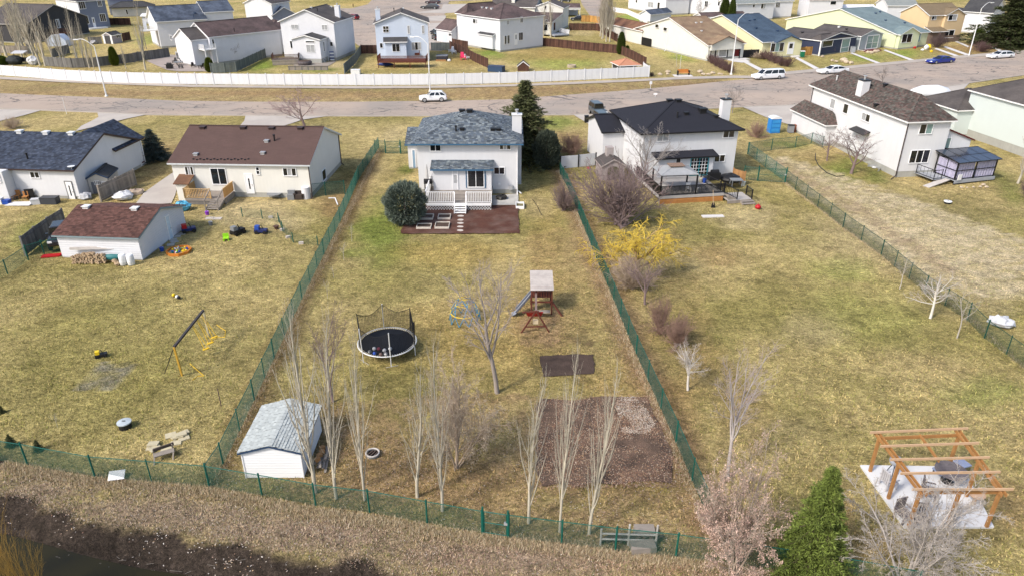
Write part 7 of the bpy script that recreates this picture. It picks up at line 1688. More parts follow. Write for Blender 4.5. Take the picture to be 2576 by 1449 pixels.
# woodpile, barrels, kayak
p0 = G(*r5(600, 1312)); p1 = G(*r5(885, 1308)); T = Thing('woodpile', 'stacked firewood against the wall of the brown-roofed garage', 'woodpile', p0, math.atan2(p1.y-p0.y, p1.x-p0.x)); L_ = (p1-p0).length; rr_ = random.Random(5)
protolog = MB().tube([(0, -.2, 0), (0, .2, 0)], .075, 6).build('log', log_m, T)
cnt = 0
for row in range(7):
  for k in range(int(L_/.155)):
    hgt = 7-abs(k/(L_/.155)-.5)*5
    if row > hgt: continue
    o = protolog if cnt == 0 else protolog.copy();
    if cnt: COL.objects.link(o)
    o.location = (k*.155+.08*(row % 2)+rr_.uniform(-.02,.02), rr_.uniform(-.08,.08), .07+row*.13); o.rotation_euler = (rr_.uniform(-.15,.15), rr_.random()*6, rr_.uniform(-.2,.2)); o.scale = [rr_.uniform(.7,1.2)]*3; cnt += 1
p0 = G(*r5(600, 1250)); mb = MB();
for k in range(3): mb.cbox((0, 0, 0), .01, .01, .01)
T = Thing('plank_stack', 'long grey planks leaning on the garage wall above the firewood', 'planks', G(*r5(600,1300)), math.atan2(p1.y-G(*r5(600,1312)).y, p1.x-G(*r5(600,1312)).x))
for k in range(4): MB().cbox((1.6, .35+.05*k, .95+.05*k), 3.6, .14, .05, .03*k).build('plank', mat('pale_plank', (.48,.45,.42), .85, .15, 3), T)
p = G(*r5(920, 1300)); mb = MB(); mb.tube([(-.9,0,.45),(-.5,0,.42),(0,0,.4),(.5,0,.42),(.9,0,.46)], [.05,.22,.28,.22,.05], 8); one('kayak', mb, teal, 'teal kayak lying beside the firewood at the garage wall', 'kayak', p, .05, smooth=True)
for i, (x, lb) in enumerate(((1012, 'white plastic barrel at the garage corner, left of two'), (1076, 'white plastic barrel at the garage corner, right of two'))):
  p = G(*r5(x, 1325)); T = Thing('barrel', lb, 'barrel', p, 0, 'barrels at the garage'); MB().lathe([(.24,0),(.28,.06),(.29,.45),(.28,.84),(.24,.9)], 16).build('body', whitep, T, True); MB().lathe([(.22,.9),(.22,.93)], 14).build('lid', whitep, T); MB().lathe([(.30,.3),(.30,.34)], 16).build('hoop', whitep, T)
for i, (x, y) in enumerate(((940,1310),(960,1330),(915,1295))): blob(('split stump leaning left of the barrels','light split log at the foot of the barrels','round stump between kayak and barrels')[i], 'log', 'stump', r5(x, y), .22, log_m, .9, .04, i)
p = G(*r5(425, 1258)); T = Thing('sled', 'red plastic sled on the grass by the parked jeep', 'sled', p, .25); m = MB(); m.slab([(-.75,-.28,.14),(.65,-.28,.14),(.9,0,.25),(.65,.28,.14),(-.75,.28,.14)], .1); m.build('body', red, T); MB().tube([(.9,0,.25),(1.2,.1,.08)], .012, 4).build('rope', blackp, T)
# sandbox
p = G(*r5(1463, 1222)); rs = px2m(*r5(1463,1222), 29); T = Thing('sandbox', 'octagonal orange sandbox full of toys beside the garage', 'sandbox', p)
for k in range(8):
  a = 2*math.pi*(k+.5)/8; b = a+2*math.pi/8; MB().bar((rs*math.cos(a), rs*math.sin(a), .12), (rs*math.cos(b), rs*math.sin(b), .12), .10, .24).build('side_board', orange, T)
MB().prism([(rs*.97*math.cos(2*math.pi*(k+.5)/8), rs*.97*math.sin(2*math.pi*(k+.5)/8)) for k in range(8)], 0, .08).build('sand', mat('sand', (.42,.33,.2), .95, .2, 4), T)
tcol = [yellow, green_m, whitep, red, blue, yellow, lime, whitep]
for k in range(22):
  a = random.random()*6.28; r_ = rs*.75*math.sqrt(random.random()); tm = tcol[k % 8]; mb = MB()
  if k % 3 == 0: mb.lathe([(.09,0),(.12,.16)], 8)
  elif k % 3 == 1: mb.cbox((0,0,.07), .28, .16, .12, random.random()*3); mb.cbox((.02,0,.16), .12, .12, .08, .3)
  else: mb.ball((0,0,.1), .1, n=8, rings=5)
  one('sand_toy', mb, tm, 'small %s %s lying in the %s part of the orange sandbox' % ({id(yellow):'yellow',id(green_m):'green',id(whitep):'white',id(red):'red',id(blue):'blue',id(lime):'lime'}[id(tm)], ('bucket','truck','ball')[k % 3], ('left' if r_*math.cos(a) < 0 else 'right')+(' front' if r_*math.sin(a) < 0 else ' back')), 'toy', (p.x+r_*math.cos(a), p.y+r_*math.sin(a), .08), group='toys in the sandbox')
def rideon(label, name, uv, rz, m, m2, s=1.0):
  p = G(*uv); T = Thing(name, label, 'ride-on toy', p, rz)
  MB().box(-.5*s,.5*s,-.24*s,.24*s,.16*s,.38*s).build('body', m, T); MB().box(-.45*s,-.1*s,-.2*s,.2*s,.38*s,.68*s).build('seat', m2, T); MB().bar((.2*s,0,.36*s),(.05*s,0,.72*s),.05*s).build('steering_column', blackp, T)
  for x in (-.34,.34):
    for y in (-.27,.27): MB().tube([(x*s,(y-.04)*s,.15*s),(x*s,(y+.04)*s,.15*s)], .15*s, 10).build('wheel', blackp, T)
  return T
rideon('blue and red toy tractor beside the garage side wall', 'toy_tractor', r5(1545,1060), .5, mat('dark_blue_plastic', (.02,.03,.12), .4), red, 1.2); rideon('black ride-on toy motorbike on the left lawn', 'toy_motorbike', r5(1945,1075), 1.0, blackp, greyp, 1.25); rideon('blue toy wagon with white wheels on the left lawn', 'toy_wagon', r6(55,1318), 0, mat('dark_blue_plastic', (.02,.03,.12)), blue, 1.1)
rideon('yellow and black toy excavator lying on the left lawn', 'toy_excavator', n1(1025,840), .4, blackp, yellow, .7)
p = G(*r5(1848, 1128)); T = Thing('toy_chair', 'lime green plastic child chair beside the black toy motorbike', 'chair', p, .3); MB().box(-.25,.25,-.22,.22,.2,.28).build('seat', lime, T); MB().box(-.25,.25,.18,.25,.28,.6).build('backrest', lime, T)
for x in (-.2,.2): MB().box(x-.05,x+.05,-.2,.2,0,.2).build('leg', lime, T)
p = G(*r6(208, 1278)); T = Thing('plant_pot', 'brown plastic pot standing in the dog run', 'pot', p); MB().lathe([(.16,0),(.24,.34)], 12).build('body', mat('brown_plastic', (.10,.055,.04), .6), T); MB().lathe([(.26,.30),(.26,.36)], 12).build('rim', mat('brown_plastic', (.10,.055,.04)), T)
for i, (x, y, mm, lb) in enumerate(((1693,918,purple,'purple bucket at the foot of the deck stairs'), (1325,1215,blue,'blue bucket with white lid near the sandbox'), (1722,1003,greyp,'grey pail on the grass before the deck stairs'))):
  p = G(*r5(x, y)); T = Thing('bucket', lb, 'bucket', p); MB().lathe([(.15,0),(.2,.36)], 12).build('body', mm, T); MB().tube([(-.2,0,.34),(0,.05,.5),(.2,0,.34)], .012, 4).build('handle', whitep, T)
for i, (x, y) in enumerate(((1715,948),(1775,950))):
  p = G(*r5(x, y)); one('paving_slab', MB().cbox((0,0,.03), .8, .55, .06, .1), stone, ('left paving slab at the foot of the cedar deck stairs','right paving slab at the foot of the cedar deck stairs')[i], 'slab', (p.x,p.y,0))
for i, (x, y) in enumerate(((1395,1165),(1415,1125),(1445,1095),(1480,1075),(1425,1140))):
  p = G(*r5(x, y)); one('paving_slab', MB().cbox((0,0,.03), .62, .55, .06, .3+i*.1), concrete, ('lowest','second lowest','third','uppermost','middle')[i]+' paving slab of the short path beside the garage door wall', 'slab', (p.x,p.y,0))
for i, (x, y, c_) in enumerate(((150,1165,0),(455,1425,0),(265,1290,0),(325,1365,0))):
  p = G(*r6(x, y)); one('edging_block', MB().cbox((0,0,.1), .4, .25, .2, .2*i), stone, ('pale block at the wire dog run, uppermost','pale block at the wire dog run, lowest','pale block at the wire dog run, second','pale block at the wire dog run, third')[i], 'block', (p.x,p.y,0))
a = G(*r6(730,963),.05); b = G(*r6(795,962),.05); c_ = G(*r6(822,1030),.05); one('gutter_piece', MB().bar(a,b,.1,.06).bar(b,c_,.1,.06), trim, 'white bent gutter piece lying by the left fence', 'gutter')
for i, (u, v, w_, d_, hh, mm, lb) in enumerate(((358,975,.7,.5,.9,greyp,'grey waste bin by the bungalow wall'), (440,970,.9,.7,.8,mat('brown_armchair',(.055,.042,.036),.8),'brown armchair left outside by the bungalow wall'))):
  p = G(*r6(u, v)); T = Thing('waste_bin' if i == 0 else 'armchair', lb, 'bin' if i == 0 else 'armchair', p); MB().box(-w_/2,w_/2,-d_/2,d_/2,0,hh*.6).build('body' if i == 0 else 'seat', mm, T); MB().box(-w_/2,w_/2,d_/2-.15,d_/2+.05,hh*.6,hh).build('lid' if i == 0 else 'backrest', mm, T)
  if i: [MB().box(s_*w_/2-.1,s_*w_/2+.1,-d_/2,d_/2,.2,hh*.75).build('armrest', mm, T) for s_ in (-1,1)]
p = G(*r6(510, 965)); one('barrel', MB().lathe([(.42,0),(.44,.6),(.42,1.2)], 14), white, 'white cylindrical tank at the bungalow corner', 'tank', p)
T = Thing('folding_table', 'grey folding table leaning low against the bungalow wall', 'table', G(*r6(190,962))); MB().lathe([(.75,.45),(.75,.5)], 16).build('table_top', greyp, T); [MB().box(x-.03,x+.03,-.03,.03,0,.45).build('leg', greyp, T) for x in (-.5,.5)]
# satellite dish on navy roof
q = Y_.T.M @ Vector((Y_.W-.3, .2, zy+.25)); T = Thing('satellite_dish', 'grey satellite dish at the eave corner of the navy roof', 'dish', q); MB().lathe([(.02,0),(.2,.04),(.35,.12)], 14).build('dish', alu, T); MB().tube([(0,0,0),(0,0,-.3)], .03, 6).build('arm', alu, T)
# swing set
b1 = G(*n1(2100, 633)); b2 = G(*n1(1833, 1030)); b3 = G(*n1(1655, 1010)); hb = 2.25
t1 = (b1+Vector((-.35, .3, 0))); t1 = G(*n1(2045, 372), hb); t2 = G(*n1(1750, 740), hb)
T = Thing('garden_swing_set', 'homemade swing frame with dark top beam, pale and yellow legs on the left lawn', 'swing set', b2); O = Vector((b2.x, b2.y, 0))
MB().bar(t1-O, t2-O, .13, .13).build('top_beam', mat('dark_beam', (.05,.045,.05), .7), T); MB().bar(t1-O, b1-O, .1).build('leg', mat('pale_pole', (.55,.50,.36), .7), T); MB().bar(t2-O, b2-O, .1).build('leg', mat('yellow_pole', (.55,.33,.05), .6), T)
MB().bar(t2-O, b3-O, .035).build('guy_rope', blackm, T); MB().bar(b3-O, G(*n1(1590,1075))-O, .035).build('guy_rope', blackm, T)
b4 = G(*n1(2030, 720));
yr = mat('yellow_rope', (.72,.46,.03), .6)
for k in range(3):
  q = t1.lerp(t2, .10+.16*k); e = q+Vector((.5, -.1, 0)); e.z = .55
  MB().tube([q-O, q.lerp(e, .5)-O+Vector((.05,0,0)), e-O], .02, 4).build('swing_rope', yr, T); MB().tube([q-O+Vector((.0,.1,0)), e-O+Vector((.28,.05,0))], .02, 4).build('swing_rope', yr, T); MB().cbox(e-O+Vector((.14,0,0)), .42, .16, .05, .8).build('swing_seat', yr, T)
for i, pts in enumerate((((2180,515),(2220,545),(2270,575),(2262,640),(2200,640),(2120,680)), ((1910,905),(1960,950),(2055,1030),(1990,1030),(1940,1070)))):
  one('rope', MB().tube([G(*n1(*q), .04) for q in pts], .022, 5), yr, ('yellow rope lying on the grass right of the pale swing leg','yellow rope lying on the grass below the swing frame')[i], 'rope')
for i, (x, y, mm) in enumerate(((1750,232,yellow),(1785,250,whitep),(1800,258,blackp))):
  p = G(*n1(x, y)); one('ball', MB().ball((0,0,.13), .13, n=12, rings=8), mm, ('yellow ball on the left lawn','white ball beside the yellow one on the left lawn','black ball right of the white ball on the left lawn')[i], 'ball', p, group='balls on the left lawn', smooth=True)
def septic(label, uv, rp, lidm, hh=.35):
  p = G(*uv); r_ = px2m(*uv, rp); T = Thing('septic_cover', label, 'septic cover', p); MB().lathe([(r_*.88,0),(r_*.88,hh)], 20).build('riser', blackp, T); MB().lathe([(r_,hh),(r_,hh+.06),(r_*.4,hh+.10)], 24).build('lid', lidm, T); MB().box(-.09,.09,-.02,.02,hh+.1,hh+.13).build('handle', blackp, T)
septic('round pale grey lid on a black riser in the lower left lawn', n2(1142,98), 17, mat('pale_lid', (.42,.47,.50), .5)); septic('white round lid on the lawn right of the speckled-roof house', r8(1805,1430), 9.5, whitep, .2)
p = G(*n2(1070, 560)); one('fallen_lid', MB().cbox((0,0,.22), .75, .5, .05, .2, 0, .5), whitep, 'white curved lid lying in the dry grass outside the fence', 'lid', p)
# old bench and debris
p = G(*n2(1500, 370)); T = Thing('old_bench', 'broken weathered wooden bench near the left corner post', 'bench', p, .5)
MB().box(-.5,.5,-.2,.15,.32,.36).build('seat', wood_w, T); MB().cbox((.05,.2,.55), 1.0, .05, .22, .1, 0, .3).build('backrest', mat('dark_old_wood', (.10,.08,.07), .9, .2), T)
for x in (-.45,.45): MB().bar((x,-.2,.33),(x-.1,-.4,0),.06).build('leg', wood_w, T); MB().bar((x,.15,.6),(x,.25,0),.06).build('leg', wood_w, T)
p = G(*n2(1540, 240)); T = Thing('paver_stack', 'jumble of pale broken slabs behind the old bench', 'slabs', p)
for k in range(11): MB().cbox((random.uniform(-.9,.7), random.uniform(-.8,.8), .05+.05*(k % 3)), .55, .4, .07, random.random(), 0, random.uniform(-.15,.15)).build('slab', mat('pale_yellow_slab', (.46,.41,.28), .9, .15, 4), T)
# ------------------------------------------------------------ right neighbour: deck, gazebo
Wl = W_; A = r7(1478,1303); B = r7(2125,1265); zf = HZ(*r7(1800,1285), r7(1800,1205)[1]); print('Wdeck', zf, Wl.L(*A, 0), Wl.L(*B, 0))
dpt = -Wl.L(*r7(1800,1284), 0).y-.05
T, dw, dd = deck('grey-boarded deck with black railings and cedar skirting behind the black-roofed house', A, B, zf, mat('pale_deck_boards', (.38,.36,.34), .8, .12, 2, island=.1), blackm, depth=dpt, posts=5, rails='lf', step=.13, rh=1.0, skirtm=wood_o)
DT = T; MBm = MB
m = MB(); m.box(dw, dw+2.6, -.9, 1.3, zf*.42-.05, zf*.42); m.build('landing', mat('pale_deck_boards', (.38,.36,.34)), T); MB().box(dw, dw+2.6, -.93, -.9, 0, zf*.42-.05).build('landing_fascia', wood_w, T)
steps(T, (dw-.0, -.2, zf-.1), (dw+.9, -.2, zf*.45), (0, 1, 0), 1.2, 3, wood_w); steps(T, (dw+2.0, -.95, zf*.36), (dw+2.0, -1.7, .06), (1, 0, 0), 1.3, 2, wood_w)
railing(T, [(dw, 0, zf), (dw+1.0, -.9, zf*.5)], .95, blackm, .16); railing(T, [(dw+2.6, -.9, zf*.42), (dw+2.6, .4, zf*.42)], .95, blackm, .16); railing(T, [(dw*.87, dpt*.55, zf), (dw*.98, dpt*.1, zf)], .95, blackm, .16)
# gazebo on the deck
c4 = [Wl.T.M @ Wl.hit(*r7(x, y), 2, zf+2.05) for x, y in ((1412,925),(1500,1015),(1885,1002))]
u = c4[2]-c4[1]; v = c4[0]-c4[1]; ang = math.atan2(u.y, u.x); gw = u.length; gd = min(3.4, v.length)
T = Thing('gazebo', 'square gazebo with grey panelled roof and brown vent top on the dark-railed deck', 'gazebo', (c4[1].x, c4[1].y, zf), ang)
gm = mat('grey_roof_panel', (.30,.31,.32), .45, .15, 1.5)
cc = Vector((gw/2, gd/2, 2.75)); q = [Vector((0,0,2.05)), Vector((gw,0,2.05)), Vector((gw,gd,2.05)), Vector((0,gd,2.05))]
for k in range(4):
  a, b = q[k], q[(k+1) % 4]; t = .68; n_ = 3 if k % 2 == 0 else 2
  for j in range(n_):
    p0, p1 = a.lerp(b, j/n_), a.lerp(b, (j+1)/n_); p2, p3 = a.lerp(cc, t).lerp(b.lerp(cc, t), (j+1)/n_), a.lerp(cc, t).lerp(b.lerp(cc, t), j/n_)
    m_ = (p0+p1+p2+p3)/4; m = MB(); m.slab([x.lerp(m_, .012) for x in (p0, p1, p2, p3)], .03); m.build('roof_panel', gm, T)
  MB().bar(a, a.lerp(cc, t), .05, .05).build('roof_rib', mat('grey_roof_panel', (.3,.31,.32)), T)
tq = [x.lerp(cc, .60)+Vector((0,0,.22)) for x in q]; m = MB(); m.slab(tq, .05); m.build('roof_vent_cap', mat('rusty_cap', (.22,.15,.11), .8, .4, 6), T)
for a in q: s_ = a.lerp(Vector((gw/2, gd/2, 2.05)), .06); MB().box(s_.x-.07, s_.x+.07, s_.y-.07, s_.y+.07, 0, 2.05).build('post', blackm, T)
for a, b in zip(q, q[1:]+q[:1]): MB().bar(a.lerp(cc, .05)-Vector((0,0,.08)), b.lerp(cc, .05)-Vector((0,0,.08)), .06, .14).build('beam', blackm, T)
def onW(x, y): return Wl.T.M @ Wl.hit(*r7(x, y), 2, zf)
T = Thing('barbecue', 'black barbecue beside the turquoise french doors', 'barbecue', onW(2030,1060), ang); MB().box(-.6,.6,-.3,.3,.1,.85).build('body', blackm, T); MB().tube([(-.4,0,.9),(.4,0,.9)], .27, 10).build('hood', blackm, T); MB().box(-.85,-.6,-.28,.28,.75,.8).build('side_shelf', blackm, T)
blob('black covered patio furniture heap at the deck end', 'covered furniture', 'covered_furniture', r7(2180,1120), 1.2, blackp, .4, .06, 8, z=zf*.6)
for i, (x, y, mm, lb) in enumerate(((1935,1085,blue,'blue tub on the dark-railed deck'), (1895,1080,mat('cream_tub',(.6,.55,.42),.5),'cream tub left of the blue tub'), (1868,1180,whitep,'white bucket behind the black deck railing'), (1772,1175,whitep,'white plastic chair behind the black deck railing'), (2250,1110,greyp,'grey patio table at the deck end'), (2330,1115,mat('khaki_bin',(.25,.27,.25),.6),'grey-green box by the deck screen'))):
  p = onW(x, y); T = Thing('tub' if i < 3 else ('patio_chair','patio_table','deck_box')[i-3], lb, 'tub' if i < 3 else ('chair','table','box')[i-3], p)
  if i == 4: MB().box(-.6,.6,-.45,.45,.6,.66).build('table_top', mm, T); [MB().box(a-.03,a+.03,b-.03,b+.03,0,.6).build('leg', mm, T) for a in (-.5,.5) for b in (-.4,.4)]
  elif i == 3: MB().box(-.25,.25,-.25,.25,.38,.43).build('seat', mm, T); MB().box(-.25,.25,.2,.25,.43,.9).build('backrest', mm, T); [MB().box(a-.02,a+.02,b-.02,b+.02,0,.38).build('leg', mm, T) for a in (-.2,.2) for b in (-.2,.2)]
  else: MB().lathe([(.15,0),(.2,.45)], 12).build('body', mm, T); MB().lathe([(.21,.42),(.21,.46)], 12).build('rim', mm, T)
p = G(*r7(2022, 1335)); T = Thing('shovel', 'wooden-handled dark shovel leaning on the cedar skirting', 'shovel', p); MB().tube([(0,0,.3),(-.12,.3,1.7)], .025, 6).build('handle', mat('pale_handle', (.55,.42,.28), .7), T); MB().add([(-.22,-.05,0),(.22,-.05,0),(.12,.03,.5),(-.12,.03,.5),(-.22,0,0),(.22,0,0),(.12,.08,.5),(-.12,.08,.5)], [(0,1,2,3),(7,6,5,4),(0,4,5,1),(1,5,6,2),(2,6,7,3),(3,7,4,0)]).build('blade', blackm, T)
p = G(*r7(2472, 1350)); T = Thing('gas_can', 'red round fuel can on the grass right of the deck steps', 'fuel can', p); MB().ball((0,0,.24), .3, .8, 12, 8).build('body', red, T, True); MB().tube([(-.1,0,.45),(0,0,.6),(.1,0,.45)], .03, 5).build('handle', red, T)
p = G(*r7(2020, 1425)); one('concrete_slab', MB().cbox((0,0,.04), 2.1, .55, .1, .07), pad_c, 'long pale concrete slab on the grass before the deck', 'slab', (p.x,p.y,0))
# small shed before the garage of the black-roofed house
hs = House('weathered mauve-grey playhouse shed with arched dark door in front of the black-roofed garage', r7(900,1062), r7(1125,1052), None, 0, inset=0, depth=2.8, name='playhouse_shed', cat='shed')
W = hs.W; mg = mat('mauve_grey_siding', (.30,.26,.255), .85, .15, 1.5, lap=.15); hs.block(0, W, 0, 2.8, 1.65, 'gy', .75, mg, rf_grey, mat('mauve_trim', (.36,.32,.31), .8), ov=.15, fz=0)
pts = [(W*.25,-.03,.02),(W*.75,-.03,.02),(W*.75,-.03,1.15)]+[(W*.5+W*.25*math.cos(a), -.03, 1.15+.4*math.sin(a)) for a in (.5,1.05,1.57,2.1,2.65)]+[(W*.25,-.03,1.15)]
mb = MB(); n_ = len(pts); mb.add(pts+[(x, 0, z) for x, y, z in pts], [tuple(range(n_)), tuple(range(2*n_-1, n_-1, -1))]+[((i+1) % n_, i, n_+i, n_+(i+1) % n_) for i in range(n_)]); mb.build('door', mat('mossy_dark_door', (.10,.09,.06), .9, .3, 3), hs.T)
hs.box('cupola', mat('mauve_trim', (.36,.32,.31)), W*.35, W*.65, 1.6, 2.5, 2.0, 3.2)
p = G(*r7(770, 945)); blob('small red toy by the pale board screen', 'toy', 'toy', r7(770,945), .25, red, .6, .03, 9)
T = Thing('bin', 'dark wheeled bin beside the jeep on the driveway', 'bin', G(*r7(748, 480))); MB().box(-.28,.28,-.3,.3,.08,.95).build('body', blackp, T); MB().box(-.31,.31,-.33,.33,.95,1.02).build('lid', blackp, T)
# ------------------------------------------------------------ yard of the speckled-roof house
pT = G(*r8(68, 728)); T = Thing('portable_toilet', 'blue portable toilet with white domed roof by the driveway', 'portable toilet', pT, .12); bl_ = mat('toilet_blue', (.02,.20,.55), .45, .05)
hh = HZ(*r8(68,728), r8(68,582)[1]); wt_ = px2m(*r8(68,728), 25)
MB().box(-wt_/2,wt_/2,0,1.15,.08,hh).build('wall', bl_, T); [MB().box(-wt_/2+.12,wt_/2-.12,-.03,0,z_,z_+.42).build('wall_panel', mat('toilet_blue_light', (.04,.27,.62), .45), T) for z_ in (.25,.85,1.4)]
MB().tube([(-wt_/2+.02,-.02,hh),(-wt_/2*.6,-.02,hh+.22),(0,-.02,hh+.28),(wt_/2*.6,-.02,hh+.22),(wt_/2-.02,-.02,hh)], .04, 5).build('roof_rim', whitep, T)
mb = MB(); n_ = 7; pr = [(-wt_/2-.04,hh),(-wt_/2,hh+.14),(-wt_/4,hh+.27),(0,hh+.31),(wt_/4,hh+.27),(wt_/2,hh+.14),(wt_/2+.04,hh)]; mb.add([(x,-.04,z) for x,z in pr]+[(x,1.19,z) for x,z in pr], [tuple(range(n_)), tuple(range(2*n_-1,n_-1,-1))]+[((i+1)%n_, i, n_+i, n_+(i+1)%n_) for i in range(n_)]); mb.build('roof', whitep, T); MB().box(-wt_/2,wt_/2,0,1.15,0,.08).build('skid', greyp, T)
T = Thing('waste_bin', 'grey wheeled waste bin at the corner of the low garage wing', 'bin', G(*r8(222, 722))); MB().box(-.35,.35,-.35,.35,.1,1.05).build('body', mat('grey_bin', (.22,.23,.25), .5), T); MB().box(-.38,.38,-.38,.38,1.05,1.12).build('lid', blackp, T);
T = Thing('rain_barrel', 'rust-coloured barrel right of the grey waste bin', 'barrel', G(*r8(262, 712))); MB().lathe([(.25,0),(.3,.5),(.25,1.0)], 12).build('body', mat('rusty_plastic', (.22,.08,.05), .6), T); MB().lathe([(.26,1.0),(.26,1.03)], 12).build('lid', mat('rusty_plastic', (.22,.08,.05)), T)
p = G(*r8(1050, 1085)); T = Thing('window_well', 'galvanised window well against the foundation of the long white wall', 'window well', p, T_.rz+1.57); mb = MB(); pts = [(1.0*math.cos(a), -.7*math.sin(a)) for a in [math.pi*i/10 for i in range(11)]]
mb.add([(x,y,-.1) for x,y in pts]+[(x,y,.28) for x,y in pts], [(i,i+1,12+i,11+i) for i in range(10)]); mb.build('curved_wall', steel, T); MB().lathe([(.25,0),(.25,.1)], 10, (.2,-.3,.1)).build('cover', alu, T)
# deck with curtained gazebo
a = G(*r8(1862, 1245)); b = G(*r8(2270, 1200)); hd = math.atan2(b.y-a.y, b.x-a.x); w_ = (b-a).length; zf = HZ(*r8(1862,1245), r8(1862,1200)[1])
T = Thing('deck', 'grey deck on which the purple-curtained gazebo stands', 'deck', a, hd); MB().box(0,w_,0,3.4,zf-.06,zf).build('deck_floor', mat('grey_deck_boards',(.33,.35,.38)), T); MB().box(0,w_,-.04,0,zf-.35,zf).build('fascia', mat('grey_deck_boards',(.33,.35,.38)), T); MB().box(-1.9,-.02,.9,3.6,zf-.06,zf).build('side_landing', mat('grey_deck_boards',(.33,.35,.38)), T)
MB().box(.1,w_-.1,.1,.2,0,zf-.36).build('skirting', blackp, T); railing(T, [(-1.9,3.4,zf),(-1.9,.9,zf),(-.9,.9,zf)], 1.0, blackm, .5, .06, .02)
T2 = Thing('gazebo', 'black-framed gazebo with tinted glass roof and pale purple curtains at the right', 'gazebo', (a.x, a.y, zf), hd); gh = 1.95; w_ -= .15
for x in (.08, w_*.48, w_-.08):
  for y in (.08, 2.9): MB().box(x-.05,x+.05,y-.05,y+.05,0,gh if y < 1 else gh+.45).build('post', blackm, T2)
for z_ in (.08,1.0): MB().box(.1,w_-.1,.05,.11,z_,z_+.06).build('rail', blackm, T2); MB().box(.05,.11,.1,2.9,z_,z_+.06).build('rail', blackm, T2)
gp_ = mat('tinted_roof_glass', (.04,.05,.075), .2, .2, 1, spec=.7)
for i in range(4):
  for j in range(2):
    x0, x1 = -.2+(w_+.4)*i/4+.03, -.2+(w_+.4)*(i+1)/4-.03; y0, y1 = -.25+3.4*j/2+.03, -.25+3.4*(j+1)/2-.03; zz = lambda y: gh+.05+(y+.25)*.15
    MB().slab([(x0,y0,zz(y0)),(x1,y0,zz(y0)),(x1,y1,zz(y1)),(x0,y1,zz(y1))], .03).build('roof_pane', gp_, T2)
for i in range(5): x = -.2+(w_+.4)*i/4; MB().bar((x,-.25,gh+.02),(x,3.15,gh+.53),.06,.08).build('rafter', blackm, T2)
for j in range(3): y = -.25+3.4*j/2; MB().bar((-.2,y,gh+.03+(y+.25)*.15),(w_+.2,y,gh+.03+(y+.25)*.15),.06,.08).build('beam', blackm, T2)
cur = mat('pale_purple_curtain', (.37,.36,.48), .8, .12, 1.5, streak=True)
def curtain(x0, y0, x1, y1, z0, z1):
  n_ = 22; mb = MB(); d = Vector((x1-x0, y1-y0, 0)); nn = Vector((-d.y, d.x, 0)).normalized(); pts = [Vector((x0,y0,0))+d*(k/n_)+nn*(.05*math.sin(k*1.9)) for k in range(n_+1)]
  mb.add([(q.x,q.y,z0) for q in pts]+[(q.x,q.y,z1) for q in pts], [(k,k+1,n_+2+k,n_+1+k) for k in range(n_)]); mb.build('curtain', cur, T2)
curtain(.15,.16,w_*.45,.16,.05,gh-.02); curtain(w_*.52,.16,w_-.15,.16,.05,gh-.02); curtain(.16,.3,.16,1.5,.05,gh-.02); curtain(.16,1.6,.16,2.8,.05,gh-.02)
p = T2.M @ Vector((.5, -.12, 0)); T = Thing('side_table', 'white folded side chair in front of the purple curtain', 'chair', (p.x,p.y,zf), hd); MB().cbox((0,0,.35), .5, .06, .65, 0).build('seat', whitep, T); MB().cbox((0,.05,.3), .3, .04, .3).build('brace', whitep, T)
for nm, mm in ():
  pass
a = G(*r8(1590,1262),.05); b = G(*r8(1800,1185),.45); T = Thing('plank_ramp', 'pale wooden plank ramp leading up to the gazebo deck', 'ramp', a); d = b-a; MB().bar((0,0,0), d, .75, .07).build('plank', mat('pale_plank', (.48,.45,.42)), T); MB().bar((d.x*.9,d.y*.9,.05),(d.x*.9,d.y*.9,.4),.1).build('support', wood_w, T)
T = Thing('porch_canopy', 'sloping wooden porch canopy over the back door beside the dark red fascia', 'canopy', T_.T.M @ Vector((T_.W+.4, -.3, 0)), T_.rz); MB().slab([(0,-1.6,2.75),(3.6,-1.2,2.45),(3.6,.8,2.75),(0,.8,3.05)], .1).build('roof', rf_char, T); [MB().box(x,x+.1,-1.3,-1.2,0,2.6).build('post', wood_c, T) for x in (.1,3.2)]; MB().bar((0,-1.5,2.6),(3.5,-1.1,2.35),.08,.14).build('beam', wood_c, T)
# boat
a = G(*r8(1440, 445)); T = Thing('covered_boat', 'white shrink-wrapped boat on the driveway behind the speckled roof', 'boat', G(2335,250), T_.rz+2.9)
V = []; prf = [(-3.2,.9,.9),(-2.6,1.15,1.9),(-1,1.2,2.3),(1.2,1.1,2.2),(2.6,.7,1.7),(3.4,.1,1.2)]
for x, w_, z_ in prf: V += [(x,-w_*.6,.45),(x,-w_,1.0),(x,-w_*.7,z_-.15),(x,0,z_),(x,w_*.7,z_-.15),(x,w_,1.0),(x,w_*.6,.45)]
MB().add(V, [(i*7+k,(i+1)*7+k,(i+1)*7+(k+1)%7,i*7+(k+1)%7) for i in range(5) for k in range(7)]+[tuple(range(7)), tuple(range(41,34,-1))]).build('hull_wrap', mat('shrink_wrap', (.68,.71,.76), .35, .05), T, True)
for s_ in (-1,1): MB().tube([(-1.2,s_*1.0,.33),(-1.2,s_*1.2,.33)], .33, 12).build('wheel', tyre, T); MB().box(-3,3.6,s_*.5-.05,s_*.5+.05,.3,.45).build('trailer_rail', steel, T)
p = G(*n7(2190,1290)); blob('white and grey rubble heap beside the diagonal fence at the right', 'rubble', 'rubble_heap', n7(2190,1290), .85, mat('white_rubble', (.52,.53,.55), .8, .35, 4), .4, .14, 11)
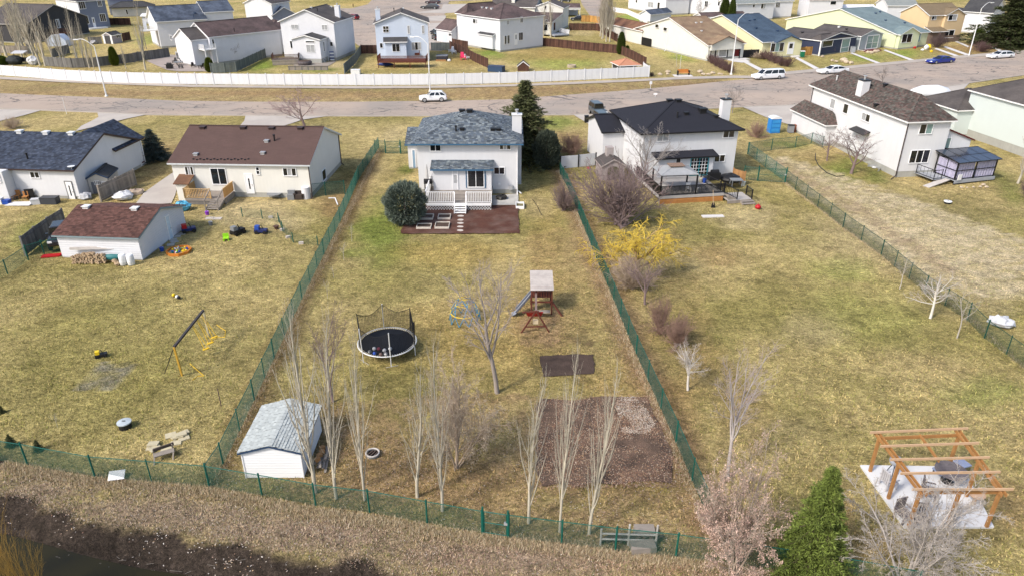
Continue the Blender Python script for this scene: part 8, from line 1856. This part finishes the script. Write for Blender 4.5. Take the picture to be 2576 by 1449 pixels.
for i, (x, y, r_) in enumerate(((1945,1275,.18),(2000,1275,.12),(2065,1272,.15),(2135,1268,.18),(2165,1250,.22),(2195,1270,.2),(1650,1180,.16))):
  blob(('pale stone at the deck edge, '+('leftmost','second','third','fourth','fifth','rightmost','beside the ramp')[i]+' of the row by the gazebo'), 'stone', 'stone', r8(x, y), r_, boulder, .6, .03, i)
pts = [G(*r8(*q), .03) for q in ((480,925),(475,980),(510,1050),(590,1120),(690,1160),(770,1150))]; one('edging', MB().tube(pts, .05, 5), blackp, 'dark curved lawn edging in front of the long white wall', 'edging')
# ------------------------------------------------------------ pergola
pc = [G(*n8(*q)) for q in ((1265,578),(1612,1068),(2322,1068),(2075,590))]
pad = MB().prism([(q.x, q.y) for q in pc], -.1, .09); T0 = one('patio_slab', pad, mat('white_patio_slab', (.62,.62,.62), .9, .06, 1.2, fine=.05), 'pale concrete patio slab under the timber pergola', 'patio')
base = [G(*n8(*q), .09) for q in ((1345,617),(1490,832),(1650,1057),(1955,1057),(2265,1055),(2105,815),(1962,590))]
O = Vector((base[0].x, base[0].y, .09)); hp = HZ(*n8(2265,1055), n8(2265,770)[1]); print('pergola h', hp)
T = Thing('pergola', 'orange-brown timber pergola with open rafters over the pale patio', 'pergola', O); wp = mat('orange_timber', (.37,.185,.065), .7, .2, 3, fine=.1); wpl = mat('light_timber', (.54,.36,.22), .7, .12, 3, fine=.08)
for b in base: MB().box(b.x-O.x-.065, b.x-O.x+.065, b.y-O.y-.065, b.y-O.y+.065, 0, hp).build('post', wp, T)
z1 = hp+.09
TL0, TL1 = G(*n8(1405,290), z1), G(*n8(1745,775), z1); TR0, TR1 = G(*n8(2030,290), z1), G(*n8(2400,735), z1)
L0, L1 = Vector((base[0].x, base[0].y, z1)), Vector((base[2].x, base[2].y, z1)); R0, R1 = Vector((base[6].x, base[6].y, z1)), Vector((base[4].x, base[4].y, z1))
e = .35; dL = (L1-L0).normalized()*e; dR = (R1-R0).normalized()*e
for (p0, p1, d) in ((L0, L1, dL), (R0, R1, dR)):
  for s_ in (-.10, .10): MB().bar(p0-d-O+Vector((s_, 0, 0)), p1+d-O+Vector((s_, 0, 0)), .04, .17).build('beam', wp, T)
for t in (-.04, .24, .5, .75, 1.03):
  p0, p1 = L0.lerp(L1, t), R0.lerp(R1, t); d = (p1-p0).normalized()*.45; MB().bar(p0-d-O+Vector((0,0,.17)), p1+d-O+Vector((0,0,.17)), .055, .12).build('rafter', wpl, T)
for t in (0, 1): p0, p1 = L0.lerp(L1, t), R0.lerp(R1, t); MB().bar(p0-O-Vector((0,0,.1)), p1-O-Vector((0,0,.1)), .05, .18).build('crossbeam', wp, T)
p0, p1 = L0.lerp(R0, .5), L0.lerp(R0, .5).lerp(L1.lerp(R1, .5), .5); MB().bar(p0-O, p1-O, .05, .15).build('centre_beam', wp, T)
def patio_chair(label, uv, rz, m):
  p = G(*uv, .09); T = Thing('patio_chair', label, 'chair', p, rz, 'patio chairs under the pergola')
  MB().box(-.3,.3,-.3,.3,.36,.44).build('seat', m, T); mb = MB(); [mb.box(-.3+.12*k,-.3+.12*k+.08,.27,.32,.44,1.0) for k in range(5)]; mb.box(-.3,.3,.27,.33,1.0,1.06); mb.build('backrest', m, T); [MB().box(s_*.32-.03,s_*.32+.03,-.28,.3,.6,.65).build('armrest', m, T) for s_ in (-1,1)]; [MB().box(a-.03,a+.03,b-.03,b+.03,0,.36).build('leg', m, T) for a in (-.27,.27) for b in (-.27,.27)]
mc = mat('dark_wicker', (.13,.115,.12), .8, .3, 8)
patio_chair('dark wicker chair on the patio between the left pergola posts', n8(1600,1000), .3, mc); patio_chair('dark wicker chair by the front left pergola post', n8(1730,1040), -.2, mc); patio_chair('dark chair in the middle of the patio', n8(1795,820), 1.2, mc); patio_chair('pale chair beside the left middle pergola post', n8(1480,740), 1.8, mat('pale_wicker', (.45,.44,.46), .8, .2))
p = G(*n8(1960,700), .09); T = Thing('patio_table', 'round dark wire patio table near the back of the patio', 'table', p); MB().lathe([(.75,.68),(.75,.72)], 20).build('table_top', mc, T); MB().lathe([(.3,0),(.06,.1),(.06,.68)], 10).build('pedestal', blackm, T)
p = G(*n8(1960,640), .09); T = Thing('blue_lounger', 'blue-grey lounger behind the round patio table', 'lounger', p, .3); MB().box(-.8,.5,-.3,.3,.3,.38).build('seat', mat('blue_grey_fabric', (.22,.26,.38), .8), T); MB().cbox((.75,0,.5), .6, .6, .06, 0).build('backrest', mat('blue_grey_fabric', (.22,.26,.38)), T); [MB().box(a-.03,a+.03,b-.03,b+.03,0,.3).build('leg', blackm, T) for a in (-.7,.4) for b in (-.25,.25)]
p = G(*n8(1520,640), .09); T = Thing('kettle_grill', 'pale grey kettle grill by the left middle post', 'grill', p); MB().ball((0,0,.85), .32, .8, 14, 8).build('kettle', mat('pale_enamel', (.36,.38,.42), .4), T, True); [MB().tube([(.1*math.cos(a),.1*math.sin(a),.6),(.3*math.cos(a),.3*math.sin(a),0)], .02, 5).build('leg', blackm, T) for a in (0,2.1,4.2)]
p = G(*n8(2160,880)); T = Thing('bird_bath', 'small tan bird bath at the right edge of the patio', 'bird bath', p); MB().lathe([(.2,0),(.1,.1),(.08,.5),(.35,.58),(.38,.66)], 14).build('bowl', mat('tan_terracotta', (.45,.30,.2), .8), T); MB().lathe([(.3,.6),(.3,.63)], 12).build('water', glassd, T)
# ------------------------------------------------------------ beyond the street
a = G(*s4(962,1150)); b = G(*s4(1128,1145)); T = Thing('park_bench', 'orange-slatted park bench on a concrete pad by the pavement', 'bench', a, math.atan2(b.y-a.y, b.x-a.x)); w_ = (b-a).length
[MB().box(0,w_,.0+.17*k,.15+.17*k,.5,.56).build('seat_slat', orange, T) for k in range(3)]; [MB().box(0,w_,.5+.06*k,.55+.06*k,.62+.17*k,.77+.17*k).build('back_slat', orange, T) for k in range(3)]; [MB().box(x,x+.15,0,.6,0,.95).build('end_frame', blackm, T) for x in (-.1,w_-.05)]
p = G(*s4(1040,1150)); one('bench_pad', MB().box(-w_*.85,w_*.75,-1.0,1.0,-.05,.09), pad_c, 'concrete pad under the orange bench', 'pad', p)
for i, (x, y, r_, lb) in enumerate(((685,1135,.45,'tan boulder left of the bench'), (805,1100,.5,'grey-topped boulder nearest the bench at its left'), (800,1130,.35,'small reddish stone left of the bench'), (1290,1100,.6,'large cream boulder right of the bench'), (1335,1135,.45,'flat cream stone right of the bench'), (1415,1137,.4,'cream stone between bench and lamp'), (1485,1120,.5,'rounded cream boulder between bench and lamp'), (1580,1125,.3,'small pale stone near the white lamp'), (1615,1130,.3,'pale stone nearest the white lamp'),
  (180,585,.6,'leftmost boulder in the row by the lane'), (240,562,.5,'second boulder in the row by the lane'), (305,567,.4,'third boulder in the row by the lane'), (405,548,.5,'fourth boulder in the row by the lane'), (490,542,.55,'boulder of the lane row nearest the rusty-roofed garage'))):
  blob(lb, 'boulder', 'boulder', s4(x, y), r_, boulder, .5, .08, 20+i)
def shelter(label, name, cat, A, B, z, depth, roof, wallm, posts=True, rise=.9, backm=None, ov=.3):
  h = House(label, A, B, None, z, depth=depth, name=name, cat=cat); h.block(0, h.W, 0, depth, z, 'hip' if rise < 1 else 'gy', rise, wallm, roof, trim, ov=ov, walls=False, t=.12)
  for x in (.1, h.W-.1):
    for y in (.1, depth-.1): h.box('post', trim, x-.06, x+.06, y-.06, y+.06, 0, z)
  if backm: h.box('screen_wall', backm, .1, h.W-.1, depth-.3, depth-.2, 0, z)
  return h
h = shelter('open picnic shelter with salmon hipped roof behind the end of the white fence', 'picnic_shelter', 'shelter', s3(2035,1240), s3(2410,1225), 2.3, 4.2, rf_orange, trim, rise=.95, backm=wood_g)
h.block(0.2, h.W-.2, .3, 3.9, 2.2, 'gy', .9, wood_g, rf_orange, trim, ov=.0, z0=0, fz=.05, fdn=False) if False else h.box('lattice_gable', mat('grey_lattice', (.16,.17,.17), .8, .3, 3), h.W*.12, h.W*.85, -.02, .04, 1.2, 2.3)
p = G(*r3(600,680)); T = Thing('stone_planter', 'round tan stone planter ring on the big lawn', 'planter', p); r_ = px2m(*r3(600,680), 9)
for k in range(12):
  a = k/12*6.28
  for z_ in (0,.27): MB().cbox((r_*math.cos(a+z_), r_*math.sin(a+z_), .13+z_), r_*.5, .28, .25, a+z_+1.57).build('stone_block', boulder, T)
MB().lathe([(r_*.9,0),(r_*.9,.4)], 16).build('soil', dirt, T)
def adirondack(label, uv, m, rz, s=1.0):
  p = G(*uv); T = Thing('garden_chair', label, 'chair', p, rz); MB().box(-.32*s,.32*s,-.35*s,.3*s,.32*s,.38*s).build('seat', m, T); MB().add([(-.3*s,.3*s,.36*s),(.3*s,.3*s,.36*s),(.22*s,.55*s,1.1*s),(-.22*s,.55*s,1.1*s),(-.3*s,.36*s,.36*s),(.3*s,.36*s,.36*s),(.22*s,.61*s,1.1*s),(-.22*s,.61*s,1.1*s)], [(0,1,2,3),(7,6,5,4),(0,4,5,1),(1,5,6,2),(2,6,7,3),(3,7,4,0)]).build('backrest', m, T)
  for x in (-.38,.32): MB().box(x*s,(x+.1)*s,-.4*s,.4*s,.55*s,.6*s).build('armrest', m, T); MB().box(x*s,(x+.07)*s,-.38*s,-.28*s,0,.55*s).build('leg', m, T); MB().box(x*s,(x+.07)*s,.28*s,.36*s,0,.55*s).build('leg', m, T)
adirondack('bright pink garden chair by the brown fence', s8(1330,1130), pink, .3, 1.35); adirondack('white garden chair right beside the pink one', s8(1405,1125), whitep, .9, 1.0); adirondack('white garden chair in the corner behind the hot tub', s8(1110,1000), whitep, -.5, 1.2); adirondack('second white chair near the fence behind the hot tub', s8(1155,1020), whitep, .4, 1.2)
p = G(*s8(930, 1150)); T = Thing('hot_tub', 'dark hot tub with grey cover at the end of the red-brown deck', 'hot tub', p); MB().box(-1.15,1.15,0,2.2,0,.9).build('tub', mat('dark_tub', (.035,.035,.045), .6), T); MB().box(-1.2,1.2,-.05,2.25,.9,1.0).build('cover', mat('grey_cover', (.16,.17,.19), .7), T); MB().box(-1.2,.9,-.9,-.1,0,.25).build('step', wood_c, T)
blob('white ball on the grass near the hot tub', 'ball', 'ball', s8(1068,1165), .38, whitep, .8, .0, 1)
for (lb, q, dx, dy, dz, mm, lid, rz) in (('navy flat-roofed storage box at the end of the brown fence', s8(1960,1350), 3.0, 1.8, 1.0, navy, mat('navy_lid', (.03,.045,.09), .5), -.35), ('white-topped storage box just behind the white fence', s7(1240,1400), 1.7, 1.0, .8, whitep, whitep, 0)):
  crate(lb, 'storage_box', 'box', q, dx, dy, dz, mm, rz, 0, lid)
hs = House('small doghouse with grey shingle roof and white trim behind the white fence', s3(105,1345), s3(320,1345), None, 0, depth=1.6, name='doghouse', cat='doghouse'); hs.block(0,hs.W,0,1.6,.95,'gy',.95,wood_d,rf_grey,trim,ov=.12,fz=0)
hs = House('grey shed with white-edged arched door on the grassy yard at the left', s1(1970,830), s1(2140,835), None, 0, depth=3.4, name='garden_shed', cat='shed'); W = hs.W
hs.block(0,W,0,3.4,2.0,'gy',.7,mat('mauve_shed_wall',(.34,.31,.33),.8,.05,1,lap=.2),rf_char,trim,ov=.15,fz=0); hs.box('arched_door', mat('dark_shed_door',(.06,.06,.065),.7), W*.2,W*.8,-.05,-.001,.02,1.9); [hs.box('door_trim', trim, x0,x1,-.08,-.002,.02,2.0) for x0,x1 in ((0,W*.18),(W*.82,W))]; hs.win('r', W, s1(2185,655), s1(2260,705), 2, 'dd', trim, th=.03)
q = G(*s1(1080, 880)); T = Thing('greenhouse', 'faceted pale blue tarp greenhouse behind the poplars', 'greenhouse', q); w_ = px2m(*s1(1080,880), 25); pr = [(-w_,0),(-w_*.95,1.4),(-w_*.3,2.6),(w_*.3,2.6),(w_*.95,1.3),(w_,0)]; n_ = 6
MB().add([(x,0,z) for x,z in pr]+[(x*.9,3.2,z*.97) for x,z in pr], [tuple(range(n_)), tuple(range(2*n_-1,n_-1,-1))]+[((i+1)%n_, i, n_+i, n_+(i+1)%n_) for i in range(n_)]).build('cover', mat('pale_blue_sheet', (.46,.52,.62), .4, .15, .6), T); [MB().tube([(pr[i][0],-.03,pr[i][1]),(pr[i+1][0],-.03,pr[i+1][1])], .04, 5).build('rib', alu, T) for i in range(5)]
T = Thing('barbecue', 'black barbecue on the brick patio of the mauve-roofed house', 'barbecue', G(*s2(765,1045))); MB().box(-.6,.6,-.3,.3,.1,.9).build('body', blackm, T); MB().tube([(-.4,0,.95),(.4,0,.95)], .3, 10).build('hood', blackm, T); MB().box(-.95,.95,-.28,.28,.85,.9).build('side_shelf', blackm, T)
T = Thing('patio_set', 'dark metal patio table on the patio beside the white wall', 'table', G(*s2(900,990))); MB().lathe([(.9,.68),(.9,.72)], 16).build('table_top', greyp, T); [MB().tube([(.5*math.cos(a),.5*math.sin(a),0),(.4*math.cos(a),.4*math.sin(a),.68)], .03, 5).build('leg', blackm, T) for a in (.7,2.3,3.9,5.5)]
for i, (x, y) in enumerate(((840,960),(960,960),(930,1040),(1120,1020),(1240,1040))): adirondack(('dark patio chair at the house wall','dark patio chair right of the round table','dark patio chair in front of the table','black chair under the small balcony','black chair beside the pointed cedar')[i], s2(x, y), blackm, i*1.1, 1.0)
T = Thing('planter_box', 'dark plum round planter on the terrace of the sunroom house', 'planter', G(*s7(280,1230))); MB().lathe([(1.3,0),(1.5,.5),(1.35,.85)], 16).build('tub', mat('plum_tub', (.10,.085,.09), .8), T); MB().lathe([(1.2,.8),(1.2,.86)], 14).build('soil', dirt, T)
a = G(*s7(-20, 1330)); b = G(*s7(715, 1325)); T = Thing('retaining_wall', 'low timber retaining wall with square panels below the sunroom terrace', 'wall', a); w_ = (b-a).x
for k in range(6): MB().box(w_*k/6+.03, w_*(k+1)/6-.03, 0, .12, 0, .75).build('wall_panel', wood_w, T)
for k in range(7): MB().box(w_*k/6-.1, w_*k/6+.1, -.06, .14, 0, .8).build('post', wood_g, T)
MB().box(-.1, w_+.1, -.1, .22, .8, .88).build('cap', wood_w, T)
T = Thing('shelving', 'blue striped sun lounger leaning upright against the sunroom house wall', 'lounger', G(*s7(800,1155))); [MB().box(-.45,.45,-.1,.0,.15+.32*k,.38+.32*k).build('cushion', mat('navy_stripe_fabric',(.10,.13,.27),.8) if k % 2 else whitep, T) for k in range(6)]
T = Thing('ladder', 'white ladder-like panel leaning on the sunroom house wall', 'ladder', G(*s7(712,1155))); [MB().bar((x,-.3,0),(x,.05,1.9),.06).build('rail', whitep, T) for x in (-.25,.25)]; [MB().bar((-.25,-.3+.35*k/8,.2+1.7*k/8),(.25,-.3+.35*k/8,.2+1.7*k/8),.04).build('rung', whitep, T) for k in range(8)]
T = Thing('kayak', 'blue kayak under the red-brown deck', 'kayak', G(*s7(1800,1245))); MB().tube([(-1.7,0,.3),(-1,0,.28),(0,0,.26),(1,0,.28),(1.7,0,.32)], [.06,.3,.36,.3,.06], 8).build('hull', mat('deep_blue_hull',(.01,.03,.16),.4), T, True); MB().lathe([(.25,.5),(.25,.56)], 10).build('cockpit', blackp, T)
for i, (x, y, lb) in enumerate(((1710,1030,'outdoor sofa on the red-brown deck at its left'), (2030,1030,'dark rocking chair in the middle of the red-brown deck'), (2400,1040,'plum patio chair on the red-brown deck'), (2545,1000,'black covered heater at the right of the red-brown deck'))):
  q = G(*s7(x, y), 1.35); T = Thing('patio_chair', lb, 'chair', q); mm = blackp if i != 2 else wood_r; MB().box(-.5,.5,-.3,.3,.0,.4).build('seat', mm, T); MB().box(-.5,.5,.2,.32,.4,.95).build('backrest', mm, T)
p = G(*s1(2000,0)); T = Thing('wheelie_bin', 'green wheeled bin with white lid by the orange wooden fence', 'bin', G(*s5(315,1085))); MB().box(-.4,.4,-.4,.4,.1,1.25).build('body', mat('bin_green',(.01,.14,.07),.5), T); MB().box(-.45,.45,-.45,.45,1.25,1.36).build('lid', whitep, T)
T = Thing('wheelie_bin', 'grey wheeled bin between the navy and the grey duplex halves', 'bin', G(*s5(1268,995))); MB().box(-.45,.45,-.4,.4,.1,1.25).build('body', mat('grey_bin2',(.33,.35,.38),.5), T); MB().box(-.48,.48,-.43,.43,1.25,1.34).build('lid', greyp, T)
for i, (x, y, r_) in enumerate(((1100,1170,.8),(1150,1200,.6),(1240,1210,.5),(960,1180,.4),(890,1160,.4),(1560,1010,.5),(1620,1015,.5),(1700,995,.55),(1750,980,.4),(700,1085,.4))):
  blob(('rock garden stone, ' if i < 5 or i == 9 else 'flower bed stone, ')+('tallest of the front lawn group','right of the tallest','rightmost of the front lawn group','small one left of the group','leftmost of the front lawn group','left one below the grey duplex window','second below the grey duplex window','third below the grey duplex window','rightmost below the grey duplex window','single one below the navy wall')[i], 'stone', 'stone', s5(x, y), r_, boulder, .6, .08, 40+i)
flat('flower_bed', [s5(*q) for q in ((1460,960),(1560,930),(1780,930),(1830,960),(1700,1000),(1520,1005))], Z0, mat('red_bark_bed', (.13,.03,.025), .95, .3, 1))
for i, (x, y, mm) in enumerate(((450,930,yellow),(400,940,whitep),(190,920,red),(150,900,lime),(330,960,whitep),(500,990,yellow))):
  blob(('yellow','white','red','lime green','off-white','small yellow')[i]+' yard ornament in front of the '+('stone porch of the tan house' if i in (0,1,4,5) else 'pale green bungalow'), 'ornament', 'yard_ornament', s6(x, y), .55 if i < 2 else .35, mm, 1.1 if i < 2 else .7, .08, 60+i)
T = Thing('garden_swing', 'dark garden swing with white canopy behind the white fence at the far left', 'garden swing', G(*s1(420,1215))); MB().slab([(-1.3,-.8,2.3),(1.3,-.8,2.3),(1.3,.9,2.6),(-1.3,.9,2.6)], .1).build('canopy', mat('grey_white_canvas', (.45,.46,.48), .8), T); [MB().bar((x,0,2.4),(x,y,0),.07).build('leg', blackm, T) for x in (-1.2,1.2) for y in (-.8,.8)]; MB().box(-1,1,-.3,.4,.5,.6).build('seat', blackp, T); MB().box(-1,1,.4,.5,.6,1.3).build('backrest', blackp, T)
blob('white covered heap at the right of the garden swing', 'covered heap', 'covered_heap', s1(635,1225), 1.1, mat('white_sheet', (.62,.62,.63)), .9, .12, 70); blob('dark covered heap behind the white fence left of the swing', 'covered heap', 'covered_heap', s1(300,1215), 1.6, mat('dark_sheet', (.03,.035,.035), .8), .6, .12, 71)
T = Thing('fire_hydrant', 'short dark hydrant post on the cul-de-sac lawn', 'hydrant', G(*s7(1190,135))); MB().lathe([(.18,0),(.15,.2),(.15,.9),(.2,.95),(.08,1.1)], 10).build('body', blackm, T); MB().tube([(-.25,0,.6),(.25,0,.6)], .07, 6).build('nozzle', blackm, T)
q = Vector(G(*s1(1740,820))); blob('white and dark bundle beside the arched shed', 'bundle', 'bundle', s1(1780,835), .9, mat('mixed_sheet', (.35,.35,.36), .7, .5, 3), .6, .15, 72)
# ------------------------------------------------------------ ground cover: grass blades, dry grass, fallen leaves
def cover(name, label, x, y, n_tri, ln, wd, col, lean=.5, z_off=0.0, m=None, flat_=False, cat='grass'):
  """n blades (or flat leaves) at x,y with per-blade colour"""
  rng = np.random.default_rng(len(name)*13+len(x)); N = len(x); z, _ = ground_z(x, y); z = np.maximum(z, -.9)+z_off
  a = rng.uniform(0, 2*math.pi, N); L_ = ln*rng.uniform(.6, 1.35, N); w_ = wd*rng.uniform(.7, 1.3, N)
  if flat_:
    b = a+1.57; t = rng.uniform(-.35, .35, N); t2 = rng.uniform(-.35, .35, N)
    dx, dy = np.cos(a)*L_, np.sin(a)*L_; ex, ey = np.cos(b)*w_, np.sin(b)*w_
    V = np.stack([np.stack([x-dx, y-dy, z+.03-t*L_], -1), np.stack([x-ex, y-ey, z+.03-t2*w_], -1), np.stack([x+dx, y+dy, z+.03+t*L_], -1), np.stack([x+ex, y+ey, z+.03+t2*w_], -1)], 1).reshape(-1, 3)
    Fa = np.arange(N*4).reshape(-1, 4); C = np.repeat(col, 4, 0)
  else:
    ld = lean*rng.uniform(.2, 1.2, N); b = a+rng.uniform(1, 2, N)
    px, py = np.cos(b)*w_/2, np.sin(b)*w_/2
    V = np.stack([np.stack([x-px, y-py, z-.01], -1), np.stack([x+px, y+py, z-.01], -1), np.stack([x+np.cos(a)*L_*ld, y+np.sin(a)*L_*ld, z+L_*np.sqrt(np.clip(1-ld**2, .15, 1))], -1)], 1).reshape(-1, 3)
    Fa = np.arange(N*3).reshape(-1, 3); C = np.repeat(col, 3, 0)
  o = raw(name, V, Fa, m, None, C, kind='stuff'); tag(o, label, cat); return o
blade = mat('grass_blade', (1, 1, 1), .9, .02, attr=True, spec=.1); leafc = mat('fallen_leaf', (1, 1, 1), .9, .02, attr=True, spec=.15)
rg = np.random.default_rng(21)
def pts_in(poly, n):
  P = [G(*p) for p in poly]; x0, x1 = min(p.x for p in P), max(p.x for p in P); y0, y1 = min(p.y for p in P), max(p.y for p in P)
  x = rg.uniform(x0, x1, n); y = rg.uniform(y0, y1, n); k = in_poly(x, y, [(p.x, p.y) for p in P]); return x[k], y[k]
HARD = [[(p.x, p.y) for p in [G(*q) for q in poly]] for poly in (
  [n4(*p) for p in ((1912,1040),(2385,1022),(2392,1195),(1930,1228))], [r6(*p) for p in ((1450,1050),(2640,1045),(2650,1325),(1450,1330))],
  [n5(*p) for p in ((470,325),(860,318),(1090,300),(1290,312),(1370,430),(1450,600),(1525,880),(1490,968),(930,975),(480,985),(455,860),(462,480))],
  [(620,1202),(765,1202),(805,1085),(690,1060)], [n8(*q) for q in ((1265,578),(1612,1068),(2322,1068),(2075,590))], [(168,660),(359,660),(455,580),(300,560)], [r5(*p) for p in ((1425,570),(1450,690),(1432,760),(1400,830),(1100,845),(1180,740),(1300,655))])]
def soft(x, y):
  k = np.ones(len(x), bool)
  for P in HARD: k &= ~in_poly(x, y, P)
  return k
# lawn blades: denser near the camera
N = 230000; v = rg.uniform(0, 1, N); y = 17+62*v**1.5; x = rg.uniform(-1, 1, N)*(y*.74+8); x += 0
dn = fbm(x, y, 1.3, 77); k = soft(x, y) & (rg.random(N) < .25+1.5*np.clip(dn-.3, 0, 1)); _, db = ground_z(x, y); k &= db < .3
for hse in (V_, W_, X_, Y_, T_):
  I = hse.T.I; lx = I[0][0]*x+I[0][1]*y+I[0][3]; ly = I[1][0]*x+I[1][1]*y+I[1][3]; k &= ~((lx > -1.5) & (lx < hse.W+.5) & (ly > -3) & (ly < 22))
x, y = x[k], y[k]; c2 = colour(x, y)*1.1; pick = rg.random(len(x))*.6+np.clip(fbm(x, y, .8, 3)*1.6-.55, 0, 1)*.4; tint = np.where(pick[:, None] < .42, c2*np.array([.68, .82, .58]), c2*np.array([1.24, 1.23, 1.24]))*rg.uniform(.7, 1.2, len(x))[:, None]
cover('lawn_grass', 'short patchy winter lawn grass, straw and olive', x, y, 1, .13, .055, tint, .8, m=blade)
# tall dry grass along the fences and on the bank
def along(ln, n, wd, side=0):
  P = np.array([[p.x, p.y] for p in ln]); s = np.sqrt((np.diff(P, axis=0)**2).sum(1)); cs = np.concatenate([[0], np.cumsum(s)]); t = rg.uniform(0, cs[-1], n)
  x = np.interp(t, cs, P[:, 0]); y = np.interp(t, cs, P[:, 1]); return x+rg.normal(side, wd, n), y+rg.normal(0 if side else -wd*.2, wd*.6, n)
x1_, y1_ = along(FENCE_B+FENCE_B2, 36000, .3); y1_ -= .45*rg.random(len(y1_)); x2_, y2_ = along(FENCE_L, 9000, .16, .12); x3_, y3_ = along(FENCE_R, 12000, .16, -.22); x4_, y4_ = along(FENCE_RR, 5000, .15, 0)
x = np.concatenate([x1_, x2_, x3_, x4_]); y = np.concatenate([y1_, y2_, y3_, y4_])
pal = np.array([[.52, .41, .27], [.42, .31, .20], [.30, .22, .13], [.58, .49, .35], [.24, .22, .11]])
cover('dry_grass', 'tall straw-coloured dry grass along the chain-link fences', x, y, 1, .19, .022, pal[rg.integers(0, 5, len(x))]*rg.uniform(.85, 1.35, len(x))[:, None], .85, m=blade)
# rough matted grass strip between the bottom fence and the bank
x, y = pts_in([(-60,1150),(240,1203),(527,1228),(790,1280),(1100,1328),(1278,1352),(1520,1385),(2040,1449),(2100,1500),(1150,1500),(1010,1450),(650,1375),(400,1340),(200,1305),(0,1246),(-60,1240)], 170000)
pal2 = np.array([[.46, .36, .27], [.36, .27, .20], [.55, .47, .38], [.27, .24, .13], [.40, .28, .22], [.20, .14, .11]])
dn = fbm(x, y, 1.8, 55); k = rg.random(len(x)) < .15+1.6*np.clip(dn-.25, 0, 1); x, y = x[k], y[k]
right = np.clip((x+8)/14, 0, 1)[:, None]; cc_ = pal2[rg.integers(0, 6, len(x))]*rg.uniform(.7, 1.25, len(x))[:, None]; cc_ = cc_*(1-right)+cc_*np.array([1.12, .93, .84])*right
cover('rough_grass', 'matted tan and brown dead grass between the bottom fence and the muddy bank', x, y, 1, .09, .034, cc_, 1.0, m=blade)
# fallen leaves
pal3 = np.array([[.46, .33, .26], [.36, .22, .16], [.58, .49, .40], [.26, .15, .11], [.50, .36, .22], [.66, .60, .54]])
def leaves(name, label, x, y, p=None, s=.045, mul=(1, 1, 1)):
  c = pal3[rg.choice(6, len(x), p=p)]*rg.uniform(.7, 1.15, len(x))[:, None]*np.array(mul); cover(name, label, x, y, 2, s, s*.6, c, flat_=True, m=leafc, cat='leaves', z_off=.06 if 'bed' in name else 0)
xa_, ya_ = pts_in([(560,1228),(660,1060),(820,1010),(1000,1080),(1250,1040),(1700,1110),(1790,1320),(1788,1400),(1278,1350),(790,1275)], 26000)
xb_, yb_ = along(FENCE_R, 9000, .45, -.75); xc_, yc_ = along(FENCE_L, 4000, .35, .55)
xd_, yd_ = pts_in([(-60,1175),(527,1240),(1100,1335),(2100,1460),(1400,1500),(1000,1450),(400,1330),(0,1240)], 26000)
x = np.concatenate([xa_, xb_, xc_, xd_]); y = np.concatenate([ya_, yb_, yc_, yd_]); dn = fbm(x, y, 2.0, 31); k = (rg.random(len(x)) < .2+1.4*np.clip(dn-.3, 0, 1)) & soft(x, y); leaves('fallen_leaves', 'scattered tan and brown fallen leaves on the lower lawns', x[k], y[k], [.25, .22, .12, .16, .2, .05], .028)
bed = [n5(*p) for p in ((465,320),(860,312),(1090,296),(1300,306),(1385,430),(1462,600),(1535,880),(1495,975),(930,982),(475,990),(450,860),(458,480))]
x, y = pts_in([n5(*p) for p in ((440,300),(860,298),(1090,280),(1320,295),(1410,430),(1490,600),(1565,880),(1520,1000),(930,1005),(455,1010),(430,860),(435,480))], 27000); dn = fbm(x, y, 1.4, 12); k = rg.random(len(x)) < .25+1.8*np.clip(dn-.34, 0, 1); leaves('bed_leaves', 'brown and mauve leaf litter covering the big garden bed', x[k], y[k], [.22, .22, .12, .32, .09, .03], .034, (.84, .79, .70))
x, y = pts_in([n5(*p) for p in ((1080,310),(1210,300),(1300,400),(1370,520),(1300,590),(1110,580),(1090,470),(1060,380))], 4200); kk = fbm(x, y, .9, 4)+rg.uniform(-.1, .1, len(x)) > .42; leaves('bed_leaves', 'pale greyish leaf patch at the upper right of the garden bed', x[kk], y[kk], [.2, .1, .38, .05, .05, .22], .036, (.82, .84, .82))
# wet bank: pale debris and sticks
x, y = pts_in([n2(*p) for p in ((0,760),(300,800),(900,960),(1600,1080),(2300,1180),(3100,1350),(3600,1500),(2300,1700),(1500,1340),(600,1180),(0,1050))], 5200); dn = fbm(x, y, 1.0, 91); k = rg.random(len(x)) < 2.0*np.clip(dn-.42, 0, 1); leaves('bank_debris', 'pale leaves and chips scattered on the dark muddy bank', x[k], y[k], [.15, .1, .25, .1, .1, .3], .04)
m = MB()
for q in range(34):
  u, v = random.uniform(150, 900), 0; px_ = G(u, 1330+random.uniform(.12, .25)*u*.4+random.uniform(20, 60)); zz, dd_ = ground_z(np.array([px_.x]), np.array([px_.y]))
  if dd_[0] < .3: continue
  a = random.uniform(0, 3.1); l = random.uniform(.2, .6); m.tube([(px_.x, px_.y, zz[0]+.04), (px_.x+l*math.cos(a), px_.y+l*math.sin(a)*.4, zz[0]+.07)], .008, 4)
tag(m.build('twig_litter', wood_w, kind='stuff'), 'thin pale sticks lying on the muddy bank', 'sticks')
